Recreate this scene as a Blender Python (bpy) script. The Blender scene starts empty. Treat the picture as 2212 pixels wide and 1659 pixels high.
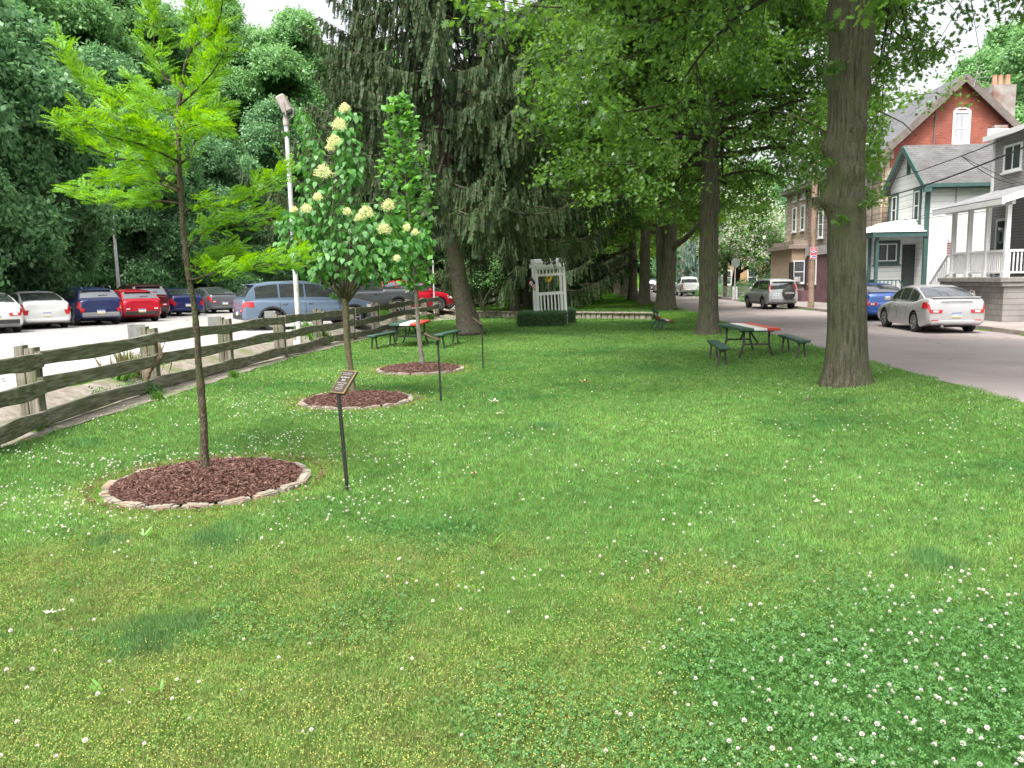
import bpy, bmesh, math, random
import numpy as np
from mathutils import Vector, Matrix

SC = bpy.context.scene
COL = SC.collection
R = math.radians

# ------------------------------------------------------------------ camera
F_PX = 1720.0                      # focal length in pixels of a 2212 px wide picture
CAM_H = 2.0
PITCH = math.atan((829.5 - 605.0) / F_PX)
ROLL = R(-0.95)
cam_data = bpy.data.cameras.new('camera')
cam_data.sensor_fit = 'HORIZONTAL'
cam_data.sensor_width = 36.0
cam_data.lens = 36.0 * F_PX / 2212.0
cam_data.clip_start = 0.1
cam_data.clip_end = 2000.0
cam = bpy.data.objects.new('camera', cam_data)
COL.objects.link(cam)
CAM_M = Matrix.Rotation(math.pi / 2 - PITCH, 4, 'X') @ Matrix.Rotation(ROLL, 4, 'Z')
cam.matrix_world = Matrix.Translation((0, 0, CAM_H)) @ CAM_M
SC.camera = cam

def ray(px, py):
    return (CAM_M.to_3x3() @ Vector(((px - 1106.0) / F_PX, (829.5 - py) / F_PX, -1.0)))
def P(px, py, z=0.0):              # point of the photograph on the level z
    d = ray(px, py)
    t = (z - CAM_H) / d.z
    return Vector((d.x * t, d.y * t, z))
def PD(px, py, y):                 # point of the photograph at forward distance y
    d = ray(px, py)
    t = y / d.y
    return Vector((d.x * t, y, CAM_H + d.z * t))

# ------------------------------------------------------------------ light
SUN_EL, SUN_AZ = R(62), R(205)     # azimuth clockwise from +Y
w = bpy.data.worlds.new('World')
SC.world = w
w.use_nodes = True
nt = w.node_tree
for n in list(nt.nodes): nt.nodes.remove(n)
sky = nt.nodes.new('ShaderNodeTexSky')
sky.sky_type = 'NISHITA'
sky.sun_disc = False
sky.sun_elevation = SUN_EL
sky.sun_rotation = SUN_AZ
sky.air_density = 1.0
sky.dust_density = 6.0
sky.ozone_density = 1.0
hsv = nt.nodes.new('ShaderNodeHueSaturation')
hsv.inputs['Saturation'].default_value = 0.18      # a bright overcast sky
bg = nt.nodes.new('ShaderNodeBackground')
bg.inputs['Strength'].default_value = 0.15
wo = nt.nodes.new('ShaderNodeOutputWorld')
nt.links.new(sky.outputs[0], hsv.inputs['Color'])
nt.links.new(hsv.outputs[0], bg.inputs['Color'])
nt.links.new(bg.outputs[0], wo.inputs['Surface'])
sl = bpy.data.lights.new('sun', 'SUN')
sl.energy = 1.5
sl.angle = R(10)
sl.color = (1.0, 0.96, 0.88)
so = bpy.data.objects.new('sun', sl)
COL.objects.link(so)
sd = Vector((math.sin(SUN_AZ) * math.cos(SUN_EL), math.cos(SUN_AZ) * math.cos(SUN_EL), math.sin(SUN_EL)))
so.rotation_euler = sd.to_track_quat('Z', 'Y').to_euler()
so.location = sd * 60
SC.view_settings.view_transform = 'Standard'
SC.view_settings.look = 'None'
SC.view_settings.exposure = 1.38
SC.view_settings.gamma = 1.0
SC.view_settings.use_curve_mapping = False
SC.cycles.max_bounces = 8
SC.cycles.diffuse_bounces = 5
SC.cycles.glossy_bounces = 2
SC.cycles.transmission_bounces = 3
SC.cycles.transparent_max_bounces = 4
SC.cycles.use_denoising = True

# ------------------------------------------------------------------ tagging helpers
def tag(o, label=None, cat=None, group=None, kind=None):
    if label: o['label'] = label
    if cat: o['category'] = cat
    if group: o['group'] = group
    if kind: o['kind'] = kind
    return o
def empty(name, loc=(0, 0, 0), rz=0.0, label=None, cat=None, group=None):
    o = bpy.data.objects.new(name, None)
    o.empty_display_size = 0.2
    COL.objects.link(o)
    o.location = loc
    o.rotation_euler = (0, 0, rz)
    return tag(o, label, cat, group)
def link(name, me, parent=None, loc=None):
    o = bpy.data.objects.new(name, me)
    COL.objects.link(o)
    if parent is not None: o.parent = parent
    if loc is not None: o.location = loc
    return o
def copy_tree(o, parent=None):
    c = o.copy(); COL.objects.link(c)
    if parent is not None: c.parent = parent
    for ch in list(o.children): copy_tree(ch, c)
    return c

# ------------------------------------------------------------------ materials
MATS = {}
def newmat(name):
    m = bpy.data.materials.new(name)
    m.use_nodes = True
    nt = m.node_tree
    for n in list(nt.nodes): nt.nodes.remove(n)
    out = nt.nodes.new('ShaderNodeOutputMaterial')
    return m, nt, out
def N(nt, t, **kw):
    n = nt.nodes.new(t)
    for k, v in kw.items():
        if k in n.inputs.keys(): n.inputs[k].default_value = v
        else: setattr(n, k, v)
    return n
def rgba(c): return (c[0], c[1], c[2], 1.0)
def mat(name, c1, c2=None, scale=6.0, rough=0.7, metal=0.0, stretch=(1, 1, 1), bump=0.0, bscale=None,
        detail=4.0, lo=0.35, hi=0.65, coat=0.0, spec=0.5, coord='Object', c3=None, scale3=1.0):
    """principled material with one or two noise-driven colour changes and a noise bump"""
    if name in MATS: return MATS[name]
    m, nt, out = newmat(name)
    b = N(nt, 'ShaderNodeBsdfPrincipled')
    b.inputs['Roughness'].default_value = rough
    b.inputs['Metallic'].default_value = metal
    b.inputs['Coat Weight'].default_value = coat
    b.inputs['Specular IOR Level'].default_value = spec
    nt.links.new(b.outputs[0], out.inputs['Surface'])
    tc = N(nt, 'ShaderNodeTexCoord')
    mp = N(nt, 'ShaderNodeMapping')
    mp.inputs['Scale'].default_value = stretch
    nt.links.new(tc.outputs[coord], mp.inputs[0])
    if c2 is None:
        c2 = tuple(min(1, v * 0.86) for v in c1)
    no = N(nt, 'ShaderNodeTexNoise'); no.inputs['Scale'].default_value = scale; no.inputs['Detail'].default_value = detail
    nt.links.new(mp.outputs[0], no.inputs['Vector'])
    cr = N(nt, 'ShaderNodeValToRGB')
    cr.color_ramp.elements[0].position = lo; cr.color_ramp.elements[0].color = rgba(c1)
    cr.color_ramp.elements[1].position = hi; cr.color_ramp.elements[1].color = rgba(c2)
    nt.links.new(no.outputs['Fac'], cr.inputs[0])
    src = cr.outputs[0]
    if c3 is not None:
        n3 = N(nt, 'ShaderNodeTexNoise'); n3.inputs['Scale'].default_value = scale3; n3.inputs['Detail'].default_value = 3
        nt.links.new(tc.outputs[coord], n3.inputs['Vector'])
        r3 = N(nt, 'ShaderNodeValToRGB'); r3.color_ramp.elements[0].position = 0.5; r3.color_ramp.elements[1].position = 0.66
        nt.links.new(n3.outputs['Fac'], r3.inputs[0])
        mx = N(nt, 'ShaderNodeMixRGB'); nt.links.new(r3.outputs[0], mx.inputs[0])
        nt.links.new(src, mx.inputs[1]); mx.inputs[2].default_value = rgba(c3)
        src = mx.outputs[0]
    nt.links.new(src, b.inputs['Base Color'])
    if bump > 0:
        nb = N(nt, 'ShaderNodeTexNoise'); nb.inputs['Scale'].default_value = bscale or scale * 2; nb.inputs['Detail'].default_value = 5
        nt.links.new(mp.outputs[0], nb.inputs['Vector'])
        bp = N(nt, 'ShaderNodeBump'); bp.inputs['Strength'].default_value = bump; bp.inputs['Distance'].default_value = 0.02
        nt.links.new(nb.outputs['Fac'], bp.inputs['Height'])
        nt.links.new(bp.outputs[0], b.inputs['Normal'])
    MATS[name] = m
    return m
def add_cracks(m, scale, dark, width=0.02):
    """irregular cracks, tar seams and oil stains in asphalt"""
    nt = m.node_tree; b = [n for n in nt.nodes if n.type == 'BSDF_PRINCIPLED'][0]; src = b.inputs['Base Color'].links[0].from_socket
    tc = N(nt, 'ShaderNodeTexCoord'); nz = N(nt, 'ShaderNodeTexNoise'); nz.inputs['Scale'].default_value = 0.8; nz.inputs['Detail'].default_value = 6
    nt.links.new(tc.outputs['Object'], nz.inputs['Vector'])
    ad = N(nt, 'ShaderNodeVectorMath', operation='MULTIPLY_ADD'); nt.links.new(nz.outputs['Color'], ad.inputs[0]); ad.inputs[1].default_value = (1.6, 1.6, 0); nt.links.new(tc.outputs['Object'], ad.inputs[2])
    vo = N(nt, 'ShaderNodeTexVoronoi', feature='DISTANCE_TO_EDGE'); vo.inputs['Scale'].default_value = scale; nt.links.new(ad.outputs[0], vo.inputs['Vector'])
    lt = N(nt, 'ShaderNodeMath', operation='LESS_THAN'); lt.inputs[1].default_value = width * scale; nt.links.new(vo.outputs['Distance'], lt.inputs[0])
    n2 = N(nt, 'ShaderNodeTexNoise'); n2.inputs['Scale'].default_value = 0.35; n2.inputs['Detail'].default_value = 3; nt.links.new(tc.outputs['Object'], n2.inputs['Vector'])
    gt = N(nt, 'ShaderNodeMath', operation='GREATER_THAN'); gt.inputs[1].default_value = 0.52; nt.links.new(n2.outputs['Fac'], gt.inputs[0])
    mu = N(nt, 'ShaderNodeMath', operation='MULTIPLY'); nt.links.new(lt.outputs[0], mu.inputs[0]); nt.links.new(gt.outputs[0], mu.inputs[1])
    n3 = N(nt, 'ShaderNodeTexNoise'); n3.inputs['Scale'].default_value = 1.6; n3.inputs['Detail'].default_value = 2; nt.links.new(tc.outputs['Object'], n3.inputs['Vector'])
    mr = N(nt, 'ShaderNodeMapRange'); mr.inputs['From Min'].default_value = 0.66; mr.inputs['From Max'].default_value = 0.76; mr.inputs['To Max'].default_value = 0.5; nt.links.new(n3.outputs['Fac'], mr.inputs[0])
    mxx = N(nt, 'ShaderNodeMath', operation='MAXIMUM'); nt.links.new(mu.outputs[0], mxx.inputs[0]); nt.links.new(mr.outputs[0], mxx.inputs[1])
    mx = N(nt, 'ShaderNodeMixRGB'); nt.links.new(mxx.outputs[0], mx.inputs[0]); nt.links.new(src, mx.inputs[1]); mx.inputs[2].default_value = rgba(dark); nt.links.new(mx.outputs[0], b.inputs['Base Color'])
def leaf_mat(name, cols, trans=0.35, gloss=0.08, attr=False, rough=0.45):
    """leaf colours picked per leaf, light passing through the blade"""
    if name in MATS: return MATS[name]
    m, nt, out = newmat(name)
    geo = N(nt, 'ShaderNodeNewGeometry')
    cr = N(nt, 'ShaderNodeValToRGB')
    els = cr.color_ramp.elements
    while len(els) < len(cols): els.new(0.5)
    for i, c in enumerate(cols):
        els[i].position = i / max(1, len(cols) - 1); els[i].color = rgba(c)
    nt.links.new(geo.outputs['Random Per Island'], cr.inputs[0])
    colr = cr.outputs[0]
    if attr:
        at = N(nt, 'ShaderNodeAttribute'); at.attribute_name = 'tint'
        mx = N(nt, 'ShaderNodeMixRGB', blend_type='MULTIPLY'); mx.inputs[0].default_value = 1.0
        nt.links.new(colr, mx.inputs[1]); nt.links.new(at.outputs['Color'], mx.inputs[2]); colr = mx.outputs[0]
    d = N(nt, 'ShaderNodeBsdfDiffuse'); t = N(nt, 'ShaderNodeBsdfTranslucent'); g = N(nt, 'ShaderNodeBsdfGlossy')
    g.inputs['Roughness'].default_value = rough
    g.inputs['Color'].default_value = (0.8, 0.9, 0.85, 1)
    hs = N(nt, 'ShaderNodeHueSaturation'); hs.inputs['Hue'].default_value = 0.485; hs.inputs['Saturation'].default_value = 1.1; hs.inputs['Value'].default_value = 1.5
    nt.links.new(colr, hs.inputs['Color'])
    nt.links.new(colr, d.inputs['Color']); nt.links.new(hs.outputs[0], t.inputs['Color'])
    m1 = N(nt, 'ShaderNodeMixShader'); m1.inputs[0].default_value = trans
    nt.links.new(d.outputs[0], m1.inputs[1]); nt.links.new(t.outputs[0], m1.inputs[2])
    m2 = N(nt, 'ShaderNodeMixShader'); m2.inputs[0].default_value = gloss
    nt.links.new(m1.outputs[0], m2.inputs[1]); nt.links.new(g.outputs[0], m2.inputs[2])
    nt.links.new(m2.outputs[0], out.inputs['Surface'])
    MATS[name] = m
    return m
def wave_mat(name, c1, c2, axis='Z', period=0.12, width=0.12, rough=0.6, c3=None):
    """boards or courses: thin dark joints every `period` metres along an axis"""
    if name in MATS: return MATS[name]
    m = mat(name, c1, tuple(v * 0.93 for v in c1), scale=3, rough=rough, c3=c3, scale3=0.8)
    nt = m.node_tree
    b = [n for n in nt.nodes if n.type == 'BSDF_PRINCIPLED'][0]
    src = b.inputs['Base Color'].links[0].from_socket
    tc = N(nt, 'ShaderNodeTexCoord'); sp = N(nt, 'ShaderNodeSeparateXYZ')
    nt.links.new(tc.outputs['Object'], sp.inputs[0])
    dv = N(nt, 'ShaderNodeMath', operation='DIVIDE'); nt.links.new(sp.outputs[axis], dv.inputs[0]); dv.inputs[1].default_value = period
    fr = N(nt, 'ShaderNodeMath', operation='FRACT'); nt.links.new(dv.outputs[0], fr.inputs[0])
    lt = N(nt, 'ShaderNodeMath', operation='LESS_THAN'); nt.links.new(fr.outputs[0], lt.inputs[0]); lt.inputs[1].default_value = width
    mx = N(nt, 'ShaderNodeMixRGB'); nt.links.new(lt.outputs[0], mx.inputs[0]); nt.links.new(src, mx.inputs[1]); mx.inputs[2].default_value = rgba(c2)
    nt.links.new(mx.outputs[0], b.inputs['Base Color'])
    bp = N(nt, 'ShaderNodeBump'); bp.inputs['Strength'].default_value = 0.5; bp.inputs['Distance'].default_value = 0.02
    nt.links.new(fr.outputs[0], bp.inputs['Height']); nt.links.new(bp.outputs[0], b.inputs['Normal'])
    return m
def brick_mat(name, c1, c2, cm, w, h, mortar=0.012, plane='XZ', rough=0.85, bias=0.0):
    if name in MATS: return MATS[name]
    m, nt, out = newmat(name)
    b = N(nt, 'ShaderNodeBsdfPrincipled'); b.inputs['Roughness'].default_value = rough
    nt.links.new(b.outputs[0], out.inputs['Surface'])
    tc = N(nt, 'ShaderNodeTexCoord'); sp = N(nt, 'ShaderNodeSeparateXYZ'); cb = N(nt, 'ShaderNodeCombineXYZ')
    nt.links.new(tc.outputs['Object'], sp.inputs[0])
    nt.links.new(sp.outputs[plane[0]], cb.inputs[0]); nt.links.new(sp.outputs[plane[1]], cb.inputs[1])
    br = N(nt, 'ShaderNodeTexBrick')
    br.inputs['Scale'].default_value = 1.0; br.inputs['Brick Width'].default_value = w; br.inputs['Row Height'].default_value = h
    br.inputs['Mortar Size'].default_value = mortar; br.inputs['Color1'].default_value = rgba(c1); br.inputs['Color2'].default_value = rgba(c2)
    br.inputs['Mortar'].default_value = rgba(cm); br.inputs['Bias'].default_value = bias
    nt.links.new(cb.outputs[0], br.inputs['Vector'])
    no = N(nt, 'ShaderNodeTexNoise'); no.inputs['Scale'].default_value = 1.3; no.inputs['Detail'].default_value = 5
    nt.links.new(tc.outputs['Object'], no.inputs['Vector'])
    mr = N(nt, 'ShaderNodeMapRange'); mr.inputs['From Min'].default_value = 0.3; mr.inputs['From Max'].default_value = 0.7
    mr.inputs['To Min'].default_value = 0.78; mr.inputs['To Max'].default_value = 1.2
    nt.links.new(no.outputs['Fac'], mr.inputs[0])
    mx = N(nt, 'ShaderNodeMixRGB', blend_type='MULTIPLY'); mx.inputs[0].default_value = 1.0
    nt.links.new(br.outputs['Color'], mx.inputs[1]); nt.links.new(mr.outputs[0], mx.inputs[2])
    nt.links.new(mx.outputs[0], b.inputs['Base Color'])
    bp = N(nt, 'ShaderNodeBump'); bp.inputs['Strength'].default_value = 0.6; bp.inputs['Distance'].default_value = 0.015; bp.invert = True
    nt.links.new(br.outputs['Fac'], bp.inputs['Height']); nt.links.new(bp.outputs[0], b.inputs['Normal'])
    MATS[name] = m
    return m
def bark_mat(name, c1, c2, c3=None, vs=0.18, scale=14, bump=1.0):
    if name in MATS: return MATS[name]
    m, nt, out = newmat(name)
    b = N(nt, 'ShaderNodeBsdfPrincipled'); b.inputs['Roughness'].default_value = 0.9; b.inputs['Specular IOR Level'].default_value = 0.2
    nt.links.new(b.outputs[0], out.inputs['Surface'])
    tc = N(nt, 'ShaderNodeTexCoord'); mp = N(nt, 'ShaderNodeMapping'); mp.inputs['Scale'].default_value = (1, 1, vs)
    nt.links.new(tc.outputs['Object'], mp.inputs[0])
    no = N(nt, 'ShaderNodeTexNoise'); no.inputs['Scale'].default_value = scale; no.inputs['Detail'].default_value = 7; no.inputs['Roughness'].default_value = 0.62
    nt.links.new(mp.outputs[0], no.inputs['Vector'])
    vo = N(nt, 'ShaderNodeTexVoronoi', feature='DISTANCE_TO_EDGE'); vo.inputs['Scale'].default_value = scale * 2.6
    nt.links.new(mp.outputs[0], vo.inputs['Vector'])
    cr = N(nt, 'ShaderNodeValToRGB'); e = cr.color_ramp.elements
    e[0].position = 0.32; e[0].color = rgba(c1); e[1].position = 0.68; e[1].color = rgba(c2)
    nt.links.new(no.outputs['Fac'], cr.inputs[0])
    src = cr.outputs[0]
    mrr = N(nt, 'ShaderNodeMapRange'); mrr.inputs['From Max'].default_value = 0.12; mrr.inputs['To Min'].default_value = 0.6
    nt.links.new(vo.outputs['Distance'], mrr.inputs[0])
    mm = N(nt, 'ShaderNodeMixRGB', blend_type='MULTIPLY'); mm.inputs[0].default_value = 1.0
    nt.links.new(src, mm.inputs[1]); nt.links.new(mrr.outputs[0], mm.inputs[2]); src = mm.outputs[0]
    if c3 is not None:
        n3 = N(nt, 'ShaderNodeTexNoise'); n3.inputs['Scale'].default_value = 2.2; n3.inputs['Detail'].default_value = 8
        nt.links.new(tc.outputs['Object'], n3.inputs['Vector'])
        r3 = N(nt, 'ShaderNodeValToRGB'); r3.color_ramp.elements[0].position = 0.5; r3.color_ramp.elements[1].position = 0.72
        nt.links.new(n3.outputs['Fac'], r3.inputs[0])
        mx = N(nt, 'ShaderNodeMixRGB'); nt.links.new(r3.outputs[0], mx.inputs[0]); nt.links.new(src, mx.inputs[1]); mx.inputs[2].default_value = rgba(c3); src = mx.outputs[0]
    nt.links.new(src, b.inputs['Base Color'])
    ad = N(nt, 'ShaderNodeMath', operation='ADD'); nt.links.new(no.outputs['Fac'], ad.inputs[0]); nt.links.new(vo.outputs['Distance'], ad.inputs[1])
    bp = N(nt, 'ShaderNodeBump'); bp.inputs['Strength'].default_value = bump; bp.inputs['Distance'].default_value = 0.03
    nt.links.new(ad.outputs[0], bp.inputs['Height']); nt.links.new(bp.outputs[0], b.inputs['Normal'])
    MATS[name] = m
    return m

# ------------------------------------------------------------------ mesh helpers
class MB:
    def __init__(s): s.v = []; s.f = []; s.m = []
    def add(s, vs, fs, mi=0):
        o = len(s.v); s.v += [tuple(p) for p in vs]; s.f += [tuple(i + o for i in f) for f in fs]; s.m += [mi] * len(fs)
    def box(s, c, size, M=None, mi=0):
        x, y, z = [k / 2 for k in size]
        vs = [Vector((a, b, d)) for a in (-x, x) for b in (-y, y) for d in (-z, z)]
        if M is not None: vs = [M @ q for q in vs]
        c = Vector(c)
        s.add([q + c for q in vs], [(0, 1, 3, 2), (4, 6, 7, 5), (0, 4, 5, 1), (2, 3, 7, 6), (0, 2, 6, 4), (1, 5, 7, 3)], mi)
    def rbox(s, c, size, r=0.02, M=None, mi=0):       # box with chamfered edges
        bm = bmesh.new(); bmesh.ops.create_cube(bm, size=1.0)
        for q in bm.verts: q.co = Vector((q.co.x * size[0], q.co.y * size[1], q.co.z * size[2]))
        bmesh.ops.bevel(bm, geom=bm.edges[:], offset=min(r, min(size) * 0.45), segments=1, affect='EDGES')
        if M is not None:
            for q in bm.verts: q.co = M @ q.co
        s.bm(bm, c, mi)
    def bm(s, bm, c=(0, 0, 0), mi=0):
        bm.verts.index_update(); c = Vector(c)
        s.add([q.co + c for q in bm.verts], [[q.index for q in f.verts] for f in bm.faces], mi); bm.free()
    def bar(s, a, b, w, h, mi=0, up=(0, 0, 1), r=0.0):
        a = Vector(a); b = Vector(b); d = (b - a); L = d.length
        if L < 1e-6: return
        d.normalize(); u = Vector(up)
        if abs(d.dot(u)) > 0.98: u = Vector((0, 1, 0))
        side = d.cross(u).normalized(); u2 = side.cross(d).normalized()
        M = Matrix((d, side, u2)).transposed()
        (s.rbox if r else s.box)(*(((a + b) / 2, (L, w, h), r, M, mi) if r else ((a + b) / 2, (L, w, h), M, mi)))
    def tube(s, pts, rad, n=8, mi=0, cap=True, jitter=0.0, rng=None):
        pts = [Vector(p) for p in pts]
        if not hasattr(rad, '__len__'): rad = [rad] * len(pts)
        o = len(s.v); k = len(pts)
        ref = Vector((1, 0, 0)) if abs((pts[-1] - pts[0]).normalized().x) < 0.9 else Vector((0, 1, 0))
        for i, p in enumerate(pts):
            t = (pts[min(i + 1, k - 1)] - pts[max(i - 1, 0)])
            t = t.normalized() if t.length > 1e-9 else Vector((0, 0, 1))
            a = (ref - t * ref.dot(t)).normalized(); b = t.cross(a)
            for j in range(n):
                an = 2 * math.pi * j / n; rr = rad[i] * (1 + (rng.uniform(-jitter, jitter) if rng else 0))
                s.v.append(tuple(p + (a * math.cos(an) + b * math.sin(an)) * rr))
        for i in range(k - 1):
            for j in range(n):
                s.f.append((o + i * n + j, o + i * n + (j + 1) % n, o + (i + 1) * n + (j + 1) % n, o + (i + 1) * n + j)); s.m.append(mi)
        if cap:
            s.f.append(tuple(o + j for j in range(n))[::-1]); s.m.append(mi)
            s.f.append(tuple(o + (k - 1) * n + j for j in range(n))); s.m.append(mi)
    def quad(s, a, b, c, d, mi=0): s.add([a, b, c, d], [(0, 1, 2, 3)], mi)
    def prism(s, poly, h, M=None, off=(0, 0, 0), mi=0):  # poly in XY raised by h in Z, then M
        n = len(poly); vs = [Vector((x, y, 0)) for x, y in poly] + [Vector((x, y, h)) for x, y in poly]
        if M is not None: vs = [M @ q for q in vs]
        off = Vector(off)
        s.add([q + off for q in vs], [tuple(range(n))[::-1], tuple(range(n, 2 * n))] + [(i, (i + 1) % n, n + (i + 1) % n, n + i) for i in range(n)], mi)
    def mesh(s, name, mats, smooth=False, angle=None):
        me = bpy.data.meshes.new(name); me.from_pydata(s.v, [], s.f)
        if not isinstance(mats, (list, tuple)): mats = [mats]
        for q in mats: me.materials.append(q)
        if len(mats) > 1: me.polygons.foreach_set('material_index', s.m)
        me.update()
        if smooth:
            me.polygons.foreach_set('use_smooth', [True] * len(me.polygons))
            if angle: me.set_sharp_from_angle(angle=R(angle))
        return me
    def build(s, name, mats, parent=None, smooth=False, angle=None, loc=None):
        return link(name, s.mesh(name, mats, smooth, angle), parent, loc)

def fast_mesh(name, V, Fc, mats, tint=None, smooth=False):
    """V (n,3) float array, Fc (m,k) int array of equal-sized polygons"""
    me = bpy.data.meshes.new(name)
    m, k = Fc.shape
    me.vertices.add(len(V)); me.vertices.foreach_set('co', np.ascontiguousarray(V, dtype=np.float32).ravel())
    me.loops.add(m * k); me.loops.foreach_set('vertex_index', np.ascontiguousarray(Fc, dtype=np.int32).ravel())
    me.polygons.add(m)
    me.polygons.foreach_set('loop_start', np.arange(0, m * k, k, dtype=np.int32))
    try: me.polygons.foreach_set('loop_total', np.full(m, k, dtype=np.int32))
    except Exception: pass
    if tint is not None:
        at = me.attributes.new('tint', 'FLOAT_COLOR', 'POINT')
        t4 = np.ones((len(V), 4), dtype=np.float32); t4[:, :3] = tint
        at.data.foreach_set('color', t4.ravel())
    if not isinstance(mats, (list, tuple)): mats = [mats]
    for q in mats: me.materials.append(q)
    me.update(calc_edges=True)
    if smooth: me.polygons.foreach_set('use_smooth', [True] * m)
    return me
def norm(a): return a / np.maximum(np.linalg.norm(a, axis=1, keepdims=True), 1e-9)
def scatter(tv, tf, pos, ax, nr, size, tint=None):
    """copies of a template (tv: (t,3) along, across, up; tf: (f,k)) at pos with axis ax, facing nr"""
    ax = norm(ax); nr = norm(nr - ax * np.sum(nr * ax, 1, keepdims=True)); sd = np.cross(nr, ax)
    n, t = len(pos), len(tv); size = np.asarray(size, dtype=float).reshape(-1, 1, 1)
    V = pos[:, None, :] + size * (tv[None, :, 0:1] * ax[:, None, :] + tv[None, :, 1:2] * sd[:, None, :] + tv[None, :, 2:3] * nr[:, None, :])
    Fc = tf[None] + (np.arange(n) * t)[:, None, None]
    tn = None if tint is None else np.repeat(tint, t, axis=0)
    return V.reshape(-1, 3), Fc.reshape(-1, tf.shape[1]), tn
def vnoise(x, y, scale, seed=0):
    """smooth value noise in 0..1"""
    x = np.asarray(x, float) / scale; y = np.asarray(y, float) / scale
    xi = np.floor(x).astype(np.int64); yi = np.floor(y).astype(np.int64); fx = x - xi; fy = y - yi
    fx = fx * fx * (3 - 2 * fx); fy = fy * fy * (3 - 2 * fy)
    def h(a, b):
        q = (a * 374761393 + b * 668265263 + seed * 1442695041) & 0xffffffff
        q = ((q ^ (q >> 13)) * 1274126177) & 0xffffffff
        return ((q ^ (q >> 16)) & 0xffff) / 65535.0
    return (h(xi, yi) * (1 - fx) + h(xi + 1, yi) * fx) * (1 - fy) + (h(xi, yi + 1) * (1 - fx) + h(xi + 1, yi + 1) * fx) * fy
def fbm(x, y, scale, seed=0): return 0.55 * vnoise(x, y, scale, seed) + 0.3 * vnoise(x, y, scale / 2.1, seed + 7) + 0.15 * vnoise(x, y, scale / 4.3, seed + 13)

def text_mesh(txt, size, mt, parent, M, name='lettering', depth=0.003, xs=1.0):
    cu = bpy.data.curves.new('t', 'FONT'); cu.body = txt; cu.size = size; cu.extrude = depth; cu.align_x = 'CENTER'; cu.align_y = 'CENTER'
    to = bpy.data.objects.new('t', cu); COL.objects.link(to)
    dg = bpy.context.evaluated_depsgraph_get(); dg.update()
    me = bpy.data.meshes.new_from_object(to.evaluated_get(dg))
    bpy.data.objects.remove(to); bpy.data.curves.remove(cu)
    me.transform(Matrix.Diagonal((xs, 1, 1, 1))); me.materials.clear(); me.materials.append(mt)
    me.transform(M)
    return link(name, me, parent)
def axes(x, y, z, o):      # 4x4 from local axes and an origin
    M = Matrix((Vector(x), Vector(y), Vector(z))).transposed().to_4x4(); M.translation = Vector(o); return M
# ================================================================== the land
XF = ([-30, 0, 10.8, 20.7, 26.1, 28.7, 33, 41, 60, 90], [-6.6, -6.6, -6.4, -6.0, -5.35, -5.0, -4.75, -3.9, -3.2, -3.0])
XR = ([-30, 11.3, 17.2, 24.3, 32, 46.8, 58, 100, 140, 220], [5.0, 7.25, 7.6, 8.2, 8.7, 9.5, 10.2, 13.4, 17, 28])
XK = ([-30, 22.8, 26.6, 43.6, 53.7, 68, 97, 140, 220], [12.0, 14.9, 15.25, 15.9, 16.6, 17.7, 20.0, 24.0, 36])
YB = ([-90, -55, -38, -30, -22, -12, -4, 2, 6, 11, 20, 30, 60], [-10, 12, 34, 48, 58, 66, 76, 92, 122, 140, 150, 110, 90])
Z_LOT, Z_ROAD, Z_WALK = 0.40, 0.15, 0.28
def xf(y): return np.interp(y, *XF)
def xr(y): return np.interp(y, *XR)
def xk(y): return np.interp(y, *XK)
def sm(t): t = np.clip(t, 0, 1); return t * t * (3 - 2 * t)
def ywall(x): return 45.5 - (x + 4.2) * 0.609
def terrain(x, y):
    x = np.asarray(x, float); y = np.asarray(y, float)
    u = x - xf(y); v = x - xr(y)
    z = np.where(u < 0, 0.1 + 0.3 * sm(-u / 1.1), 0.1 * (1 - sm(u / 1.6)))
    z = np.where(v > -2.2, np.maximum(z, Z_ROAD * sm((v + 2.2) / 2.2)), z)
    mid = (u > 0.0) & (v < 0)
    step = sm((y - ywall(x)) / 0.5) * 0.3
    z = np.where(mid, np.maximum(z, step), z)
    k = x - xk(y)
    z = np.where(k > 0.05, Z_WALK - 0.02, z)
    z = np.where(k > 14, Z_WALK + (k - 14) * 0.22, z)
    hb = y - np.interp(x, *YB)
    z = z + np.where(hb > 0, 7.5 * (1 - np.exp(-hb * 0.045)), 0) * np.where(k > -3, sm((-k) / 3), 1)
    return z
def tz(x, y): return float(terrain(x, y))

xs = np.concatenate([np.arange(-120, -30, 5), np.arange(-30, -9, 1.0), np.arange(-9, 20, 0.25), np.arange(20, 40, 1.5), np.arange(40, 141, 8)])
ys = np.concatenate([np.arange(-20, 0, 2), np.arange(0, 56, 0.3), np.arange(56, 150, 2), np.arange(150, 320, 12)])
gx, gy = np.meshgrid(xs, ys)
gz = terrain(gx, gy)
bumps = (vnoise(gx, gy, 2.3, 3) - 0.5) * 0.05 * ((gx - xf(gy) > 1.0) & (gx - xr(gy) < -2))
gz = gz + bumps - 0.0
V = np.stack([gx.ravel(), gy.ravel(), gz.ravel()], 1)
nx, ny = len(xs), len(ys)
ii = (np.arange(ny - 1)[:, None] * nx + np.arange(nx - 1)[None]).ravel()
FQ = np.stack([ii, ii + 1, ii + nx + 1, ii + nx], 1)

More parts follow.
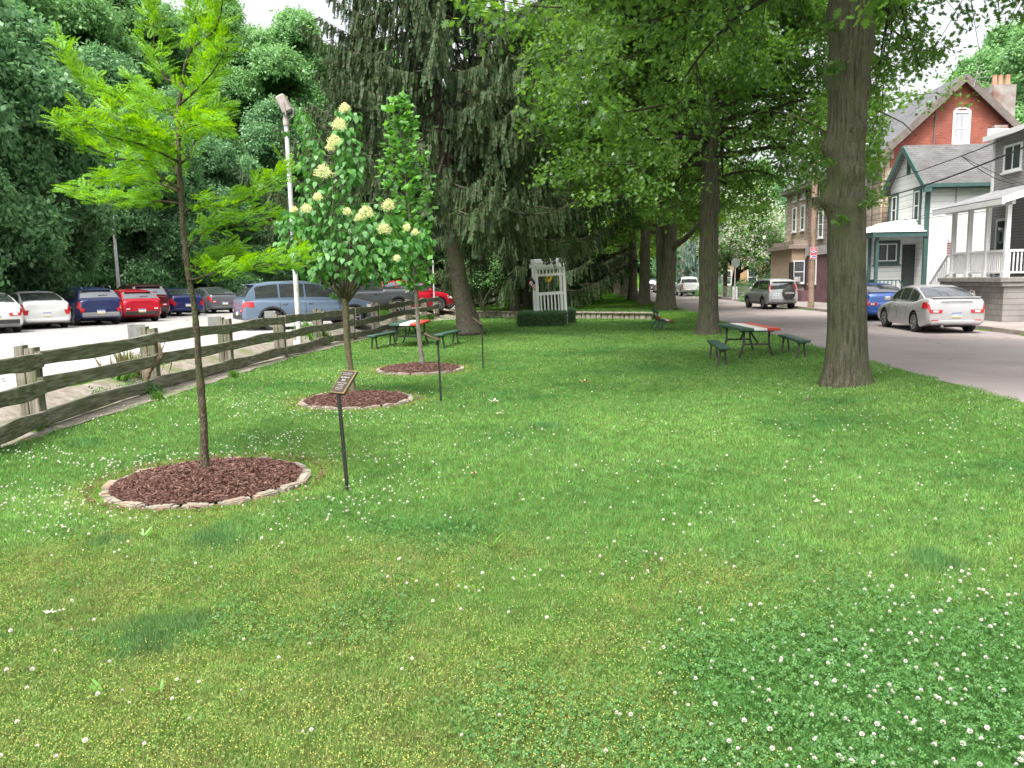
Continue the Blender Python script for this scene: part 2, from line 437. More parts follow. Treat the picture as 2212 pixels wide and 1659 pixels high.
def ground_material():
    m, nt, out = newmat('lawn_soil')
    b = N(nt, 'ShaderNodeBsdfPrincipled'); b.inputs['Roughness'].default_value = 1.0; b.inputs['Specular IOR Level'].default_value = 0.1
    nt.links.new(b.outputs[0], out.inputs['Surface'])
    tc = N(nt, 'ShaderNodeTexCoord')
    n1 = N(nt, 'ShaderNodeTexNoise'); n1.inputs['Scale'].default_value = 0.9; n1.inputs['Detail'].default_value = 9; n1.inputs['Roughness'].default_value = 0.7
    n2 = N(nt, 'ShaderNodeTexNoise'); n2.inputs['Scale'].default_value = 45; n2.inputs['Detail'].default_value = 6
    nt.links.new(tc.outputs['Object'], n1.inputs['Vector']); nt.links.new(tc.outputs['Object'], n2.inputs['Vector'])
    c1 = N(nt, 'ShaderNodeValToRGB'); e = c1.color_ramp.elements
    e[0].position = 0.35; e[0].color = (0.055, 0.15, 0.02, 1); e[1].position = 0.68; e[1].color = (0.11, 0.21, 0.03, 1)
    c2 = N(nt, 'ShaderNodeValToRGB'); e = c2.color_ramp.elements
    e[0].position = 0.3; e[0].color = (0.35, 0.35, 0.35, 1); e[1].position = 0.7; e[1].color = (1.35, 1.35, 1.2, 1)
    nt.links.new(n1.outputs['Fac'], c1.inputs[0]); nt.links.new(n2.outputs['Fac'], c2.inputs[0])
    mx = N(nt, 'ShaderNodeMixRGB', blend_type='MULTIPLY'); mx.inputs[0].default_value = 1
    nt.links.new(c1.outputs[0], mx.inputs[1]); nt.links.new(c2.outputs[0], mx.inputs[2])
    nt.links.new(mx.outputs[0], b.inputs['Base Color'])
    bp = N(nt, 'ShaderNodeBump'); bp.inputs['Strength'].default_value = 1.0; bp.inputs['Distance'].default_value = 0.04
    nt.links.new(n2.outputs['Fac'], bp.inputs['Height']); nt.links.new(bp.outputs[0], b.inputs['Normal'])
    return m
M_GROUND = ground_material()
tag(link('ground', fast_mesh('ground', V, FQ, M_GROUND, smooth=True)), kind='structure')

def strip(name, fa, fb, y0, y1, dy, za, zb, m, parent=None, kind='structure', n=1, lift=0.0, wob=0.0):
    """a sheet between two curves x=fa(y) and x=fb(y)"""
    yy = np.arange(y0, y1 + 0.001, dy); mb = MB()
    rows = []
    for y in yy:
        a, b = float(fa(y)), float(fb(y))
        if wob: a += (vnoise(y, 0.5, 0.35, 5) - 0.5) * wob
        for i in range(n + 1):
            t = i / n; mb.v.append((a + (b - a) * t, float(y), za + (zb - za) * t + lift))
    for r in range(len(yy) - 1):
        for i in range(n):
            q = r * (n + 1) + i; mb.f.append((q, q + 1, q + n + 2, q + n + 1)); mb.m.append(0)
    o = mb.build(name, m, parent)
    return tag(o, kind=kind) if kind else o

M_ROAD = mat('road_asphalt', (0.31, 0.265, 0.255), (0.25, 0.215, 0.21), scale=0.7, rough=0.95, bump=0.35, bscale=70, detail=9, lo=0.3, hi=0.7, c3=(0.30, 0.265, 0.255), scale3=0.25, spec=0.2)
M_LOT = mat('lot_asphalt', (0.37, 0.355, 0.34), (0.29, 0.28, 0.27), scale=0.5, rough=0.95, bump=0.3, bscale=60, detail=9, lo=0.3, hi=0.75, spec=0.2)
M_WALK = mat('pavement_concrete', (0.34, 0.30, 0.285), (0.27, 0.235, 0.22), scale=0.9, rough=0.95, bump=0.3, bscale=50, detail=7, spec=0.2)
add_cracks(M_ROAD, 0.16, (0.19, 0.165, 0.16), 0.018); add_cracks(M_LOT, 0.18, (0.18, 0.17, 0.16), 0.03)
M_KERB = mat('kerb_concrete', (0.20, 0.17, 0.15), (0.32, 0.28, 0.25), scale=4, rough=0.95, bump=0.4, detail=6)
strip('road', xr, xk, -20, 210, 1.0, Z_ROAD, Z_ROAD, M_ROAD, n=6, lift=0.006, wob=0.18)
mb = MB()                                                           # kerb stone on the far side
yy = np.arange(-20, 170, 1.0)
for a, b in zip(yy[:-1], yy[1:]):
    mb.box(((float(xk(a)) + float(xk(b))) / 2 + 0.07, (a + b) / 2, Z_ROAD + 0.045), (0.15 + abs(float(xk(b) - xk(a))), b - a - 0.012, 0.19))
tag(mb.build('kerb', M_KERB), kind='structure')
strip('pavement', lambda y: xk(y) + 0.16, lambda y: xk(y) + 4.2, -20, 170, 1.0, Z_WALK - 0.006, Z_WALK + 0.004, M_WALK, n=3)
# forecourt verge in front of the far yards: earth and weeds
# parking lot: bounded by the fence side edge and the woods
lot_far = lambda y: np.interp(y, [-30, 20, 40, 47, 52, 60], [-70, -49, -33.5, -29, -25, -17])
def lot_edge(y): return xf(y) - 1.15 - 0.12 * (vnoise(y, 1.0, 1.3, 4) - 0.5)
strip('parking_lot', lot_far, lot_edge, -20, 60, 0.5, Z_LOT, Z_LOT, M_LOT, n=8, lift=0.008)
M_LINE = mat('road_paint', (0.62, 0.58, 0.45), (0.50, 0.46, 0.36), scale=9, rough=0.9)
# painted bay lines between the parked row (kept short, worn)
mb = MB()
for i in range(9):
    c = Vector((-19.4 + i * 0.62, 26.2 + i * 2.42, Z_LOT + 0.013)); d = Vector((-0.67, 0.74, 0)); s = Vector((0.74, 0.67, 0)) * 0.05
    mb.quad(c - s, c + s, c + s + d * 5, c - s + d * 5)
tag(mb.build('parking_lines', M_LINE), kind='structure')
# strip of old pavers, dirt and litter between the fence and the lot edge
M_DIRT = mat('verge_dirt', (0.17, 0.145, 0.115), (0.27, 0.24, 0.205), scale=7, rough=1, bump=0.8, bscale=22, detail=7, c3=(0.13, 0.15, 0.06), scale3=1.6)
yy = np.arange(-20, 46, 0.25); mb = MB(); us = [0.32, 0.05, -0.25, -0.55, -0.85, -1.2]
for y in yy:
    for u in us:
        x = float(xf(y)) + u + (vnoise(y, u, 0.5, 2) - 0.5) * 0.16 * (u == us[0])
        mb.v.append((x, float(y), tz(x, y) + 0.006 + (0.012 * float(vnoise(x, y, 0.25, 8)) if u > -1.1 else 0)))
n = len(us)
for r in range(len(yy) - 1):
    for i in range(n - 1):
        q = r * n + i; mb.f.append((q, q + 1, q + n + 1, q + n)); mb.m.append(0)
tag(mb.build('fence_verge', M_DIRT), kind='structure')
# lot kerb: low timber-like concrete lip along the lot edge
mb = MB()
yy = np.arange(6, 40, 2.4)
for a in yy:
    b = a + 2.3
    mb.bar((float(lot_edge(a)) + 0.06, a, Z_LOT + 0.02), (float(lot_edge(b)) + 0.06, b, Z_LOT + 0.02), 0.13, 0.10)
tag(mb.build('lot_kerb', M_KERB), kind='structure')
# brick-paved patch by the far end of the fence
M_PAVER = brick_mat('pavers', (0.42, 0.36, 0.31), (0.30, 0.25, 0.21), (0.20, 0.2, 0.12), 0.3, 0.16, 0.02, plane='XY')
cn = [P(px, py, 0.3) for px, py in ((938, 684), (1000, 677), (990, 655), (940, 655))]
mb = MB(); n_ = 12
for i in range(n_ + 1):
    for j in range(n_ + 1):
        c = cn[0].lerp(cn[1], i / n_).lerp(cn[3].lerp(cn[2], i / n_), j / n_); mb.v.append((c.x, c.y, tz(c.x, c.y) + 0.015))
for i in range(n_):
    for j in range(n_): q = i * (n_ + 1) + j; mb.f.append((q, q + n_ + 1, q + n_ + 2, q + 1)); mb.m.append(0)
tag(mb.build('paver_path', M_PAVER), kind='structure')
# ================================================================== vegetation
M_OAKBARK = bark_mat('oak_bark', (0.06, 0.055, 0.036), (0.175, 0.162, 0.115), (0.105, 0.12, 0.055), vs=0.10, scale=20)
M_OAKLIMB = bark_mat('oak_limb_bark', (0.035, 0.03, 0.022), (0.09, 0.08, 0.058), None, vs=0.3, scale=12)
M_SPRBARK = bark_mat('spruce_bark', (0.10, 0.08, 0.06), (0.22, 0.19, 0.15), (0.14, 0.15, 0.09), vs=0.5, scale=16)
M_YBARK = bark_mat('young_bark', (0.13, 0.11, 0.065), (0.27, 0.235, 0.15), (0.10, 0.12, 0.05), vs=0.3, scale=26)
M_LOCBARK = bark_mat('locust_bark', (0.075, 0.058, 0.04), (0.19, 0.16, 0.11), (0.12, 0.15, 0.05), vs=0.25, scale=30)
M_PALEBARK = bark_mat('pale_bark', (0.15, 0.14, 0.11), (0.32, 0.30, 0.24), None, vs=0.3, scale=20)
L_OAK = leaf_mat('oak_leaf', [(0.055, 0.135, 0.026), (0.095, 0.205, 0.036), (0.15, 0.285, 0.050), (0.07, 0.165, 0.030)], trans=0.53, gloss=0.035)
L_OAKFAR = leaf_mat('oak_leaf_backlit_yellow', [(0.09, 0.20, 0.02), (0.17, 0.32, 0.03), (0.24, 0.40, 0.035), (0.11, 0.23, 0.022)], trans=0.5, gloss=0.05)  # brighter, yellower copy of the oak leaf: backlight put into the colour
L_SPR = leaf_mat('spruce_needle', [(0.03, 0.055, 0.022), (0.045, 0.078, 0.03), (0.075, 0.12, 0.05), (0.085, 0.082, 0.045)], trans=0.15, gloss=0.015)
L_LOC = leaf_mat('locust_leaf', [(0.095, 0.24, 0.018), (0.15, 0.34, 0.026), (0.22, 0.43, 0.036), (0.11, 0.27, 0.02)], trans=0.42, gloss=0.015)
L_LIL = leaf_mat('lilac_leaf', [(0.04, 0.15, 0.03), (0.075, 0.23, 0.045), (0.11, 0.30, 0.055), (0.055, 0.18, 0.035)], trans=0.35, gloss=0.035, rough=0.5)
L_TUL = leaf_mat('tulip_leaf', [(0.06, 0.20, 0.03), (0.11, 0.30, 0.045), (0.16, 0.38, 0.07), (0.075, 0.23, 0.03)], trans=0.38, gloss=0.05, rough=0.5)
L_FOR1 = leaf_mat('forest_leaf_dark', [(0.07, 0.17, 0.075), (0.12, 0.26, 0.11), (0.21, 0.39, 0.17), (0.09, 0.21, 0.085)], trans=0.42, gloss=0.03)
L_FOR2 = leaf_mat('forest_leaf_light', [(0.10, 0.23, 0.08), (0.18, 0.36, 0.13), (0.28, 0.48, 0.20), (0.13, 0.28, 0.10)], trans=0.45, gloss=0.03)
L_IVY = leaf_mat('ivy_leaf', [(0.03, 0.10, 0.02), (0.06, 0.17, 0.03), (0.09, 0.23, 0.045)], trans=0.3, gloss=0.03)
L_BLUE = leaf_mat('blue_spruce_needle', [(0.10, 0.17, 0.13), (0.17, 0.26, 0.20), (0.22, 0.32, 0.25)], trans=0.15, gloss=0.05)
L_CAT = leaf_mat('catalpa_leaf', [(0.06, 0.18, 0.03), (0.11, 0.27, 0.05), (0.16, 0.35, 0.07)], trans=0.35, gloss=0.08)
L_WHITE = leaf_mat('white_blossom', [(0.62, 0.60, 0.50), (0.78, 0.76, 0.66)], trans=0.3, gloss=0.02)
L_CREAM = leaf_mat('cream_blossom', [(0.68, 0.70, 0.34), (0.80, 0.79, 0.50), (0.72, 0.74, 0.38)], trans=0.3, gloss=0.02)
L_BOX = leaf_mat('box_leaf', [(0.02, 0.07, 0.018), (0.045, 0.13, 0.03), (0.08, 0.20, 0.04)], trans=0.2, gloss=0.1)

def T(v, f): return np.array([(p + (0.0,))[:3] for p in v], float), np.array(f, int)
# templates: (along, across, up); unit size
T_RHOMB = T([(0, 0), (0.45, 0.32), (1, 0), (0.45, -0.32)], [(0, 1, 2, 3)])
_o = [(0, 0.02), (0.16, 0.08), (0.24, 0.36), (0.36, 0.12), (0.50, 0.46), (0.60, 0.13), (0.78, 0.34), (0.80, 0.10), (1.0, 0.02)]
T_OAK = T(_o + [(x, -y) for x, y in reversed(_o)], [tuple(range(18))])
T_HEART = (np.array([(0, 0, 0), (0.10, 0.30, 0.03), (0.42, 0.36, 0.05), (0.75, 0.17, 0.0), (1.0, 0, -0.08), (0.75, -0.17, 0.0), (0.42, -0.36, 0.05), (0.10, -0.30, 0.03)], float), np.array([(0, 1, 2, 3), (0, 3, 4, 5), (0, 5, 6, 7)]))
T_TULIP = T([(0, 0), (0.05, 0.25), (0.2, 0.46), (0.5, 0.34), (0.85, 0.42), (0.80, 0), (0.85, -0.42), (0.5, -0.34), (0.2, -0.46), (0.05, -0.25)], [tuple(range(10))])
def frond_template(n=9):
    v = []; f = []
    for i in range(n):
        a = 0.08 + 0.88 * i / (n - 1); L = 0.24 * math.sin(math.pi * (0.18 + 0.72 * i / n)) + 0.03
        dz = -0.12 * (a ** 2)
        for s in (1, -1):
            o = len(v); v += [(a - 0.045, 0.0, dz), (a - 0.02, s * L * 0.6, dz + 0.01), (a + 0.06, s * L, dz - 0.015), (a + 0.065, s * L * 0.45, dz)]
            f.append((o, o + 1, o + 2, o + 3) if s > 0 else (o, o + 3, o + 2, o + 1))
    return np.array(v, float), np.array(f)
T_FROND = frond_template()
def cluster_template(n, seed, spread=0.55, leaf=0.42, flat=0.7):
    """a little spray of n leaves around the origin"""
    r = np.random.RandomState(seed); pos = r.normal(0, spread * 0.5, (n, 3)) * (1, 1, flat) + (0.35, 0, 0)
    ax = r.normal(0, 1, (n, 3)) + (0.8, 0, -0.2); nr = r.normal(0, 0.5, (n, 3)) + (0, 0, 1)
    V, Fc, _ = scatter(T_RHOMB[0], T_RHOMB[1], pos, ax, nr, np.full(n, leaf) * r.uniform(0.7, 1.2, n))
    return V, Fc
T_CL = cluster_template(6, 1)
def spruce_template(seed=0, n=7):
    """hanging twig: short needles sprays set down a thin axis (along = down the twig)"""
    r = np.random.RandomState(seed); v = []; f = []
    for i in range(n):
        a = i / n
        for s in (1, -1):
            w = 0.075 * (1 - 0.4 * a); o = len(v); L = 0.20
            z = r.uniform(-0.05, 0.05)
            v += [(a, 0.012 * s, z * 0.2), (a + 0.10, s * (w + 0.03), z), (a + L, s * w * 0.9, z), (a + L * 0.8, 0.0, 0)]
            f.append((o, o + 1, o + 2, o + 3) if s > 0 else (o, o + 3, o + 2, o + 1))
    return np.array(v, float), np.array(f)
T_SPR = spruce_template()
T_SPR4 = spruce_template(3, 4)

def grow(rng, p, d, L, r0, seg, trop, wob, out, level, kids, anchors, spec):
    """one limb as a bent polyline; recursion makes side shoots; tips leave leaf anchors"""
    pts = [p.copy()]; rad = [r0]; n = max(3, int(L / seg)); st = L / n; dd = d.normalized()
    for i in range(n):
        dd = (dd + Vector((rng.gauss(0, wob), rng.gauss(0, wob), rng.gauss(0, wob))) + Vector((0, 0, trop * (i + 1) / n))).normalized()
        p = p + dd * st; pts.append(p.copy()); rad.append(r0 * (1 - 0.85 * (i + 1) / n))
    out.append((pts, rad, level))
    nk, ang, lf, t0 = kids[level] if level < len(kids) else (0, 0, 0, 0)
    if nk:
        ph = rng.uniform(0, 6.28)
        for k in range(nk):
            t = t0 + (1 - t0) * (k + rng.random()) / nk; i = min(n - 1, int(t * n)); fr = t * n - i
            q = pts[i].lerp(pts[i + 1], min(1, fr)); ax = (pts[i + 1] - pts[i]).normalized()
            s = ax.orthogonal().normalized(); s.rotate(Matrix.Rotation(ph + k * 2.4, 3, ax))
            nd = ax * math.cos(ang) + s * math.sin(ang)
            nd.z *= spec.get('flat', 1.0); nd.normalize()
            grow(rng, q, nd, L * lf * (1.15 - 0.6 * t) * rng.uniform(0.75, 1.2), rad[i] * 0.5, seg * 0.8, spec['ktrop'], wob * 1.3, out, level + 1, kids, anchors, spec)
    else:
        for i in range(1, len(pts)):
            ax = (pts[i] - pts[i - 1]).normalized()
            anchors.append((pts[i - 1].lerp(pts[i], rng.random()), ax))
def limbs_mesh(name, out, m, rmin, sides=(8, 5, 4, 3)):
    mb = MB()
    for pts, rad, lv in out:
        if rad[0] < rmin: continue
        mb.tube(pts, [max(r, 0.004) for r in rad], n=sides[min(lv, len(sides) - 1)], cap=False)
    return mb.mesh(name, m, smooth=True)
def leaves_mesh(name, anchors, per, size, m, tpl, seed, spread=0.18, droop=0.3, keep=None, big=None):
    r = np.random.RandomState(seed)
    A = np.array([tuple(a[0]) for a in anchors]); D = np.array([tuple(a[1]) for a in anchors])
    if keep is not None:
        k = keep(A); A, D = A[k], D[k]
    A = np.repeat(A, per, 0); D = np.repeat(D, per, 0); n = len(A)
    pos = A + r.normal(0, spread, (n, 3)) * (1, 1, 0.6)
    ax = D * 0.6 + r.normal(0, 0.7, (n, 3)) + (0, 0, -droop); nr = r.normal(0, 0.55, (n, 3)) + (0, 0, 1)
    sz = size * r.uniform(0.7, 1.25, n)
    if big is not None: sz = sz * np.where(pos[:, 2] > big, 1.5, 1)
    V, Fc, _ = scatter(tpl[0], tpl[1], pos, ax, nr, sz)
    return fast_mesh(name, V, Fc, m)

def trunk_mb(pts, rad, n=26, flare=0.45, rough=0.035, seed=1, knots=(), step=0.12):
    """tapered trunk with root flare, vertical furrows and knots; pts from base upward"""
    pts = [Vector(p) for p in pts]; zs = []
    tot = [0]
    for a, b in zip(pts[:-1], pts[1:]): tot.append(tot[-1] + (b - a).length)
    L = tot[-1]; k = max(6, int(L / step)); mb = MB()
    for i in range(k + 1):
        s = L * i / k
        x = np.interp(s, tot, [p.x for p in pts]); y = np.interp(s, tot, [p.y for p in pts]); z = np.interp(s, tot, [p.z for p in pts]); r = np.interp(s, tot, rad)
        for j in range(n):
            an = 2 * math.pi * j / n
            fl = flare * math.exp(-s / 0.28) * (0.6 + 0.55 * math.sin(an * 5 + seed) ** 2)
            rr = r * (1 + fl + rough * (float(vnoise(an * 3.0 + 20, s, 0.5, seed)) - 0.5) * 2 + rough * (float(vnoise(an * 1.0 + 9, s * 0.5, 0.7, seed + 3)) - 0.5) * 2)
            for (ka, ks, kr, kh) in knots:
                da = (an - ka + math.pi) % (2 * math.pi) - math.pi
                rr += kh * math.exp(-((da * r) ** 2 + (s - ks) ** 2) / (kr * kr))
            mb.v.append((x + rr * math.cos(an), y + rr * math.sin(an), z))
    for i in range(k):
        for j in range(n):
            mb.f.append((i * n + j, i * n + (j + 1) % n, (i + 1) * n + (j + 1) % n, (i + 1) * n + j)); mb.m.append(0)
    mb.f.append(tuple(range(n))[::-1]); mb.m.append(0)
    mb.f.append(tuple(k * n + j for j in range(n))); mb.m.append(0)
    return mb

# ---------------------------------------------------------------- pin oaks of the avenue
def oak_parts(seed, H, R0, z0, nl, per, leaf, tpl, m_leaf, low_droop=-0.10, kids=None, front_low=None, rmin=0.012, z_keep=None, leaner=0.0):
    rng = random.Random(seed); out = []; anch = []
    kids = kids or [(11, R(50), 0.36, 0.16), (6, R(42), 0.5, 0.1), (0, 0, 0, 0)]
    for i in range(nl):
        t = i / (nl - 1); z = z0 + (H - z0 - 0.8) * (t ** 0.9); az = i * 2.399 + rng.uniform(-0.4, 0.4)
        L = R0 * (1 - 0.62 * t) * rng.uniform(0.82, 1.12)
        el = -0.02 + 0.85 * t + rng.uniform(-0.08, 0.08)
        d = Vector((math.cos(az) * math.cos(el), math.sin(az) * math.cos(el), math.sin(el)))
        grow(rng, Vector((leaner * z, 0, z)), d, L, 0.055 + 0.075 * (1 - t), 0.55, low_droop, 0.07, out, 0, kids, anch, {'ktrop': -0.10, 'flat': 0.75})
    return out, anch
def clip_low(out, anch, zmin, rmin=3.0):
    res = []
    for pts, rad, lv in out:
        if lv == 0:
            k = next((i for i, p in enumerate(pts) if p.z < zmin + 0.9 and i > 2), len(pts))
            if k > 2: res.append((pts[:k], [r * (1 - 0.6 * i / k) for i, r in enumerate(rad[:k])], lv))
        elif min(p.z for p in pts) > zmin - 0.25: res.append((pts, rad, lv))
    out = res
    return out, [a for a in anch if a[0].z > zmin + 0.5 * math.sin(a[0].x * 1.3 + a[0].y) ]
def oak(name_loc, trunk_obj_mesh, branch_me, crown_me, label, loc, rz=0, sc=1.0, group='pin oaks in a row along the street'):
    t = empty('oak_tree', loc, rz, label, 'tree', group)
    t.scale = (sc, sc, sc)
    a = link('trunk', trunk_obj_mesh, t); b = link('branches', branch_me, t); c = link('crown', crown_me, t)
    return t

# nearest oak: trunk traced at its own distance
B1 = P(1830, 830, tz(6.0, 14.3)); D1 = B1.y
t1 = [(0, 0, -0.05)]; r1 = [0.385]
prof = [(790, 1829, 86), (700, 1829, 80), (600, 1829, 77), (480, 1829, 76), (390, 1828, 74), (310, 1827, 76), (240, 1831, 76), (170, 1834, 78), (90, 1837, 82), (0, 1839, 84), (-90, 1841, 84)]
for (py, cx, wd) in prof:
    q = PD(cx, py, D1); t1.append((q.x - B1.x, 0, q.z - B1.z)); r1.append(wd / 2 / F_PX * D1)
t1 += [(t1[-1][0] + 0.1, 0, 9.5), (0.3, 0.2, 13.5), (0.4, 0.1, 17)]; r1 += [0.28, 0.17, 0.03]
knots1 = [(-1.2, 4.45, 0.14, 0.10), (-1.95, 3.8, 0.30, 0.06), (math.pi, 3.3, 0.18, 0.16), (math.pi, 4.2, 0.14, 0.12), (3.0, 5.4, 0.2, 0.09), (-0.1, 5.9, 0.25, 0.07), (-1.4, 3.75, 0.16, 0.07), (-2.1, 3.2, 0.12, 0.06), (-1.5, 6.35, 0.2, 0.08), (2.9, 6.3, 0.25, 0.07), (0.1, 5.2, 0.2, 0.06)]
tr1 = trunk_mb(t1, r1, n=44, flare=0.34, rough=0.03, seed=4, knots=knots1, step=0.07).mesh('oak_trunk_near', M_OAKBARK, smooth=True)
out, anch = oak_parts(11, 17, 7.6, 6.9, 46, 1, 1, None, None, low_droop=-0.27)
out, anch = clip_low(out, anch, 4.7)
anch = [a for a in anch if not (a[0].x > 1.0 and a[0].z < 5.3 + (a[0].x - 1.0) * 0.5) and not (a[0].x + 6.0 > 0.49 * (a[0].y + 14.3) and a[0].z < 2.1 + 0.16 * (a[0].y + 14.3))]
out = [(p_, [r * (0.5 if (l_ == 0 and p_[0].z < 10) else 0.8) for r in rd], l_) for p_, rd, l_ in out if not (l_ > 0 and p_[0].x > 1.5 and p_[-1].z < 5.2 + (p_[-1].x - 1.0) * 0.5)]
_r = random.Random(3)
for b in [b for b in out if b[2] == 0 and b[0][0].z < 9.5]:            # long bare twigs hanging from the low limbs
    for k in range(9):
        q = b[0][_r.randrange(2, len(b[0]))]; L_ = _r.uniform(0.9, 2.0); dx, dy = _r.uniform(-.7, .7), _r.uniform(-.7, .7)
        if q.z - L_ * 0.8 < 4.6: L_ = max(0.3, (q.z - 4.6))
        out.append(([q + Vector((dx * L_ * s_ ** 1.5 * 0.6, dy * L_ * s_ ** 1.5 * 0.6, -L_ * 0.85 * s_ + 0.1 * math.sin(s_ * 3))) for s_ in (0, .25, .5, .75, 1)], [0.010, 0.008, 0.006, 0.005, 0.003], 2))
br1 = limbs_mesh('oak_branches_near', out, M_OAKLIMB, 0.006)
cr1 = leaves_mesh('oak_crown_near', anch, 14, 0.125, L_OAK, T_OAK, 5, spread=0.17, droop=0.25, big=9.0)
print('oak1 anchors', len(anch), 'leaves', len(cr1.polygons))
near_oak = oak('oak_tree', tr1, br1, cr1, 'large grey brown oak trunk with knots standing nearest the street, right of the picnic table', B1, 0)
# branch scars on the nearest trunk: a pale healed ring round a flat dark disc that paints the shade inside
def scar(px, py, w_, h, m_ring, m_in, hollow_disc=True):
    q = PD(px, py, D1) ; cx = np.interp(q.z - B1.z, [p[2] for p in t1], [p[0] for p in t1]) + B1.x; rr = np.interp(q.z - B1.z, [p[2] for p in t1], r1) * 0.985
    an = math.asin(max(-0.9, min(0.9, (q.x - cx) / rr))); nn = Vector((math.sin(an), -math.cos(an), 0)); u = Vector((math.cos(an), math.sin(an), 0)); c = Vector((cx - B1.x, 0, q.z - B1.z)) + nn * rr
    ring = [c + nn * 0.012 + u * math.cos(a * math.pi / 8) * w_ + Vector((0, 0, math.sin(a * math.pi / 8) * h)) for a in range(17)]
    mb = MB(); mb.tube(ring, [0.020] * 17, n=6); o = mb.build('branch_scar', m_ring, near_oak, smooth=True)
    if hollow_disc: mb = MB(); mb.add([tuple(p + nn * 0.004) for p in ring[:-1]], [tuple(range(16))]); mb.build('hollow_disc', m_in, o)
M_SCAR = bark_mat('scar_wood', (0.13, 0.115, 0.085), (0.26, 0.235, 0.18), None, vs=0.6, scale=26); M_HOLL = mat('hollow_shade', (0.012, 0.009, 0.007), rough=1)
scar(1860, 208, 0.055, 0.10, M_SCAR, M_HOLL); scar(1790, 203, 0.03, 0.05, M_OAKBARK, M_HOLL); scar(1838, 288, 0.16, 0.06, M_OAKBARK, M_HOLL, False); scar(1810, 370, 0.05, 0.06, M_OAKBARK, M_HOLL)
# small leafy shoots growing straight from the bark
_r = np.random.RandomState(9)
for (px, py) in ((1808, 140), (1795, 152), (1792, 350), (1815, 475), (1870, 440), (1800, 60)):
    q = PD(px, py, D1 - 0.40) - B1; n_ = 26; V, Fc, _ = scatter(T_OAK[0], T_OAK[1], np.array(q) + _r.normal(0, 0.055, (n_, 3)) * (1.2, 0.6, 0.7), _r.normal(0, 1, (n_, 3)) + (0, -0.3, -0.3), _r.normal(0, 0.5, (n_, 3)) + (0, -0.3, 1), 0.11 * _r.uniform(0.6, 1.2, n_)); link('leaf_shoot', fast_mesh('leaf_shoot', V, Fc, L_OAK), near_oak)

# second oak and its look-alikes
out, anch = oak_parts(23, 16, 7.3, 5.6, 58, 1, 1, None, None, low_droop=-0.17)
out, anch = clip_low(out, anch, 4.75)
def keep2(q):
    wx, wy = q.x * math.cos(0.7) - q.y * math.sin(0.7) + 6.8, q.x * math.sin(0.7) + q.y * math.cos(0.7) + 27.6
    return not (wx > 0.452 * wy and q.z < 2.1 + 0.19 * wy)
anch = [a for a in anch if keep2(a[0])]; out = [b for b in out if b[2] == 0 or keep2(b[0][-1])]
br2 = limbs_mesh('oak_branches', out, M_OAKLIMB, 0.010)
cr2 = leaves_mesh('oak_crown', anch, 14, 0.145, L_OAK, T_OAK, 6, spread=0.20, droop=0.25, big=10)
print('oak2 leaves', len(cr2.polygons))
out, anch = oak_parts(37, 16, 6.2, 4.6, 38, 1, 1, None, None, low_droop=-0.16, kids=[(9, R(50), 0.36, 0.16), (4, R(42), 0.5, 0.1), (0, 0, 0, 0)])
out, anch = clip_low(out, anch, 4.7)
br3 = limbs_mesh('oak_branches_far', out, M_OAKLIMB, 0.02, sides=(6, 4, 3, 3))
cr3 = leaves_mesh('oak_crown_far', anch, 10, 0.25, L_OAKFAR, T_RHOMB, 7, spread=0.28, droop=0.2)
cr3b = leaves_mesh('oak_crown_far_dark', anch, 10, 0.25, L_OAK, T_RHOMB, 8, spread=0.28, droop=0.2)
tr2 = trunk_mb([(0, 0, -0.1), (0, 0, 1), (-0.05, 0, 3), (-0.08, 0, 5.2), (0.0, 0, 8), (0.1, 0.1, 12), (0, 0, 16)], [0.40, 0.335, 0.30, 0.29, 0.22, 0.13, 0.03], n=30, flare=0.45, rough=0.04, seed=9,
    knots=[(3.1, 4.1, 0.2, 0.08), (0, 3.2, 0.25, 0.06), (3.0, 2.9, 0.3, 0.05), (-1.0, 4.5, 0.2, 0.10), (-1.8, 5.0, 0.3, 0.08), (0.0, 5.0, 0.2, 0.14)]).mesh('oak_trunk', M_OAKBARK, smooth=True)
tr3 = trunk_mb([(0, 0, -0.1), (0.02, 0, 1), (0.05, 0, 3), (0.1, 0, 5.2), (0.0, 0, 8), (0.1, 0.1, 12), (0, 0, 16)], [0.40, 0.35, 0.31, 0.28, 0.22, 0.13, 0.03], n=16, flare=0.5, rough=0.05, seed=15, knots=[(3.1, 3.4, 0.3, 0.1)], step=0.3).mesh('oak_trunk_far', M_OAKBARK, smooth=True)
b2 = P(1530, 722, tz(6.8, 27.6))
oak('oak_tree', tr2, br2, cr2, 'thick dark oak trunk beside the near right picnic table, second in the row', (b2.x, b2.y, tz(b2.x, b2.y) - 0.03), 0.7)
# third oak: double trunk
b3 = P(1439, 681, 0.02)
mt = trunk_mb([(-0.05, 0, -0.1), (-0.08, 0, 1.0), (-0.30, 0, 2.6), (-0.42, 0, 4.5), (-0.9, 0, 8)], [0.50, 0.42, 0.34, 0.30, 0.14], n=20, flare=0.35, rough=0.05, seed=21, step=0.25)
mt2 = trunk_mb([(0.12, 0.02, -0.1), (0.12, 0, 1.0), (0.34, 0, 2.6), (0.46, 0, 4.5), (0.6, 0, 9), (0.5, 0, 15)], [0.50, 0.42, 0.35, 0.33, 0.2, 0.03], n=20, flare=0.35, rough=0.05, seed=22, step=0.25)
mt.add(mt2.v, mt2.f)
mt.tube([(-0.3, 0, 3.0), (-0.8, 0.0, 3.35), (-1.5, 0, 3.6), (-2.4, 0, 4.1), (-3.2, 0, 4.9)], [0.17, 0.16, 0.14, 0.11, 0.06], n=9)
tr3d = mt.mesh('oak_trunk_double', M_OAKBARK, smooth=True)
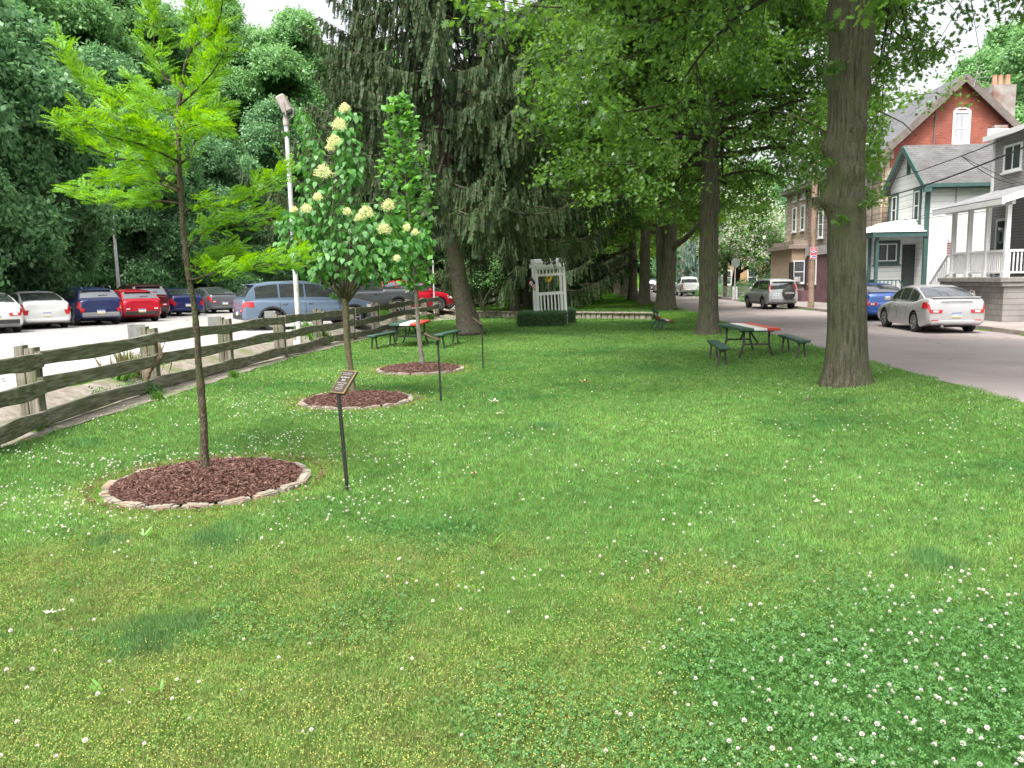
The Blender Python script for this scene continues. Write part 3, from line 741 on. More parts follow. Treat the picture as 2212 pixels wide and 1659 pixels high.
oak('oak_tree', tr3d, br3, cr3b, 'double trunked oak behind the painted bench at the end of the stone edging', (b3.x, b3.y, tz(b3.x, b3.y)), 2.0)
labs = ['oak with a side limb to the left, just beyond the double trunked oak', 'oak with a forking trunk, second beyond the double trunked oak', 'third oak beyond the double trunked one in the avenue row',
        'fourth oak beyond the double trunked one in the avenue row', 'fifth oak beyond the double trunked one in the avenue row', 'sixth oak beyond the double trunked one, small in the distance', 'farthest oak of the avenue row, at the far bend']
for i, (px, d) in enumerate([(1391, 51), (1367, 61), (1349, 72), (1334, 84), (1323, 96), (1315, 109), (1309, 122)]):
    p = PD(px, 640, d); z = tz(p.x, p.y)
    oak('oak_tree', tr3, br3, cr3 if i % 2 == 0 else cr3b, labs[i], (p.x, p.y, z), i * 1.9, 1.0)

# ---------------------------------------------------------------- spruces with hanging twigs
def spruce(seed, H, R0, z0, n_whorl, nb=6, hang=0.8, tw=0.17, zmax=None, asc=0.0):
    rng = random.Random(seed); mb = MB(); pos = []; ax = []; sz = []
    for w_ in range(n_whorl):
        t = w_ / (n_whorl - 1); z = z0 + (H - z0) * t
        for b in range(nb):
            az = b * 2 * math.pi / nb + w_ * 1.1 + rng.uniform(-0.3, 0.3); L = (R0 * (1 - t) ** 0.75 + 0.4) * rng.uniform(0.7, 1.15)
            n = 7; pts = []; 
            for i in range(n + 1):
                s = i / n; r_ = L * s
                zz = z + L * (asc * s - 0.34 * math.sin(s * 2.0) + 0.16 * s ** 3) + rng.uniform(-0.05, 0.05)
                pts.append(Vector((math.cos(az + 0.15 * s) * r_, math.sin(az + 0.15 * s) * r_, zz)))
            mb.tube(pts, [0.05 * (1 - 0.9 * i / n) * (0.6 + 0.6 * (1 - t)) for i in range(n + 1)], n=4, cap=False)
            k = int(L / tw)
            for j in range(k):
                s = (0.12 + 0.88 * (j + rng.random()) / k); i = min(n - 1, int(s * n)); q = pts[i].lerp(pts[i + 1], s * n - i)
                side = Vector((-math.sin(az), math.cos(az), 0))
                for sg in (-1, 1, -1, 1):
                    off = side * sg * rng.uniform(0.0, 0.55 * (1.1 - s))
                    l = hang * rng.choice((0.35, 0.6, 0.9, 1.3)) * rng.uniform(0.7, 1.2) * (0.55 + 0.6 * math.sin(math.pi * min(1, s)))
                    pos.append(tuple(q + off + Vector((0, 0, -0.03)))); sz.append(l)
                    ax.append((math.cos(az) * 0.18 + side.x * sg * 0.15 + rng.gauss(0, 0.08), math.sin(az) * 0.18 + side.y * sg * 0.15 + rng.gauss(0, 0.08), -1))
                # short upright-outward spray on the limb
                pos.append(tuple(q)); sz.append(rng.uniform(0.25, 0.45)); ax.append((math.cos(az) + rng.gauss(0, 0.5), math.sin(az) + rng.gauss(0, 0.5), -0.25))
    r = np.random.RandomState(seed); pos = np.array(pos); ax = np.array(ax, float); sz = np.array(sz); nr = r.normal(0, 1, (len(pos), 3)) * (1, 1, 0.2)
    V1, F1, _ = scatter(T_SPR[0], T_SPR[1], pos, ax, nr, sz)
    return mb, V1, F1
mbs, V1, F1 = spruce(5, 19, 6.6, 5.0, 27, nb=5, hang=0.62, tw=0.105, asc=0.10)
sprA_b = mbs.mesh('spruce_limbs', M_SPRBARK, smooth=True); sprA_c = fast_mesh('spruce_crown', V1, F1, L_SPR)
mbs, V1, F1 = spruce(8, 17, 5.2, 2.9, 32, nb=6, hang=0.6, tw=0.13, asc=0.0)
sprB_b = mbs.mesh('spruce_limbs_low', M_SPRBARK, smooth=True); sprB_c = fast_mesh('spruce_crown_low', V1, F1, L_SPR)
print('spruce faces', len(F1))
def spruce_tree(label, loc, rz, tr, br, cr, sc=1.0):
    t = empty('spruce_tree', loc, rz, label, 'tree', 'weeping spruces between the lot and the avenue'); t.scale = (sc,) * 3
    link('trunk', tr, t); link('branches', br, t); link('crown', cr, t); return t
bS = P(1016, 722, 0.02); dS = bS.y; tp = []; tr_ = []
for (py, cx, wd) in [(722, 1016, 66), (700, 1012, 52), (660, 1003, 42), (610, 993, 36), (560, 986, 33), (500, 977, 31), (400, 966, 29), (300, 955, 26), (200, 946, 22), (60, 936, 18), (-150, 926, 12)]:
    q = PD(cx, py, dS); tp.append((q.x - bS.x, 0, q.z - bS.z)); tr_.append(wd / 2 / F_PX * dS)
trS = trunk_mb(tp + [(tp[-1][0], 0, 19)], tr_ + [0.03], n=22, flare=0.0, rough=0.05, seed=31, step=0.15).mesh('spruce_trunk_leaning', M_SPRBARK, smooth=True)
sp = spruce_tree('tall weeping spruce with a leaning grey trunk right of the left picnic table', bS, 0.0, trS, sprA_b, sprA_c)
for c in sp.children:
    if c.name.startswith(('branches', 'crown')): c.location = (-0.75, 0, 0)
trB = trunk_mb([(0, 0, -0.1), (0.05, 0, 2), (0.12, 0, 5), (0.1, 0, 10), (0, 0, 17)], [0.33, 0.27, 0.24, 0.16, 0.03], n=14, flare=0.35, rough=0.05, seed=33, step=0.3).mesh('spruce_trunk', M_SPRBARK, smooth=True)
for px, d, lb, rz, s in [(1111, 43.8, 'dark spruce with a slim trunk just left of the white arbor, behind the stone edging', 0.3, 0.92), (1138, 50, 'dark spruce directly behind the white arbor, thicker trunk', 1.7, 1.05),
                         (1186, 57, 'spruce seen through the opening of the white arbor', 2.9, 1.22), (1070, 64, 'spruce beyond the far log fence, left of the arbor', 4.1, 1.0)]:
    p = PD(px, 640, d); spruce_tree(lb, (p.x, p.y, tz(p.x, p.y)), rz, trB, sprB_b, sprB_c, s)
p = PD(800, 600, 58); spruce_tree('dark spruce rising behind the charcoal pickup at the edge of the woods', (p.x, p.y, tz(p.x, p.y)), 0.9, trB, sprA_b, sprA_c, 1.05)

# ---------------------------------------------------------------- woods
def wood_parts(seed, H, R0, m_leaf, leaf, ncl, low=0.12, tall=1.0):
    """broad crown of leaf clumps carried on limbs, leafy down to the ground on the edge side"""
    rs = np.random.RandomState(seed); rng = random.Random(seed); mb = MB()
    mb.tube([(0, 0, -0.3), (0.1, 0, H * 0.3), (0.25, 0.1, H * 0.6), (0.1, 0, H * 0.88)], [0.24, 0.2, 0.13, 0.03], n=7)
    # lobes
    nl = 15; lobes = []
    for i in range(nl):
        t = (i + 0.5) / nl; z = H * (low + (0.92 - low) * t); rr = R0 * math.sin(math.pi * min(0.97, 0.22 + 0.70 * t)) * rng.uniform(0.35, 0.78); az = i * 2.4 + rng.uniform(-0.5, 0.5)
        c = Vector((math.cos(az) * rr, math.sin(az) * rr, z)); lobes.append((c, R0 * rng.uniform(0.32, 0.5)))
        mb.tube([(0.15, 0, z * 0.72), tuple(c * 0.6 + Vector((0, 0, z * 0.3))), tuple(c)], [0.09, 0.06, 0.02], n=4, cap=False)
    lobes.append((Vector((0, 0, H * 0.93)), R0 * 0.33))
    pos = []; nr = []
    for c, r in lobes:
        n = int(ncl * (r / R0) ** 2 * 5.2)
        d = norm(rs.normal(0, 1, (n, 3))); d[:, 2] = np.where(d[:, 2] < -0.45, -d[:, 2], d[:, 2])
        k = 0.62 + 0.5 * vnoise(d[:, 0] * 3 + c.x * 3 + 50, d[:, 2] * 3 + d[:, 1] * 2 + c.z + 50, 0.8, seed)
        rad = r * k * rs.uniform(0.88, 1.08, n)
        pos.append(np.array(c) + d * rad[:, None] * (1, 1, 0.8)); nr.append(d + (0, 0, 0.7))
    pos = np.concatenate(pos); nr = np.concatenate(nr) + rs.normal(0, 0.35, (len(pos), 3))
    ax = norm(rs.normal(0, 1, (len(pos), 3)) + (0, 0, -0.5))
    V, Fc, _ = scatter(T_CL[0], T_CL[1], pos, ax, nr, leaf * rs.uniform(0.7, 1.3, len(pos)))
    return mb.mesh('wood_trunk', M_OAKLIMB, smooth=True), fast_mesh('wood_crown', V, Fc, m_leaf)
W = [wood_parts(41, 15, 4.6, L_FOR1, 0.52, 2300), wood_parts(42, 17, 4.4, L_FOR2, 0.46, 2500), wood_parts(43, 13, 4.8, L_FOR1, 0.46, 2500, low=0.05), wood_parts(44, 16, 4.0, L_FOR2, 0.55, 1900, low=0.08)]
print('wood faces', [len(q[1].polygons) for q in W])
rng = random.Random(77)
kinds = ['dark green', 'light green', 'low branching dark', 'pale tall']
zones = []
def wood(x, y, k, s, lb, grp):
    t = empty('woodland_tree', (x, y, tz(x, y) - 0.3), rng.uniform(0, 6.28), lb, 'tree', grp); t.scale = (s, s, s * rng.uniform(0.95, 1.12))
    link('trunk', W[k][0], t); link('crown', W[k][1], t); return t
GW = 'woodland trees on the slope behind the parking lot'
# front row along the woods edge, px position and distance, kind, scale
front = [(-230, 30, 2, 0.95), (-90, 34, 0, 1.0), (20, 38, 2, 1.1), (105, 48, 0, 1.0), (175, 52, 2, 1.0), (255, 54, 0, 1.0), (330, 50, 2, 0.85), (400, 56, 0, 0.9), (470, 56, 2, 0.8), (545, 60, 0, 0.72), (618, 64, 0, 0.92),
         (690, 66, 0, 0.85), (770, 68, 2, 0.9), (900, 72, 0, 1.0), (985, 74, 2, 1.0)]
where = ['at the far left edge', 'above the first white car', 'above the second white car', 'behind the pale blue car roof', 'behind the navy wagon', 'behind the slim lamp post', 'behind the maroon car', 'behind the locust trunk',
         'behind the grey sedan', 'above the tail of the blue car', 'left of the tall white lamp post', 'right of the tall white lamp post', 'behind the lilac crown', 'behind the tulip tree', 'behind the leaning spruce']
for (px, d, k, s), wh in zip(front, where):
    p = PD(px, 610, d); wood(p.x, p.y, k, s, '%s bushy tree at the lot edge, %s' % (kinds[k], wh), GW)
back = [(-260, 44, 1, 1.2), (-120, 50, 3, 1.3), (10, 56, 1, 1.25), (60, 50, 3, 1.1), (140, 60, 1, 1.3), (215, 62, 3, 1.25), (290, 66, 1, 1.25), (365, 70, 0, 1.25), (440, 74, 3, 1.1), (495, 80, 1, 1.32), (578, 84, 3, 1.22), (662, 82, 1, 1.4),
        (740, 86, 3, 1.2), (830, 90, 1, 1.3), (920, 92, 0, 1.3), (1010, 96, 1, 1.3)]
wh2 = ['far left', 'upper left corner', 'left of the locust crown', 'over the white cars', 'behind the tips of the left locust branches', 'behind the lower left locust branches', 'behind the middle of the locust crown', 'behind the locust leader',
       'right of the locust leader', 'left of the open sky gap', 'low in the open sky gap', 'right of the open sky gap', 'behind the top of the lilac', 'behind the tulip tree top', 'behind the spruce limbs', 'behind the spruce trunk']
for (px, d, k, s), wh in zip(back, wh2):
    p = PD(px, 610, d); wood(p.x, p.y, k, s, '%s tree high on the slope, %s' % (kinds[k], wh), GW)
GC = 'trees closing off the far end of the avenue'
for i, (px, d, k, s) in enumerate([(1085, 104, 0, 1.1), (1150, 112, 2, 1.2), (1215, 118, 0, 1.2), (1262, 140, 2, 1.2), (1300, 150, 0, 1.3), (1345, 165, 2, 1.3), (1395, 168, 0, 1.3), (1440, 160, 2, 1.3), (1120, 86, 2, 0.9), (1185, 98, 2, 0.9), (1000, 84, 2, 1.0)]):
    p = PD(px, 605, d)
    wood(p.x, p.y, k, s, ['dark tree in the deep shade left of the arbor top', 'dark tree beyond the arbor, left one', 'dark tree beyond the arbor, right one', 'tree right behind the shaded grass bank', 'tree over the far end of the lawn', 'tree where the street bends away, left of the bend',
         'tree over the bend of the street', 'tree right of the street bend', 'low dark tree seen over the far log fence', 'low tree in the shade right of the arbor', 'low tree over the blue cars'][i], GC)
GR = 'trees on the hill behind the houses'
for i, (px, d, k, s) in enumerate([(2085, 66, 3, 1.0), (2150, 72, 1, 1.25), (2215, 66, 3, 1.15), (2290, 60, 1, 1.2), (1955, 80, 1, 0.6), (1700, 92, 0, 0.85), (1640, 100, 3, 0.9), (1560, 112, 0, 0.85), (1500, 125, 2, 0.95), (1470, 135, 0, 1.0), (1720, 74, 2, 0.6)]):
    p = PD(px, 600, d)
    wood(p.x, p.y, k, s, ['airy tree behind the brick gable peak', 'tall tree behind the big chimney', 'tall tree at the right edge above the grey house', 'tree beyond the right edge of the view', 'low tree behind the slate roof', 'dark tree left of the stone house, behind the blossom tree',
         'pale tree behind the blossom tree top', 'dark tree above the small red garage', 'tree behind the blue spruce', 'tree left of the blue spruce', 'low tree behind the wire fence beside the stone house'][i], GR)
# ivy and undergrowth over the slopes: nobody could count it
rs = np.random.RandomState(3)
def cover(name, pts, leaf, m, label, seed, lift=0.25):
    r = np.random.RandomState(seed); n = len(pts)
    z = terrain(pts[:, 0], pts[:, 1]) + r.uniform(0, lift, n) * (0.3 + vnoise(pts[:, 0], pts[:, 1], 1.7, seed) * 1.6)
    V, Fc, _ = scatter(T_CL[0], T_CL[1], np.column_stack([pts, z]), r.normal(0, 1, (n, 3)), r.normal(0, 0.5, (n, 3)) + (0, -0.4, 1), leaf * r.uniform(0.6, 1.4, n))
    return tag(link(name, fast_mesh(name, V, Fc, m)), label, 'ground cover', kind='stuff')
n = 26000
yv = rs.uniform(0, 30, n) ** 1.0; xv = rs.uniform(-75, 16, n); pts = np.column_stack([xv, np.interp(xv, *YB) - 1.2 + yv])
cover('undergrowth', pts, 0.42, L_IVY, 'ivy and low bushes covering the wooded slope', 4, 0.9)
pts = np.column_stack([rs.uniform(26, 75, 5000), rs.uniform(56, 110, 5000)])
cover('hill_undergrowth', pts, 0.5, L_IVY, 'bushy growth covering the hill behind the houses', 5, 0.9)
# ================================================================== lawn, clover, flowers (stuff)
M_BLADE, _nt, _out = newmat('grass_blade')
_at = N(_nt, 'ShaderNodeAttribute'); _at.attribute_name = 'tint'
_d = N(_nt, 'ShaderNodeBsdfDiffuse'); _t = N(_nt, 'ShaderNodeBsdfTranslucent'); _mx = N(_nt, 'ShaderNodeMixShader'); _mx.inputs[0].default_value = 0.4
_nt.links.new(_at.outputs['Color'], _d.inputs['Color']); _nt.links.new(_at.outputs['Color'], _t.inputs['Color'])
_nt.links.new(_d.outputs[0], _mx.inputs[1]); _nt.links.new(_t.outputs[0], _mx.inputs[2]); _nt.links.new(_mx.outputs[0], _out.inputs['Surface'])
BEDS = []
for (cx, cy, hw) in ((443, 1046, 0), (767, 864, 0), (908, 796.5, 0)):
    pass
def bed_from(pxl, pxr, pyt, pyb):
    a = P((pxl + pxr) / 2, pyt, 0.03); b = P((pxl + pxr) / 2, pyb, 0.03); cy = (a.y + b.y) / 2
    c = P((pxl + pxr) / 2, (pyt + pyb) / 2, 0.03); l = P(pxl, (pyt + pyb) / 2, 0.03); r = P(pxr, (pyt + pyb) / 2, 0.03)
    return (c.x, cy, (r - l).length / 2, (a.y - b.y) / 2)
BEDS = [bed_from(230, 657, 990, 1096), bed_from(647, 890, 846, 882), bed_from(813, 1001, 785, 808)]
print('beds', BEDS)
def in_beds(x, y, pad=0.0):
    k = np.zeros(len(x), bool)
    for cx, cy, rx, ry in BEDS: k |= ((x - cx) / (rx + pad)) ** 2 + ((y - cy) / (ry + pad)) ** 2 < 1
    return k
def bed_halo(x, y):
    k = np.zeros(len(x))
    for cx, cy, rx, ry in BEDS:
        d = np.sqrt(((x - cx) / (rx + 0.1)) ** 2 + ((y - cy) / (ry + 0.1)) ** 2)
        k = np.maximum(k, np.clip(1 - (d - 1) / 0.32, 0, 1))
    return k
def on_lawn(x, y):
    u = x - xf(y); v = x - xr(y)
    e = (vnoise(x, y, 0.35, 5) - 0.5) * 0.3
    return (u > 0.30 + e) & (v < 0.05 + e) & ~in_beds(x, y, 0.03)
rs = np.random.RandomState(12)
def lawn_points(n, y0, y1):
    """points spread so that their number per picture area stays level: density falls with distance"""
    u = rs.uniform(0, 1, n); y = y0 * (y1 / y0) ** u          # p(y) ~ 1/y
    half = 0.70 * y + 1.2
    x = rs.uniform(-1, 1, n) * half
    k = on_lawn(x, y); return x[k], y[k]
TUFTS = [(475, 1165, 0.50), (240, 1172, 0.26), (335, 1375, 0.42), (2005, 1215, 0.34), (1180, 925, 0.35), (190, 965, 0.35)]
TP = [(P(a, b, 0.0), r) for a, b, r in TUFTS]
def tuftness(x, y):
    k = np.zeros(len(x))
    for p, r in TP:
        d = np.sqrt((x - p.x) ** 2 + ((y - p.y)) ** 2); k = np.maximum(k, np.clip(1.25 - d / r * 1.3 + (vnoise(x, y, 0.12, 9) - 0.5) * 0.8, 0, 1))
    return k
def zones(x, y):
    """yellow: dry medick mat of the near lawn; clov: clover carpet at the near right"""
    n1 = fbm(x, y, 1.1, 21); n2 = fbm(x, y, 2.6, 33)
    yel = sm((6.2 - y + (n1 - 0.5) * 3.0 + rs.normal(0, 0.3, len(x)) + np.clip(-x, -1, 1.5) * 0.25) / 2.4) * np.clip(0.4 + n2 * 1.1, 0, 1)
    cl = sm((x + 0.72 - np.maximum(0, y - 3.4) * 0.75 + (n1 - 0.5) * 3.0 + (n2 - 0.5) * 1.6 + rs.normal(0, 0.22, len(x))) / 1.5) * sm((5.5 - y + (n2 - 0.5) * 2.2 + rs.normal(0, 0.25, len(x))) / 1.5)
    return yel * (1 - cl), np.clip(cl, 0, 1)
def lawn_colour(x, y):
    n = len(x); yel, cl = zones(x, y); tf = tuftness(x, y); big = fbm(x, y, 2.2, 3); sml = vnoise(x, y, 0.3, 6)
    ld = fbm(x, y, 0.9, 44)
    base = np.array([0.104, 0.212, 0.060]); lite = np.array([0.155, 0.275, 0.078]); dark = np.array([0.058, 0.155, 0.048])
    yl = np.array([0.168, 0.215, 0.060]); br = np.array([0.24, 0.17, 0.09]); cv = np.array([0.060, 0.165, 0.045]); bl = np.array([0.065, 0.165, 0.06])
    def mix(a, b, t): return a * (1 - t[:, None]) + b * t[:, None]
    c = mix(np.tile(base, (n, 1)), lite, np.clip((big - 0.42) * 3.0, 0, 1)); c = mix(c, dark, np.clip((0.47 - big) * 3.0 + (0.36 - ld) * 3, 0, 0.85))
    c = mix(c, yl, yel * np.clip(0.45 + sml, 0, 1)); c = mix(c, br, yel * (rs.uniform(0, 1, n) < np.clip(0.15 + 0.9 * (vnoise(x, y, 0.11, 66) - 0.25), 0.1, 0.8)) * 0.85)
    c = mix(c, br, (rs.uniform(0, 1, n) < 0.07).astype(float) * 0.8)
    c = mix(c, cv, cl * 0.7); c = mix(c, bl, tf * 0.7)
    h = bed_halo(x, y); c = mix(c, np.array([0.26, 0.25, 0.08]), h * (rs.uniform(0, 1, n) < 0.55) * 0.85)
    return c * 1.45 * (0.72 + 0.5 * vnoise(x, y, 0.09, 55) + 0.06)[:, None] * rs.uniform(0.7, 1.3, (n, 1)), yel, cl, tf
def blades(n, y0, y1, hk, wk, name_):
    x, y = lawn_points(n, y0, y1); col, yel, cl, tf = lawn_colour(x, y); m = len(x)
    z = terrain(x, y) + (vnoise(x, y, 2.3, 3) - 0.5) * 0.05 * ((x - xf(y) > 1.0) & (x - xr(y) < -2)) - 0.004
    h = hk * (0.028 + 0.026 * fbm(x, y, 0.7, 17)) * rs.uniform(0.55, 1.3, m) * (1 - 0.35 * yel) * (1 + 1.1 * tf)
    w = wk * rs.uniform(0.7, 1.3, m) * np.maximum(0.0021, y * 0.00052)
    az = rs.uniform(0, 2 * math.pi, m); ln = h * rs.uniform(0.2, 0.9, m); aw = rs.uniform(0, 2 * math.pi, m)
    V = np.zeros((m, 3, 3)); dx, dy = np.cos(aw) * w, np.sin(aw) * w
    V[:, 0] = np.stack([x - dx, y - dy, z], 1); V[:, 1] = np.stack([x + dx, y + dy, z], 1); V[:, 2] = np.stack([x + np.cos(az) * ln, y + np.sin(az) * ln, z + h], 1)
    tint = np.repeat(col, 3, axis=0)
    return V.reshape(-1, 3), np.arange(3 * m).reshape(-1, 3), tint
VA, FA, TA = blades(1350000, 2.9, 46, 1.0, 1.0, 'near')
tag(link('grass', fast_mesh('grass', VA, FA, M_BLADE, tint=TA)), 'short mown green grass with yellowish and darker patches', 'grass', kind='stuff')
# far lawn strip along the avenue
x = rs.uniform(-5, 13.5, 60000); y = rs.uniform(44, 120, 60000); k = on_lawn(x, y) & (y < np.interp(x, *YB) + 2); x, y = x[k], y[k]
m = len(x); z = terrain(x, y); h = rs.uniform(0.05, 0.10, m); w = 0.02 * y / 45; aw = rs.uniform(0, 6.28, m)
V = np.zeros((m, 3, 3)); V[:, 0] = np.stack([x - np.cos(aw) * w, y - np.sin(aw) * w, z], 1); V[:, 1] = np.stack([x + np.cos(aw) * w, y + np.sin(aw) * w, z], 1); V[:, 2] = np.stack([x, y, z + h], 1)
col = np.array([0.09, 0.22, 0.03])[None] * rs.uniform(0.6, 1.5, (m, 1))
tag(link('avenue_grass', fast_mesh('avenue_grass', V.reshape(-1, 3), np.arange(3 * m).reshape(-1, 3), M_BLADE, tint=np.repeat(col, 3, 0))), 'green grass of the avenue lawn beyond the stone edging', 'grass', kind='stuff')

# clover and medick leaves: three round leaflets lying near the top of the sward
def trefoil():
    v = []; f = []
    for k in range(3):
        a = k * 2.094; o = len(v)
        for (r_, w_) in ((0.05, 0.0), (0.55, -0.42), (1.0, -0.22), (0.92, 0.0), (1.0, 0.22), (0.55, 0.42)):
            v.append((r_ * math.cos(a) - w_ * math.sin(a), r_ * math.sin(a) + w_ * math.cos(a), 0.12 if r_ > 0.5 and abs(w_) > 0.1 else 0))
        f.append(tuple(range(o, o + 6)))
    return np.array(v, float), np.array(f)
T_TRE = trefoil()
def trefoils(n, y0, y1, mode):
    x, y = lawn_points(n, y0, y1); yel, cl = zones(x, y); r = rs.uniform(0, 1, len(x)); patch = fbm(x, y, 0.9, 44)
    if mode == 'clover': k = r < np.clip(cl * (0.25 + 0.8 * vnoise(x, y, 0.33, 88)) + np.clip((0.42 - patch) * 5, 0, 0.6) * (y < 13), 0, 1)
    else: k = r < yel * 0.8
    k &= tuftness(x, y) < 0.4
    x, y = x[k], y[k]; m = len(x); cl = cl[k]
    z = terrain(x, y) + (0.022 + 0.03 * fbm(x, y, 0.5, 61)) * np.where(cl > 0.5, 1.25, 1.0) * rs.uniform(0.6, 1.2, m)
    s = (0.0085 + 0.004 * rs.uniform(0, 1, m)) * np.where(cl > 0.4, 1.15, 0.95) if mode == 'clover' else np.full(m, 0.0052)
    nr = rs.normal(0, 0.38, (m, 3)) + (0, -0.25, 1)
    V, Fc, _ = scatter(T_TRE[0], T_TRE[1], np.stack([x, y, z], 1), rs.normal(0, 1, (m, 3)), nr, s * rs.uniform(0.7, 1.35, m))
    return V, Fc
L_CLOV = leaf_mat('clover_leaf', [(0.045, 0.135, 0.035), (0.08, 0.195, 0.05), (0.12, 0.25, 0.068), (0.055, 0.155, 0.04)], trans=0.3, gloss=0.02)
L_MED = leaf_mat('medick_leaf', [(0.115, 0.22, 0.042), (0.18, 0.295, 0.055), (0.26, 0.28, 0.09), (0.14, 0.25, 0.05)], trans=0.35, gloss=0.03)
V, Fc = trefoils(150000, 2.9, 16, 'clover'); tag(link('clover_leaves', fast_mesh('clover_leaves', V, Fc, L_CLOV)), 'dark green clover carpet in the lawn at the near right', 'clover', kind='stuff')
V, Fc = trefoils(170000, 2.9, 7.5, 'med'); tag(link('medick_leaves', fast_mesh('medick_leaves', V, Fc, L_MED)), 'yellowish mat of tiny low leaves in the near lawn', 'ground cover', kind='stuff')
# yellow medick heads
bm = bmesh.new(); bmesh.ops.create_icosphere(bm, subdivisions=1, radius=1.0)
ICO = (np.array([tuple(v.co) for v in bm.verts]), np.array([[v.index for v in f.verts] for f in bm.faces])); bm.free()
M_YEL = mat('medick_flower', (0.52, 0.50, 0.10), (0.42, 0.46, 0.09), scale=30, rough=0.8)
x, y = lawn_points(75000, 2.9, 7.8); yel, cl = zones(x, y); k = (rs.uniform(0, 1, len(x)) < yel * 0.7 * (vnoise(x, y, 0.3, 71) > 0.3)); x, y = x[k], y[k]; m = len(x)
z = terrain(x, y) + rs.uniform(0.026, 0.042, m)
V, Fc, _ = scatter(ICO[0], ICO[1], np.stack([x, y, z], 1), rs.normal(0, 1, (m, 3)), rs.normal(0, 1, (m, 3)), rs.uniform(0.0018, 0.0034, m))
tag(link('medick_flowers', fast_mesh('medick_flowers', V, Fc, M_YEL)), 'tiny yellow flowers dotted through the near lawn', 'flowers', kind='stuff')
print('yellow', m)
# white clover heads: small globes of upright florets, browning skirt below
def head_template():
    v = []; f = []; r = np.random.RandomState(2)
    for i in range(26):
        t = (i + 0.5) / 26; el = math.asin(1 - 1.35 * t); az = i * 2.4
        d = np.array([math.cos(az) * math.cos(el), math.sin(az) * math.cos(el), math.sin(el)]); s = np.cross(d, (0, 0, 1.0)); s /= max(1e-6, np.linalg.norm(s)); o = len(v)
        b = d * 0.35; tip = d * 1.0 + (0, 0, 0.12)
        v += [tuple(b), tuple((b + tip) / 2 + s * 0.20), tuple(tip), tuple((b + tip) / 2 - s * 0.20)]; f.append((o, o + 1, o + 2, o + 3))
    return np.array(v)[:, [2, 0, 1]], np.array(f)   # along = up
T_HEAD = head_template()
L_HEAD = leaf_mat('clover_head', [(0.74, 0.70, 0.66), (0.85, 0.82, 0.78), (0.62, 0.50, 0.45), (0.80, 0.77, 0.74)], trans=0.25, gloss=0.02)
def clover_heads():
    x, y = lawn_points(60000, 2.9, 26); yel, cl = zones(x, y); n = len(x)
    patch = fbm(x, y, 1.0, 91); d = 0.010 + 0.10 * np.clip(cl, 0, 1) * (0.30 + 0.40 * (patch > 0.45))
    far = np.clip((y - 5.5) / 2, 0, 1) * np.clip((23 - y) / 5, 0, 1)
    leftband = np.clip((-x + 0.4 - 0.10 * y) / 1.2, 0, 1)
    d += far * (0.05 + 0.30 * leftband) * np.clip((patch - 0.36) * 4.5, 0, 1.2) * np.clip(12 / np.maximum(y, 1), 0.35, 1.0)
    d += 0.05 * (y < 6.5) * (patch > 0.62) * (x > -1)
    d *= (1 - 0.8 * np.clip(yel * 1.3, 0, 1) * (patch < 0.6)); d *= np.where((x > 3.5) & (y > 15), 0.25, 1)
    k = (rs.uniform(0, 1, n) < d) & (tuftness(x, y) < 0.3); x, y = x[k], y[k]; m = len(x)
    z = terrain(x, y) + rs.uniform(0.045, 0.075, m)
    s = rs.uniform(0.007, 0.0135, m) * np.where(y > 8, 1.15, 1)
    ax = rs.normal(0, 0.25, (m, 3)) + (0, 0, 1); V, Fc, _ = scatter(T_HEAD[0], T_HEAD[1], np.stack([x, y, z], 1), ax, rs.normal(0, 1, (m, 3)), s)
    # stalks
    st = np.zeros((m, 4, 3)); st[:, 0] = np.stack([x - 0.0012, y, z - 0.055], 1); st[:, 1] = np.stack([x + 0.0012, y, z - 0.055], 1); st[:, 2] = np.stack([x + 0.0012, y, z], 1); st[:, 3] = np.stack([x - 0.0012, y, z], 1)
    return V, Fc, st.reshape(-1, 3), np.arange(4 * m).reshape(-1, 4), m
V, Fc, S, SF, m = clover_heads(); print('heads', m)
o = link('white_clover_flowers', fast_mesh('white_clover_flowers', V, Fc, L_HEAD)); tag(o, 'small white clover flower heads scattered over the lawn', 'flowers', kind='stuff')
so_ = link('stalks', fast_mesh('clover_stalks', S, SF, L_CLOV), o); so_['kind'] = 'stuff'
# single broad weed leaves and fallen leaves
M_DRY = mat('dry_leaf', (0.42, 0.27, 0.13), (0.55, 0.42, 0.28), scale=20, rough=0.8)
M_PALE = mat('pale_leaf', (0.55, 0.50, 0.42), (0.42, 0.44, 0.30), scale=20, rough=0.8)
def fallen(px, py, s, m, label, seed, curl=0.35):
    r = random.Random(seed); p = P(px, py, 0.0); mb = MB(); n = 12; ang = r.uniform(0, 6.28)
    ring = []
    prof = [0.35, 0.8, 0.45, 1.0, 0.4, 0.9, 0.5, 1.05, 0.4, 0.85, 0.45, 0.7]
    for i in range(n):
        a = ang + i * 2 * math.pi / n; rr = s * prof[i]; ring.append((math.cos(a) * rr, math.sin(a) * rr * 0.75, 0.045 + curl * s * abs(math.sin(a * 1.5)) * prof[i]))
    mb.v = [(0, 0, 0.04)] + ring; mb.f = [(0, i + 1, (i + 1) % n + 1) for i in range(n)]; mb.m = [0] * n
    o = mb.build('fallen_leaf', m, loc=(p.x, p.y, tz(p.x, p.y))); tag(o, label, 'leaf', 'dry leaves lying on the lawn')
fallen(1262, 831, 0.13, M_DRY, 'curled orange brown leaf alone on the mid lawn, in line with the white arbor', 1, 0.7)
fallen(1066, 874, 0.11, M_PALE, 'pale crumpled leaf on the lawn right of the second plaque post', 2, 0.6)
fallen(1078, 900, 0.08, M_PALE, 'small pale leaf just below the crumpled one, right of the second plaque post', 3)
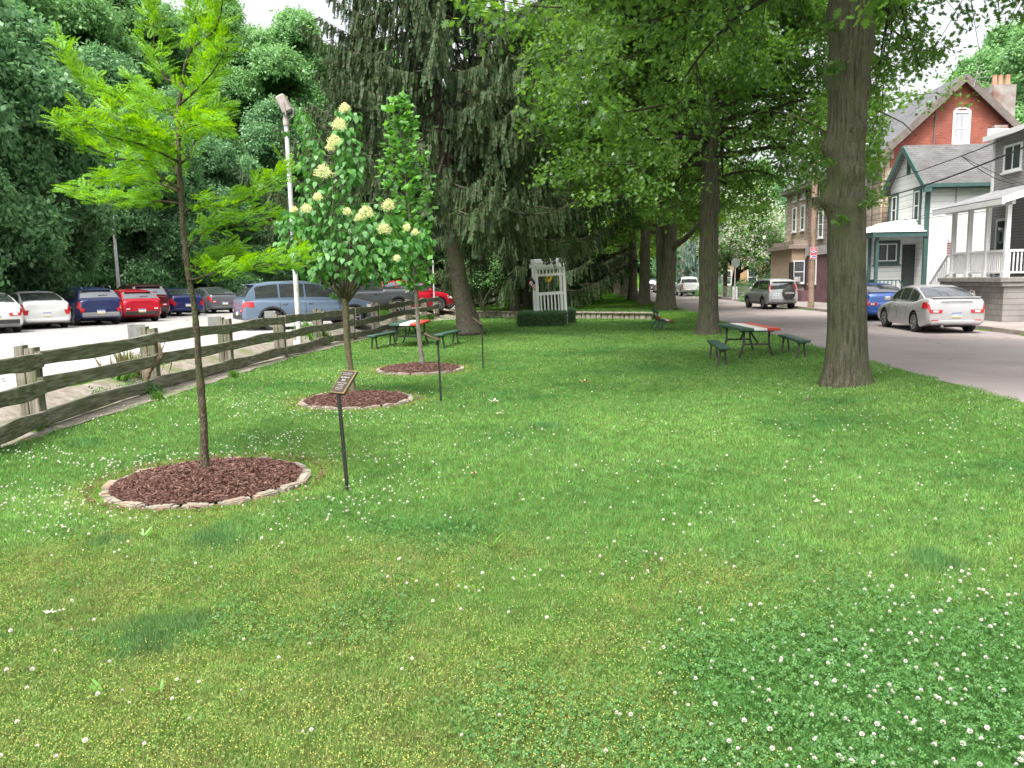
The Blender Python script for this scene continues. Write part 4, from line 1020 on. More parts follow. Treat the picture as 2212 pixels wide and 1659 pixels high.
fallen(1023, 1032, 0.055, M_DRY, 'reddish brown leaf in the middle of the lawn', 4, 0.8)
fallen(1763, 1094, 0.05, M_PALE, 'tiny pale leaf on the right side of the lawn', 5)
fallen(108, 1340, 0.045, M_PALE, 'whitish torn leaf at the near left of the lawn', 6, 0.6)
fallen(135, 1334, 0.026, M_PALE, 'small whitish scrap right next to the torn leaf at the near left', 7, 0.6)
# broad-leaved weeds of the near lawn
L_WEED = leaf_mat('weed_leaf', [(0.10, 0.26, 0.04), (0.16, 0.36, 0.05)], trans=0.35, gloss=0.05)
def weed(px, py, n, L, label, seed):
    r = np.random.RandomState(seed); p = P(px, py, 0.0); az = r.uniform(0, 6.28, n)
    ax = np.stack([np.cos(az), np.sin(az), r.uniform(0.5, 1.4, n)], 1)
    tv = np.array([(0, 0, 0), (0.35, 0.09, 0.02), (0.75, 0.075, 0), (1, 0, -0.06), (0.75, -0.075, 0), (0.35, -0.09, 0.02)]); tf = np.array([(0, 1, 2, 3, 4, 5)])
    V, Fc, _ = scatter(tv, tf, np.zeros((n, 3)) + r.normal(0, 0.008, (n, 3)), ax, r.normal(0, 0.2, (n, 3)) + (0, 0, 1), L * r.uniform(0.7, 1.2, n))
    tag(link('broadleaf_weed', fast_mesh('weed', V, Fc, L_WEED), loc=(p.x, p.y, tz(p.x, p.y))), label, 'weed', 'broad leaved weeds in the lawn')
weed(310, 1163, 6, 0.10, 'bluish pale weed between two grass tufts below the first mulch bed', 1)
weed(218, 1500, 5, 0.09, 'bright green weed at the near left of the lawn', 2)
weed(348, 1497, 5, 0.09, 'bright green weed with spread leaves near the dark grass tuft', 3)
weed(1062, 1180, 4, 0.12, 'tall single bladed weed in the middle of the lawn', 4)
weed(1425, 1570, 3, 0.08, 'short bright weed left of the clover carpet', 5)
weed(752, 1058, 9, 0.09, 'small weed tuft at the foot of the nearest plaque post', 6)
weed(953, 864, 9, 0.10, 'small weed tuft at the foot of the second plaque post', 7)
# ================================================================== mulch beds and the young trees
M_MULCH = mat('mulch', (0.060, 0.028, 0.022), (0.13, 0.068, 0.055), scale=28, rough=1.0, bump=1.0, bscale=45, detail=8)
L_CHIP = leaf_mat('mulch_chip', [(0.055, 0.024, 0.020), (0.10, 0.048, 0.038), (0.13, 0.065, 0.052), (0.21, 0.125, 0.10), (0.08, 0.036, 0.03)], trans=0.0, gloss=0.02)
M_STONE = mat('edging_stone', (0.20, 0.175, 0.14), (0.30, 0.265, 0.215), scale=9, rough=0.95, bump=0.5, bscale=30, detail=7, c3=(0.30, 0.20, 0.13), scale3=5)
def mulch_bed(b, label, seed, chips, nst):
    cx, cy, rx, ry = b; rng = random.Random(seed); rs = np.random.RandomState(seed)
    z0 = tz(cx, cy); t = empty('mulch_bed', (cx, cy, z0), 0, label, 'flower bed', 'mulched tree beds with stone edging')
    rx -= 0.10; ry -= 0.10; mb = MB(); nr_, na = 10, 48
    mb.v.append((0, 0, 0.13))
    for i in range(1, nr_ + 1):
        for j in range(na):
            a = 2 * math.pi * j / na; k = i / nr_; x_, y_ = math.cos(a) * rx * k, math.sin(a) * ry * k
            mb.v.append((x_, y_, 0.03 + 0.10 * (1 - k ** 2) + 0.02 * (float(vnoise(x_ + 9, y_ + 9, 0.2, seed)) - 0.5)))
    for j in range(na): mb.f.append((0, 1 + j, 1 + (j + 1) % na)); mb.m.append(0)
    for i in range(nr_ - 1):
        for j in range(na):
            a = 1 + i * na + j; c = 1 + i * na + (j + 1) % na; mb.f.append((a, a + na, c + na, c)); mb.m.append(0)
    mb.build('mulch', M_MULCH, t, smooth=True)
    n = chips; a = rs.uniform(0, 6.283, n); k = np.sqrt(rs.uniform(0, 1, n)); x_, y_ = np.cos(a) * rx * k, np.sin(a) * ry * k
    z_ = 0.035 + 0.10 * (1 - k ** 2) + rs.uniform(0, 0.018, n)
    tv = np.array([(-0.5, -0.12, 0), (0.5, -0.12, 0), (0.5, 0.12, 0.03), (-0.5, 0.12, 0.03)]); tf = np.array([(0, 1, 2, 3)])
    ax = rs.normal(0, 1, (n, 3)) * (1, 1, 0.25)
    V, Fc, _ = scatter(tv, tf, np.stack([x_, y_, z_], 1), ax, rs.normal(0, 0.4, (n, 3)) + (0, 0, 1), rs.uniform(0.012, 0.042, n) * rs.choice([0.7, 1, 1.5], n))
    k2 = rs.uniform(0, 1, n) < 0.012; V = V.reshape(n, 4, 3); V[k2, :, 0] *= 1.22 / np.maximum(k[k2], 0.5)[:, None]; V[k2, :, 1] *= 1.22 / np.maximum(k[k2], 0.5)[:, None]; V[k2, :, 2] = V[k2, :, 2] - z_[k2][:, None] + 0.05; V = V.reshape(-1, 3)
    c = link('wood_chips', fast_mesh('chips', V, Fc, L_CHIP), t); c['kind'] = 'stuff'
    a = rng.uniform(0, 1)
    i = 0
    while i < nst:
        da = 2 * math.pi / nst * rng.uniform(0.82, 1.0); am = 2 * math.pi * i / nst
        mid = Vector((math.cos(am) * (rx + 0.03), math.sin(am) * (ry + 0.03), 0.012 + rng.uniform(-0.014, 0.008)))
        L = da * (rx + ry) / 2 * 1.02; bm = bmesh.new(); bmesh.ops.create_cube(bm, size=1)
        bmesh.ops.bevel(bm, geom=bm.edges[:], offset=0.16, segments=2, affect='EDGES')
        for q in bm.verts:
            s = 1 + 0.10 * math.sin(q.co.x * 9 + i) ; q.co = Vector((q.co.x * L, q.co.y * 0.115 * s + (q.co.x ** 2) * -0.35 * L * L * 0.9, q.co.z * (0.07 + 0.02 * math.sin(i * 2.3 + q.co.x * 5))))
        ang = math.atan2(math.cos(am) * ry, -math.sin(am) * rx)
        M = Matrix.Rotation(ang, 3, 'Z')
        for q in bm.verts: q.co = M @ Vector((q.co.x, -q.co.y, q.co.z))
        s = MB(); s.bm(bm, mid); s.build('edging_stone', M_STONE, t, smooth=True, angle=45); i += 1
    return t
mulch_bed(BEDS[0], 'largest nearest mulch bed with stone edging around the locust trunk', 1, 22000, 19)
mulch_bed(BEDS[1], 'middle mulch bed with stone edging around the flowering lilac', 2, 10000, 17)
mulch_bed(BEDS[2], 'farthest mulch bed with stone edging around the tulip tree', 3, 7000, 17)

def leafy(name, pos, ax, nr, sz, tpl, m, parent):
    V, Fc, _ = scatter(tpl[0], tpl[1], np.array(pos), np.array(ax, float), np.array(nr, float), np.array(sz)); return link(name, fast_mesh(name, V, Fc, m), parent)

# ---- young honey locust
base = P(443, 1017, 0.10); D = base.y; rng = random.Random(5)
t = empty('honey_locust', base, 0, 'young feathery yellow green locust on a thin crooked trunk in the nearest bed', 'tree')
def tr_px(seq, D, origin, dz=0.0, rng=None, depth=0.0):
    out = []; n = len(seq)
    for i, (px, py) in enumerate(seq):
        q = PD(px, py, D + depth * i / max(1, n - 1)); out.append(q - origin)
    return out
tp = tr_px([(443, 1020), (441, 960), (440, 910), (434, 850), (428, 780), (426, 720), (418, 650), (406, 590), (401, 540), (394, 470), (389, 400), (386, 330), (384, 260), (386, 226), (395, 182)], D, base)
wd = [17, 15, 15, 16, 14, 12, 12, 11, 12, 11, 10, 9, 9, 9, 8]
trunk_mb(tp, [w / 2 / F_PX * D for w in wd], n=14, flare=0.2, rough=0.10, seed=6, step=0.04,
         knots=[(3.1, 1.5, 0.05, 0.012), (0, 0.9, 0.06, 0.01), (3, 2.2, 0.06, 0.012), (0.5, 2.9, 0.05, 0.012)]).build('trunk', M_LOCBARK, t, smooth=True)
LB = [([(389, 410), (384, 408), (345, 384), (316, 348), (280, 345), (249, 343), (205, 322), (170, 303), (140, 290), (120, 266)], -0.5, 4.5),
      ([(392, 440), (360, 437), (305, 433), (263, 439), (200, 428), (152, 412)], 0.7, 4),
      ([(386, 318), (372, 312), (351, 290), (305, 258), (258, 217), (217, 199), (182, 170), (150, 125), (130, 92)], 0.4, 4.5),
      ([(396, 465), (405, 452), (439, 442), (486, 448), (542, 428), (585, 398), (620, 372)], -0.3, 4.5),
      ([(387, 356), (410, 337), (419, 307), (445, 275), (469, 249), (486, 234)], 0.5, 3.5),
      ([(386, 228), (405, 208), (425, 190), (457, 158), (480, 130), (500, 100)], -0.4, 3.5),
      ([(395, 182), (378, 178), (360, 173), (345, 140), (334, 111), (328, 50), (322, 0), (318, -60)], 0.3, 3.5),
      ([(395, 182), (402, 145), (410, 117), (420, 70), (428, 29), (430, -40), (432, -110)], 0.0, 4),
      ([(412, 112), (419, 108), (440, 88), (463, 67), (474, 30), (480, 0), (486, -60)], -0.5, 3.5),
      ([(404, 605), (425, 600), (470, 588), (520, 582), (570, 575), (620, 570), (668, 560)], -0.6, 3.5),
      ([(401, 545), (420, 520), (450, 497), (500, 485), (555, 480), (600, 470)], 0.6, 3),
      ([(390, 415), (350, 400), (300, 385), (250, 392), (210, 385)], 1.0, 2.5),
      ([(386, 300), (400, 280), (430, 262), (455, 268), (480, 285)], -0.8, 2.5),
      ([(386, 330), (350, 300), (310, 292), (270, 275), (240, 250)], -0.9, 3),
      ([(386, 262), (360, 235), (330, 222), (300, 205), (285, 180)], 0.8, 3),
      ([(402, 590), (440, 560), (480, 550), (520, 548)], 0.9, 2),
      ([(388, 380), (370, 350), (330, 330), (290, 318)], 1.4, 2.5), ([(386, 280), (420, 230), (440, 200), (450, 160)], 1.3, 3), ([(386, 350), (350, 330), (300, 310), (220, 290), (190, 262)], -1.2, 3)]
mb = MB(); pos = []; ax = []; nr = []; sz = []; rs = np.random.RandomState(3)
for seq, dep, k in LB:
    pts = tr_px(seq, D, base, depth=dep); n = len(pts)
    for i in range(1, n): pts[i] = pts[i] + Vector((0, rng.uniform(-.04, .04), rng.uniform(-.01, .01)))
    mb.tube(pts, [0.014 * (1 - 0.75 * i / (n - 1)) for i in range(n)], n=6)
    L = [0]
    for a, b in zip(pts[:-1], pts[1:]): L.append(L[-1] + (b - a).length)
    tot = L[-1]; cnt = int(tot / 0.0085)
    for j in range(cnt):
        s = tot * (0.16 + 0.84 * (j + rng.random()) / cnt); i = max(0, min(n - 2, int(np.searchsorted(L, s)) - 1)); q = pts[i].lerp(pts[i + 1], (s - L[i]) / max(1e-6, L[i + 1] - L[i]))
        dr = (pts[i + 1] - pts[i]).normalized(); sd = dr.cross(Vector((0, 0, 1))).normalized()
        # side shoots: fronds stand on short twigs to both sides
        off = rng.uniform(0, 0.13) * (1.1 - 0.6 * s / tot); sg = rng.choice((-1, 1))
        up = Vector((0, 0, 1)); o = sd * sg * off * rng.uniform(0.2, 1.0) + up * rng.uniform(-0.06, 0.11) + Vector((0, rng.uniform(-.12, .12), 0))
        pos.append(tuple(q + o)); d = dr * rng.uniform(0.3, 1.1) + sd * sg * rng.uniform(0.3, 1.2) + up * rng.uniform(-0.25, 0.75) + Vector((rng.gauss(0, .3), rng.gauss(0, .3), 0)); ax.append(tuple(d))
        nr.append((rng.gauss(0, 0.5), rng.gauss(0, 0.5) - 0.35, 1)); sz.append(rng.uniform(0.10, 0.18))
mb.build('branches', M_LOCBARK, t, smooth=True)
leafy('crown', pos, ax, nr, sz, T_FROND, L_LOC, t); print('fronds', len(pos))

# ---- young lilac tree with cream panicles
base = P(762, 850, 0.10); D = base.y; rng = random.Random(8)
t = empty('lilac_tree', base, 0, 'young tree with heart shaped drooping leaves and cream flower clusters in the middle bed', 'tree')
tp = tr_px([(762, 851), (760, 820), (755, 780), (750, 740), (748, 700), (746, 665), (744, 645)], D, base)
trunk_mb(tp, [w / 2 / F_PX * D for w in (14, 12, 13, 13, 13, 14, 14)], n=14, flare=0.25, rough=0.09, seed=8, step=0.05).build('trunk', M_YBARK, t, smooth=True)
mb = MB()
stems = [([(746, 668), (732, 640), (712, 590), (700, 540), (690, 470), (680, 400), (665, 330), (655, 250)], -0.3), ([(745, 650), (742, 600), (738, 540), (742, 470), (742, 400), (745, 330), (748, 270), (750, 238)], 0.2), ([(746, 655), (765, 600), (790, 550), (815, 510), (840, 470), (850, 440)], -0.2),
         ([(746, 660), (775, 620), (815, 580), (850, 560), (885, 530), (915, 520)], 0.4), ([(744, 650), (720, 610), (680, 560), (640, 520), (610, 490)], 0.4), ([(745, 650), (752, 590), (780, 520), (790, 470)], 0.7), ([(744, 648), (728, 590), (715, 520), (720, 430), (715, 350)], -0.6),
         ([(745, 655), (770, 610), (800, 600), (840, 600), (870, 590)], -0.5), ([(744, 655), (715, 620), (690, 600), (660, 575), (640, 560)], -0.5), ([(744, 650), (755, 600), (750, 560), (760, 500)], -0.8)]
twigs = []
for seq, dep in stems:
    pts = tr_px(seq, D, base, depth=dep); n = len(pts); mb.tube(pts, [0.026 * (1 - 0.8 * i / (n - 1)) for i in range(n)], n=6)
    for i in range(2, n):
        for k in range(5):
            d = Vector((rng.gauss(0, 1), rng.gauss(0, 1), rng.uniform(-0.2, 0.8))).normalized(); q = pts[i].lerp(pts[i - 1], rng.random()); L = rng.uniform(0.15, 0.42)
            mb.tube([q, q + d * L * 0.5 + Vector((0, 0, 0.03)), q + d * L], [0.007, 0.005, 0.003], n=4); twigs.append((q, q + d * L))
mb.build('branches', M_YBARK, t, smooth=True)
# leaves: envelope given by ellipses traced in the picture
EN = [(755, 540, 150, 62, 0.95), (650, 500, 60, 50, 0.5), (870, 520, 52, 55, 0.5), (690, 560, 60, 45, 0.6), (820, 570, 70, 40, 0.6), (720, 470, 75, 50, 0.6), (800, 475, 70, 42, 0.6), (683, 410, 42, 60, 0.42), (672, 330, 30, 62, 0.3), (657, 262, 17, 28, 0.18), (745, 390, 42, 60, 0.42), (745, 310, 36, 50, 0.34), (755, 262, 30, 32, 0.24), (765, 350, 26, 50, 0.3), (625, 470, 30, 30, 0.25), (905, 515, 25, 30, 0.25)]
pos = []; ax = []; nr = []; sz = []
for (cx, cy, rx, ry, dep) in EN:
    n = int(rx * ry * 0.033 + 24)
    for i in range(n):
        while True:
            a, b, c = rng.uniform(-1, 1), rng.uniform(-1, 1), rng.uniform(-1, 1)
            rr = a * a + b * b + c * c
            if rr < 1 and rng.random() < 0.25 + rr: break
        kx = 1.0 if rng.random() < 0.8 else rng.uniform(1.0, 1.35); q = PD(cx + a * rx * kx, cy + b * ry * kx, D + c * dep) - base; pos.append(tuple(q))
        out = Vector((a + rng.gauss(0, .35), c + rng.gauss(0, .35), -0.2)); d = Vector((out.x * 0.55, out.y * 0.55, -rng.uniform(0.5, 1.3))); ax.append(tuple(d))
        nr.append((out.x * 0.8 + rng.gauss(0, .3), out.y * 0.9 - 0.15, 0.75)); sz.append(rng.uniform(0.085, 0.135))
for a, b in twigs:
    for k in range(4):
        q = a.lerp(b, rng.uniform(0.3, 1.05)); pos.append(tuple(q)); ax.append((rng.gauss(0, .5), rng.gauss(0, .5), -0.9)); nr.append((rng.gauss(0, .5), rng.gauss(0, .5) - 0.3, 0.7)); sz.append(rng.uniform(0.085, 0.13))
leafy('crown', pos, ax, nr, sz, T_HEART, L_LIL, t)
for (px, py, s) in [(745, 232, 0.16), (733, 268, 0.22), (722, 302, 0.18), (713, 318, 0.12), (699, 370, 0.26), (686, 425, 0.14), (662, 450, 0.16), (635, 452, 0.10), (750, 457, 0.13), (790, 458, 0.22), (838, 443, 0.20), (830, 494, 0.20), (879, 491, 0.12), (897, 501, 0.11), (857, 557, 0.11), (775, 470, 0.12)]:
    c = PD(px, py, D - 0.48 - rng.uniform(0, 0.15)) - base; s *= 0.95; n = int(620 * s / 0.2); r = rs.normal(0, 1, (n, 3)); r = norm(r) * (rs.uniform(0.2, 1, (n, 1)) ** 0.5) * (s * 0.62, s * 0.45, s * 0.50) * (0.75 + 0.5 * vnoise(r[:, 0] * 3 + px, r[:, 2] * 3 + py, 0.9, 5))[:, None]; r[:, :2] *= np.clip(1.0 - r[:, 2:3] / (s * 1.6), 0.4, 1.3)
    p_ = r + np.array(c); V, Fc, _ = scatter(T_RHOMB[0], T_RHOMB[1], p_, rs.normal(0, 1, (n, 3)), rs.normal(0, 1, (n, 3)), rs.uniform(0.013, 0.026, n)); link('flower_cluster', fast_mesh('panicle', V, Fc, L_CREAM), t)

# ---- young tulip tree
base = P(912, 789, 0.10); D = base.y; rng = random.Random(9)
t = empty('tulip_tree', base, 0, 'slim young tree with large lobed leaves in a narrow crown in the farthest bed', 'tree')
tp = tr_px([(912, 790), (908, 750), (903, 700), (900, 650), (896, 600), (890, 520), (882, 440), (872, 350), (864, 270), (860, 205)], D, base)
trunk_mb(tp, [w / 2 / F_PX * D for w in (12, 9.5, 9, 8.5, 8, 6, 5, 4, 3, 2)], n=10, flare=0.2, rough=0.07, seed=3, step=0.08).build('trunk', M_PALEBARK, t, smooth=True)
mb = MB(); pos = []; ax = []; nr = []; sz = []
prof = [(200, 6), (230, 16), (270, 26), (320, 36), (380, 46), (420, 52), (470, 50), (510, 42), (560, 40), (610, 36), (640, 20)]
for i in range(70):
    py = 205 + 420 * (i / 70.0) ** 0.85; cx = np.interp(py, [205, 350, 520, 640], [860, 872, 888, 898]); w_ = np.interp(py, [p[0] for p in prof], [p[1] for p in prof]) / F_PX * D
    q = PD(cx, py + 18, D) - base; az = i * 2.4; e = q + Vector((math.cos(az) * w_, math.sin(az) * w_, 0.16 + w_ * 0.55)); mb.tube([q, q.lerp(e, 0.5) + Vector((0, 0, -0.03)), e], [0.009, 0.006, 0.003], n=4)
    for k in range(13):
        s = rng.uniform(0.2, 1.1); c = q.lerp(e, s) + Vector((rng.gauss(0, .05), rng.gauss(0, .05), rng.gauss(0, .05))); pos.append(tuple(c)); o = Vector((math.cos(az) * 0.8 + rng.gauss(0, .6), math.sin(az) * 0.8 + rng.gauss(0, .6), rng.uniform(-0.5, 0.8)))
        ax.append(tuple(o)); nr.append((rng.gauss(0, .6), rng.gauss(0, .6) - 0.5, 0.8)); sz.append(rng.uniform(0.11, 0.19))
mb.build('branches', M_YBARK, t, smooth=True); leafy('crown', pos, ax, nr, sz, T_TULIP, L_TUL, t)

# ---- small crooked tree at the stone edging
base = P(1051, 686, 0.05); D = base.y; t = empty('small_dogwood', base, 0, 'small crooked tree with flat dark green leaf layers by the stone edging', 'tree')
mb = MB(); pos = []; ax = []; nr = []; sz = []
for seq, dep in [([(1051, 686), (1046, 672), (1036, 658), (1026, 643), (1018, 625)], 0.3), ([(1046, 672), (1044, 655), (1050, 640), (1062, 622), (1068, 610)], -0.3), ([(1040, 662), (1040, 640), (1038, 610), (1040, 585)], 0.5)]:
    pts = tr_px(seq, D, base, depth=dep); mb.tube(pts, [0.06 * (1 - 0.15 * i) for i in range(len(pts))], n=6)
mb.build('trunk', M_PALEBARK, t, smooth=True)
for (cx, cy, rx, ry) in [(1040, 575, 48, 22), (1020, 600, 30, 14), (1062, 598, 30, 16), (1045, 612, 34, 10), (1035, 555, 30, 16), (1072, 570, 22, 16)]:
    for i in range(420):
        a, b, c = rng.gauss(0, .5), rng.gauss(0, .5), rng.gauss(0, .7); pos.append(tuple(PD(cx + a * rx, cy + b * ry, D + c) - base)); ax.append((rng.gauss(0, 1), rng.gauss(0, 1), -0.3)); nr.append((rng.gauss(0, .3), rng.gauss(0, .3), 1)); sz.append(rng.uniform(0.08, 0.14))
leafy('crown', pos, ax, nr, sz, T_RHOMB, L_FOR2, t)

# ---- box hedge around the arbor, in two pieces
def hedge(cx, cy, sx, sy, h, rz, label, n):
    z = tz(cx, cy); t = empty('box_hedge', (cx, cy, z), rz, label, 'hedge'); m = MB(); m.rbox((0, 0, h / 2 - 0.03), (sx - 0.1, sy - 0.1, h - 0.08), 0.06); m.build('twigs', mat('hedge_inside', (0.02, 0.05, 0.012), (0.035, 0.08, 0.02), scale=30, rough=1), t)
    r = np.random.RandomState(int(cx * 10)); f = r.choice(5, n, p=[0.3, 0.3, 0.13, 0.13, 0.14]); a = r.uniform(-.5, .5, n); b = r.uniform(0, 1, n); c = r.uniform(-.5, .5, n)
    x = np.where(f == 2, -.5, np.where(f == 3, .5, a)) * sx; y = np.where(f == 0, -.5, np.where(f == 4, .5, c)) * sy; zz = np.where(f == 1, 1, b) * h
    nn = np.stack([(f == 3) * 1. - (f == 2), (f == 4) * 1. - (f == 0), (f == 1) * 1.], 1)
    bump_ = (vnoise(x * 3 + zz * 2, y * 3 + zz, 0.5, 4) - 0.5) * 0.07
    p_ = np.stack([x, y, zz], 1) + nn * (bump_[:, None] + r.normal(0, 0.012, (n, 1))); V, Fc, _ = scatter(T_CL[0], T_CL[1], p_, r.normal(0, 1, (n, 3)), nn + r.normal(0, 0.6, (n, 3)), 0.055 * r.uniform(0.7, 1.3, n))
    link('leaves', fast_mesh('hedge', V, Fc, L_BOX), t)
a = P(1120, 706, 0.0); b = P(1226, 706, 0.0)
hedge((a.x + b.x) / 2, a.y + 0.45, b.x - a.x, 0.9, 0.60, 0, 'long clipped hedge in front of the white arbor', 9000)
c = P(1231, 698, 0.0); hedge(c.x + 0.02, c.y + 0.7, 0.5, 1.3, 0.62, 0, 'short clipped hedge at the right side of the white arbor', 3500)

# ---- weeds and shrubs along the fences
def shrub(px, py, z, w_, h, n, leaf, m, label, seed, cat='bush', tpl=None, name='bush', group=None):
    p = P(px, py, z); r = np.random.RandomState(seed); d = norm(r.normal(0, 1, (n, 3))); d[:, 2] = np.abs(d[:, 2]); k = r.uniform(0.35, 1, (n, 1)) ** 0.6 * (0.75 + 0.5 * vnoise(d[:, 0] * 2 + 5, d[:, 1] * 2 + d[:, 2] * 2 + 5, 0.5, seed))[:, None]
    q = d * k * (w_ / 2, w_ / 2 * 0.8, h); V, Fc, _ = scatter((tpl or T_CL)[0], (tpl or T_CL)[1], q, r.normal(0, 1, (n, 3)), d + r.normal(0, 0.5, (n, 3)) + (0, 0, 0.5), leaf * r.uniform(0.7, 1.3, n))
    tag(link(name, fast_mesh(name, V, Fc, m), loc=(p.x, p.y, tz(p.x, p.y) - 0.02)), label, cat, group)
def grass_clump(x, y, n, h, sp, m, label, seed, cat='grass clump'):
    r = np.random.RandomState(seed); az = r.uniform(0, 6.283, n); tv = np.array([(0, -0.010, 0), (0, 0.010, 0), (0.5, 0.012, 0), (1.0, 0, -0.16), (0.5, -0.012, 0)]); tf = np.array([(0, 1, 2, 3, 4)])
    pos = np.stack([r.normal(0, sp, n), r.normal(0, sp, n), np.zeros(n)], 1); ax = np.stack([np.cos(az) * r.uniform(0.1, 0.9, n), np.sin(az) * r.uniform(0.1, 0.9, n), np.full(n, 1.0)], 1)
    V, Fc, _ = scatter(tv, tf, pos, ax, np.stack([np.cos(az), np.sin(az), np.full(n, 0.3)], 1), h * r.uniform(0.5, 1.2, n)); tag(link('grass_clump', fast_mesh('grass_clump', V, Fc, m), loc=(x, y, tz(x, y) - 0.01)), label, cat, 'long grass clumps by the fence')
L_LONG = leaf_mat('long_grass', [(0.10, 0.25, 0.035), (0.16, 0.36, 0.05), (0.20, 0.40, 0.07)], trans=0.35, gloss=0.04)
L_DRYG = leaf_mat('dry_grass', [(0.35, 0.30, 0.15), (0.20, 0.27, 0.07), (0.42, 0.36, 0.22)], trans=0.3, gloss=0.02)
def fx(px, py, z=0.12): return P(px, py, z)
for i, (px, py, n, h, sp, m, lb) in enumerate([(690, 745, 260, 0.42, 0.16, L_LONG, 'bright green long grass behind the fence post right of the white lamp post'), (668, 742, 240, 0.45, 0.2, L_LONG, 'bright green grass fountain right beside the white lamp post base'), (290, 838, 200, 0.5, 0.16, L_DRYG, 'dry seeding grass behind the fence left of the leaning dead branch'),
        (262, 846, 260, 0.28, 0.09, L_LONG, 'short green weeds under the fence left of the leaning dead branch'), (905, 697, 220, 0.4, 0.2, L_LONG, 'green grass behind the last posts of the near fence'), (830, 700, 150, 0.5, 0.22, L_LONG, 'grass clump between the pickup wheel and the fence'), (72, 930, 200, 0.14, 0.05, L_LONG, 'short grass at the foot of the nearest fence post'),
        (340, 860, 200, 0.16, 0.05, L_LONG, 'short grass at the foot of the post with the dead branch'), (505, 812, 260, 0.16, 0.035, L_LONG, 'short grass at the foot of the third fence post'), (930, 690, 220, 0.3, 0.08, L_LONG, 'green grass at the end post of the near fence')]):
    p = fx(px, py); grass_clump(p.x, p.y, n, h, sp, m, lb, 40 + i)
shrub(300, 850, 0.12, 0.8, 0.16, 240, 0.10, L_IVY, 'low creeping vine under the bottom rail near the dead branch', 51)
shrub(215, 868, 0.12, 0.5, 0.10, 90, 0.09, L_IVY, 'small creeping vine under the bottom rail of the second fence bay', 52)
shrub(1042, 645, 0.3, 3.2, 1.1, 1500, 0.22, L_FOR2, 'light green mound of plants right of the far log fence', 53)
shrub(1078, 628, 0.3, 3.5, 1.6, 1500, 0.25, L_IVY, 'darker bush behind the far log fence end', 54)
shrub(965, 625, 0.42, 1.8, 1.7, 900, 0.18, L_FOR2, 'pale leafy shrub in front of the blue cars, left of the leaning spruce', 55)
shrub(1003, 612, 0.42, 1.5, 1.9, 700, 0.18, L_FOR2, 'pale leafy shrub right behind the leaning spruce trunk', 56)
# ================================================================== fences, wall, furniture
M_LOG = bark_mat('weathered_wood', (0.095, 0.085, 0.066), (0.22, 0.20, 0.165), (0.10, 0.11, 0.055), vs=1.0, scale=9, bump=0.7)
def wood_mat(name, axis):
    if name in MATS: return MATS[name]
    m, nt, out = newmat(name); b = N(nt, 'ShaderNodeBsdfPrincipled'); b.inputs['Roughness'].default_value = 0.92; nt.links.new(b.outputs[0], out.inputs['Surface'])
    tc = N(nt, 'ShaderNodeTexCoord'); mp = N(nt, 'ShaderNodeMapping'); mp.inputs['Scale'].default_value = tuple(1.2 if a == axis else 16 for a in 'XYZ'); nt.links.new(tc.outputs['Object'], mp.inputs[0])
    no = N(nt, 'ShaderNodeTexNoise'); no.inputs['Scale'].default_value = 2.0; no.inputs['Detail'].default_value = 8; nt.links.new(mp.outputs[0], no.inputs['Vector'])
    cr = N(nt, 'ShaderNodeValToRGB'); e = cr.color_ramp.elements; e[0].position = .36; e[0].color = (0.085, 0.075, 0.055, 1); e[1].position = .66; e[1].color = (0.27, 0.25, 0.205, 1); nt.links.new(no.outputs['Fac'], cr.inputs[0])
    n2 = N(nt, 'ShaderNodeTexNoise'); n2.inputs['Scale'].default_value = 3.5; n2.inputs['Detail'].default_value = 6; nt.links.new(tc.outputs['Object'], n2.inputs['Vector'])
    r2 = N(nt, 'ShaderNodeValToRGB'); r2.color_ramp.elements[0].position = .46; r2.color_ramp.elements[1].position = .7; nt.links.new(n2.outputs['Fac'], r2.inputs[0])
    mx = N(nt, 'ShaderNodeMixRGB'); nt.links.new(r2.outputs[0], mx.inputs[0]); nt.links.new(cr.outputs[0], mx.inputs[1]); mx.inputs[2].default_value = (0.11, 0.12, 0.06, 1); nt.links.new(mx.outputs[0], b.inputs['Base Color'])
    bp = N(nt, 'ShaderNodeBump'); bp.inputs['Strength'].default_value = 0.8; bp.inputs['Distance'].default_value = 0.02; nt.links.new(no.outputs['Fac'], bp.inputs['Height']); nt.links.new(bp.outputs[0], b.inputs['Normal'])
    MATS[name] = m; return m
M_RAIL = wood_mat('rail_wood', 'Y'); M_POST = wood_mat('post_wood', 'Z')
M_PLATE = mat('grey_plate', (0.22, 0.225, 0.215), (0.16, 0.165, 0.155), scale=12, rough=0.6, metal=0.2)
def rough_board(a, b, h, w, rng, n=9):
    """a hewn rail: wavy edges, slightly crooked"""
    a = Vector(a); b = Vector(b); d = (b - a); L = d.length; d.normalize(); s = d.cross(Vector((0, 0, 1))).normalized(); u = s.cross(d)
    mb = MB(); k0 = rng.uniform(0, 9)
    for i in range(n + 1):
        t = i / n; c = a.lerp(b, t) + u * (0.018 * math.sin(k0 + t * 5)); hh = h * (1 + 0.10 * math.sin(k0 * 2 + t * 9)); ww = w * (1 + 0.12 * math.sin(k0 + t * 7))
        for (x_, z_) in ((-.5, -.42), (-.42, -.5), (.42, -.5), (.5, -.42), (.5, .42), (.42, .5), (-.42, .5), (-.5, .42)): mb.v.append(tuple(c + s * ww * x_ + u * hh * z_))
    for i in range(n):
        for j in range(8): mb.f.append((i * 8 + j, (i + 1) * 8 + j, (i + 1) * 8 + (j + 1) % 8, i * 8 + (j + 1) % 8)); mb.m.append(0)
    mb.f += [tuple(range(8)), tuple(n * 8 + j for j in range(8))[::-1]]; mb.m += [0, 0]
    return mb
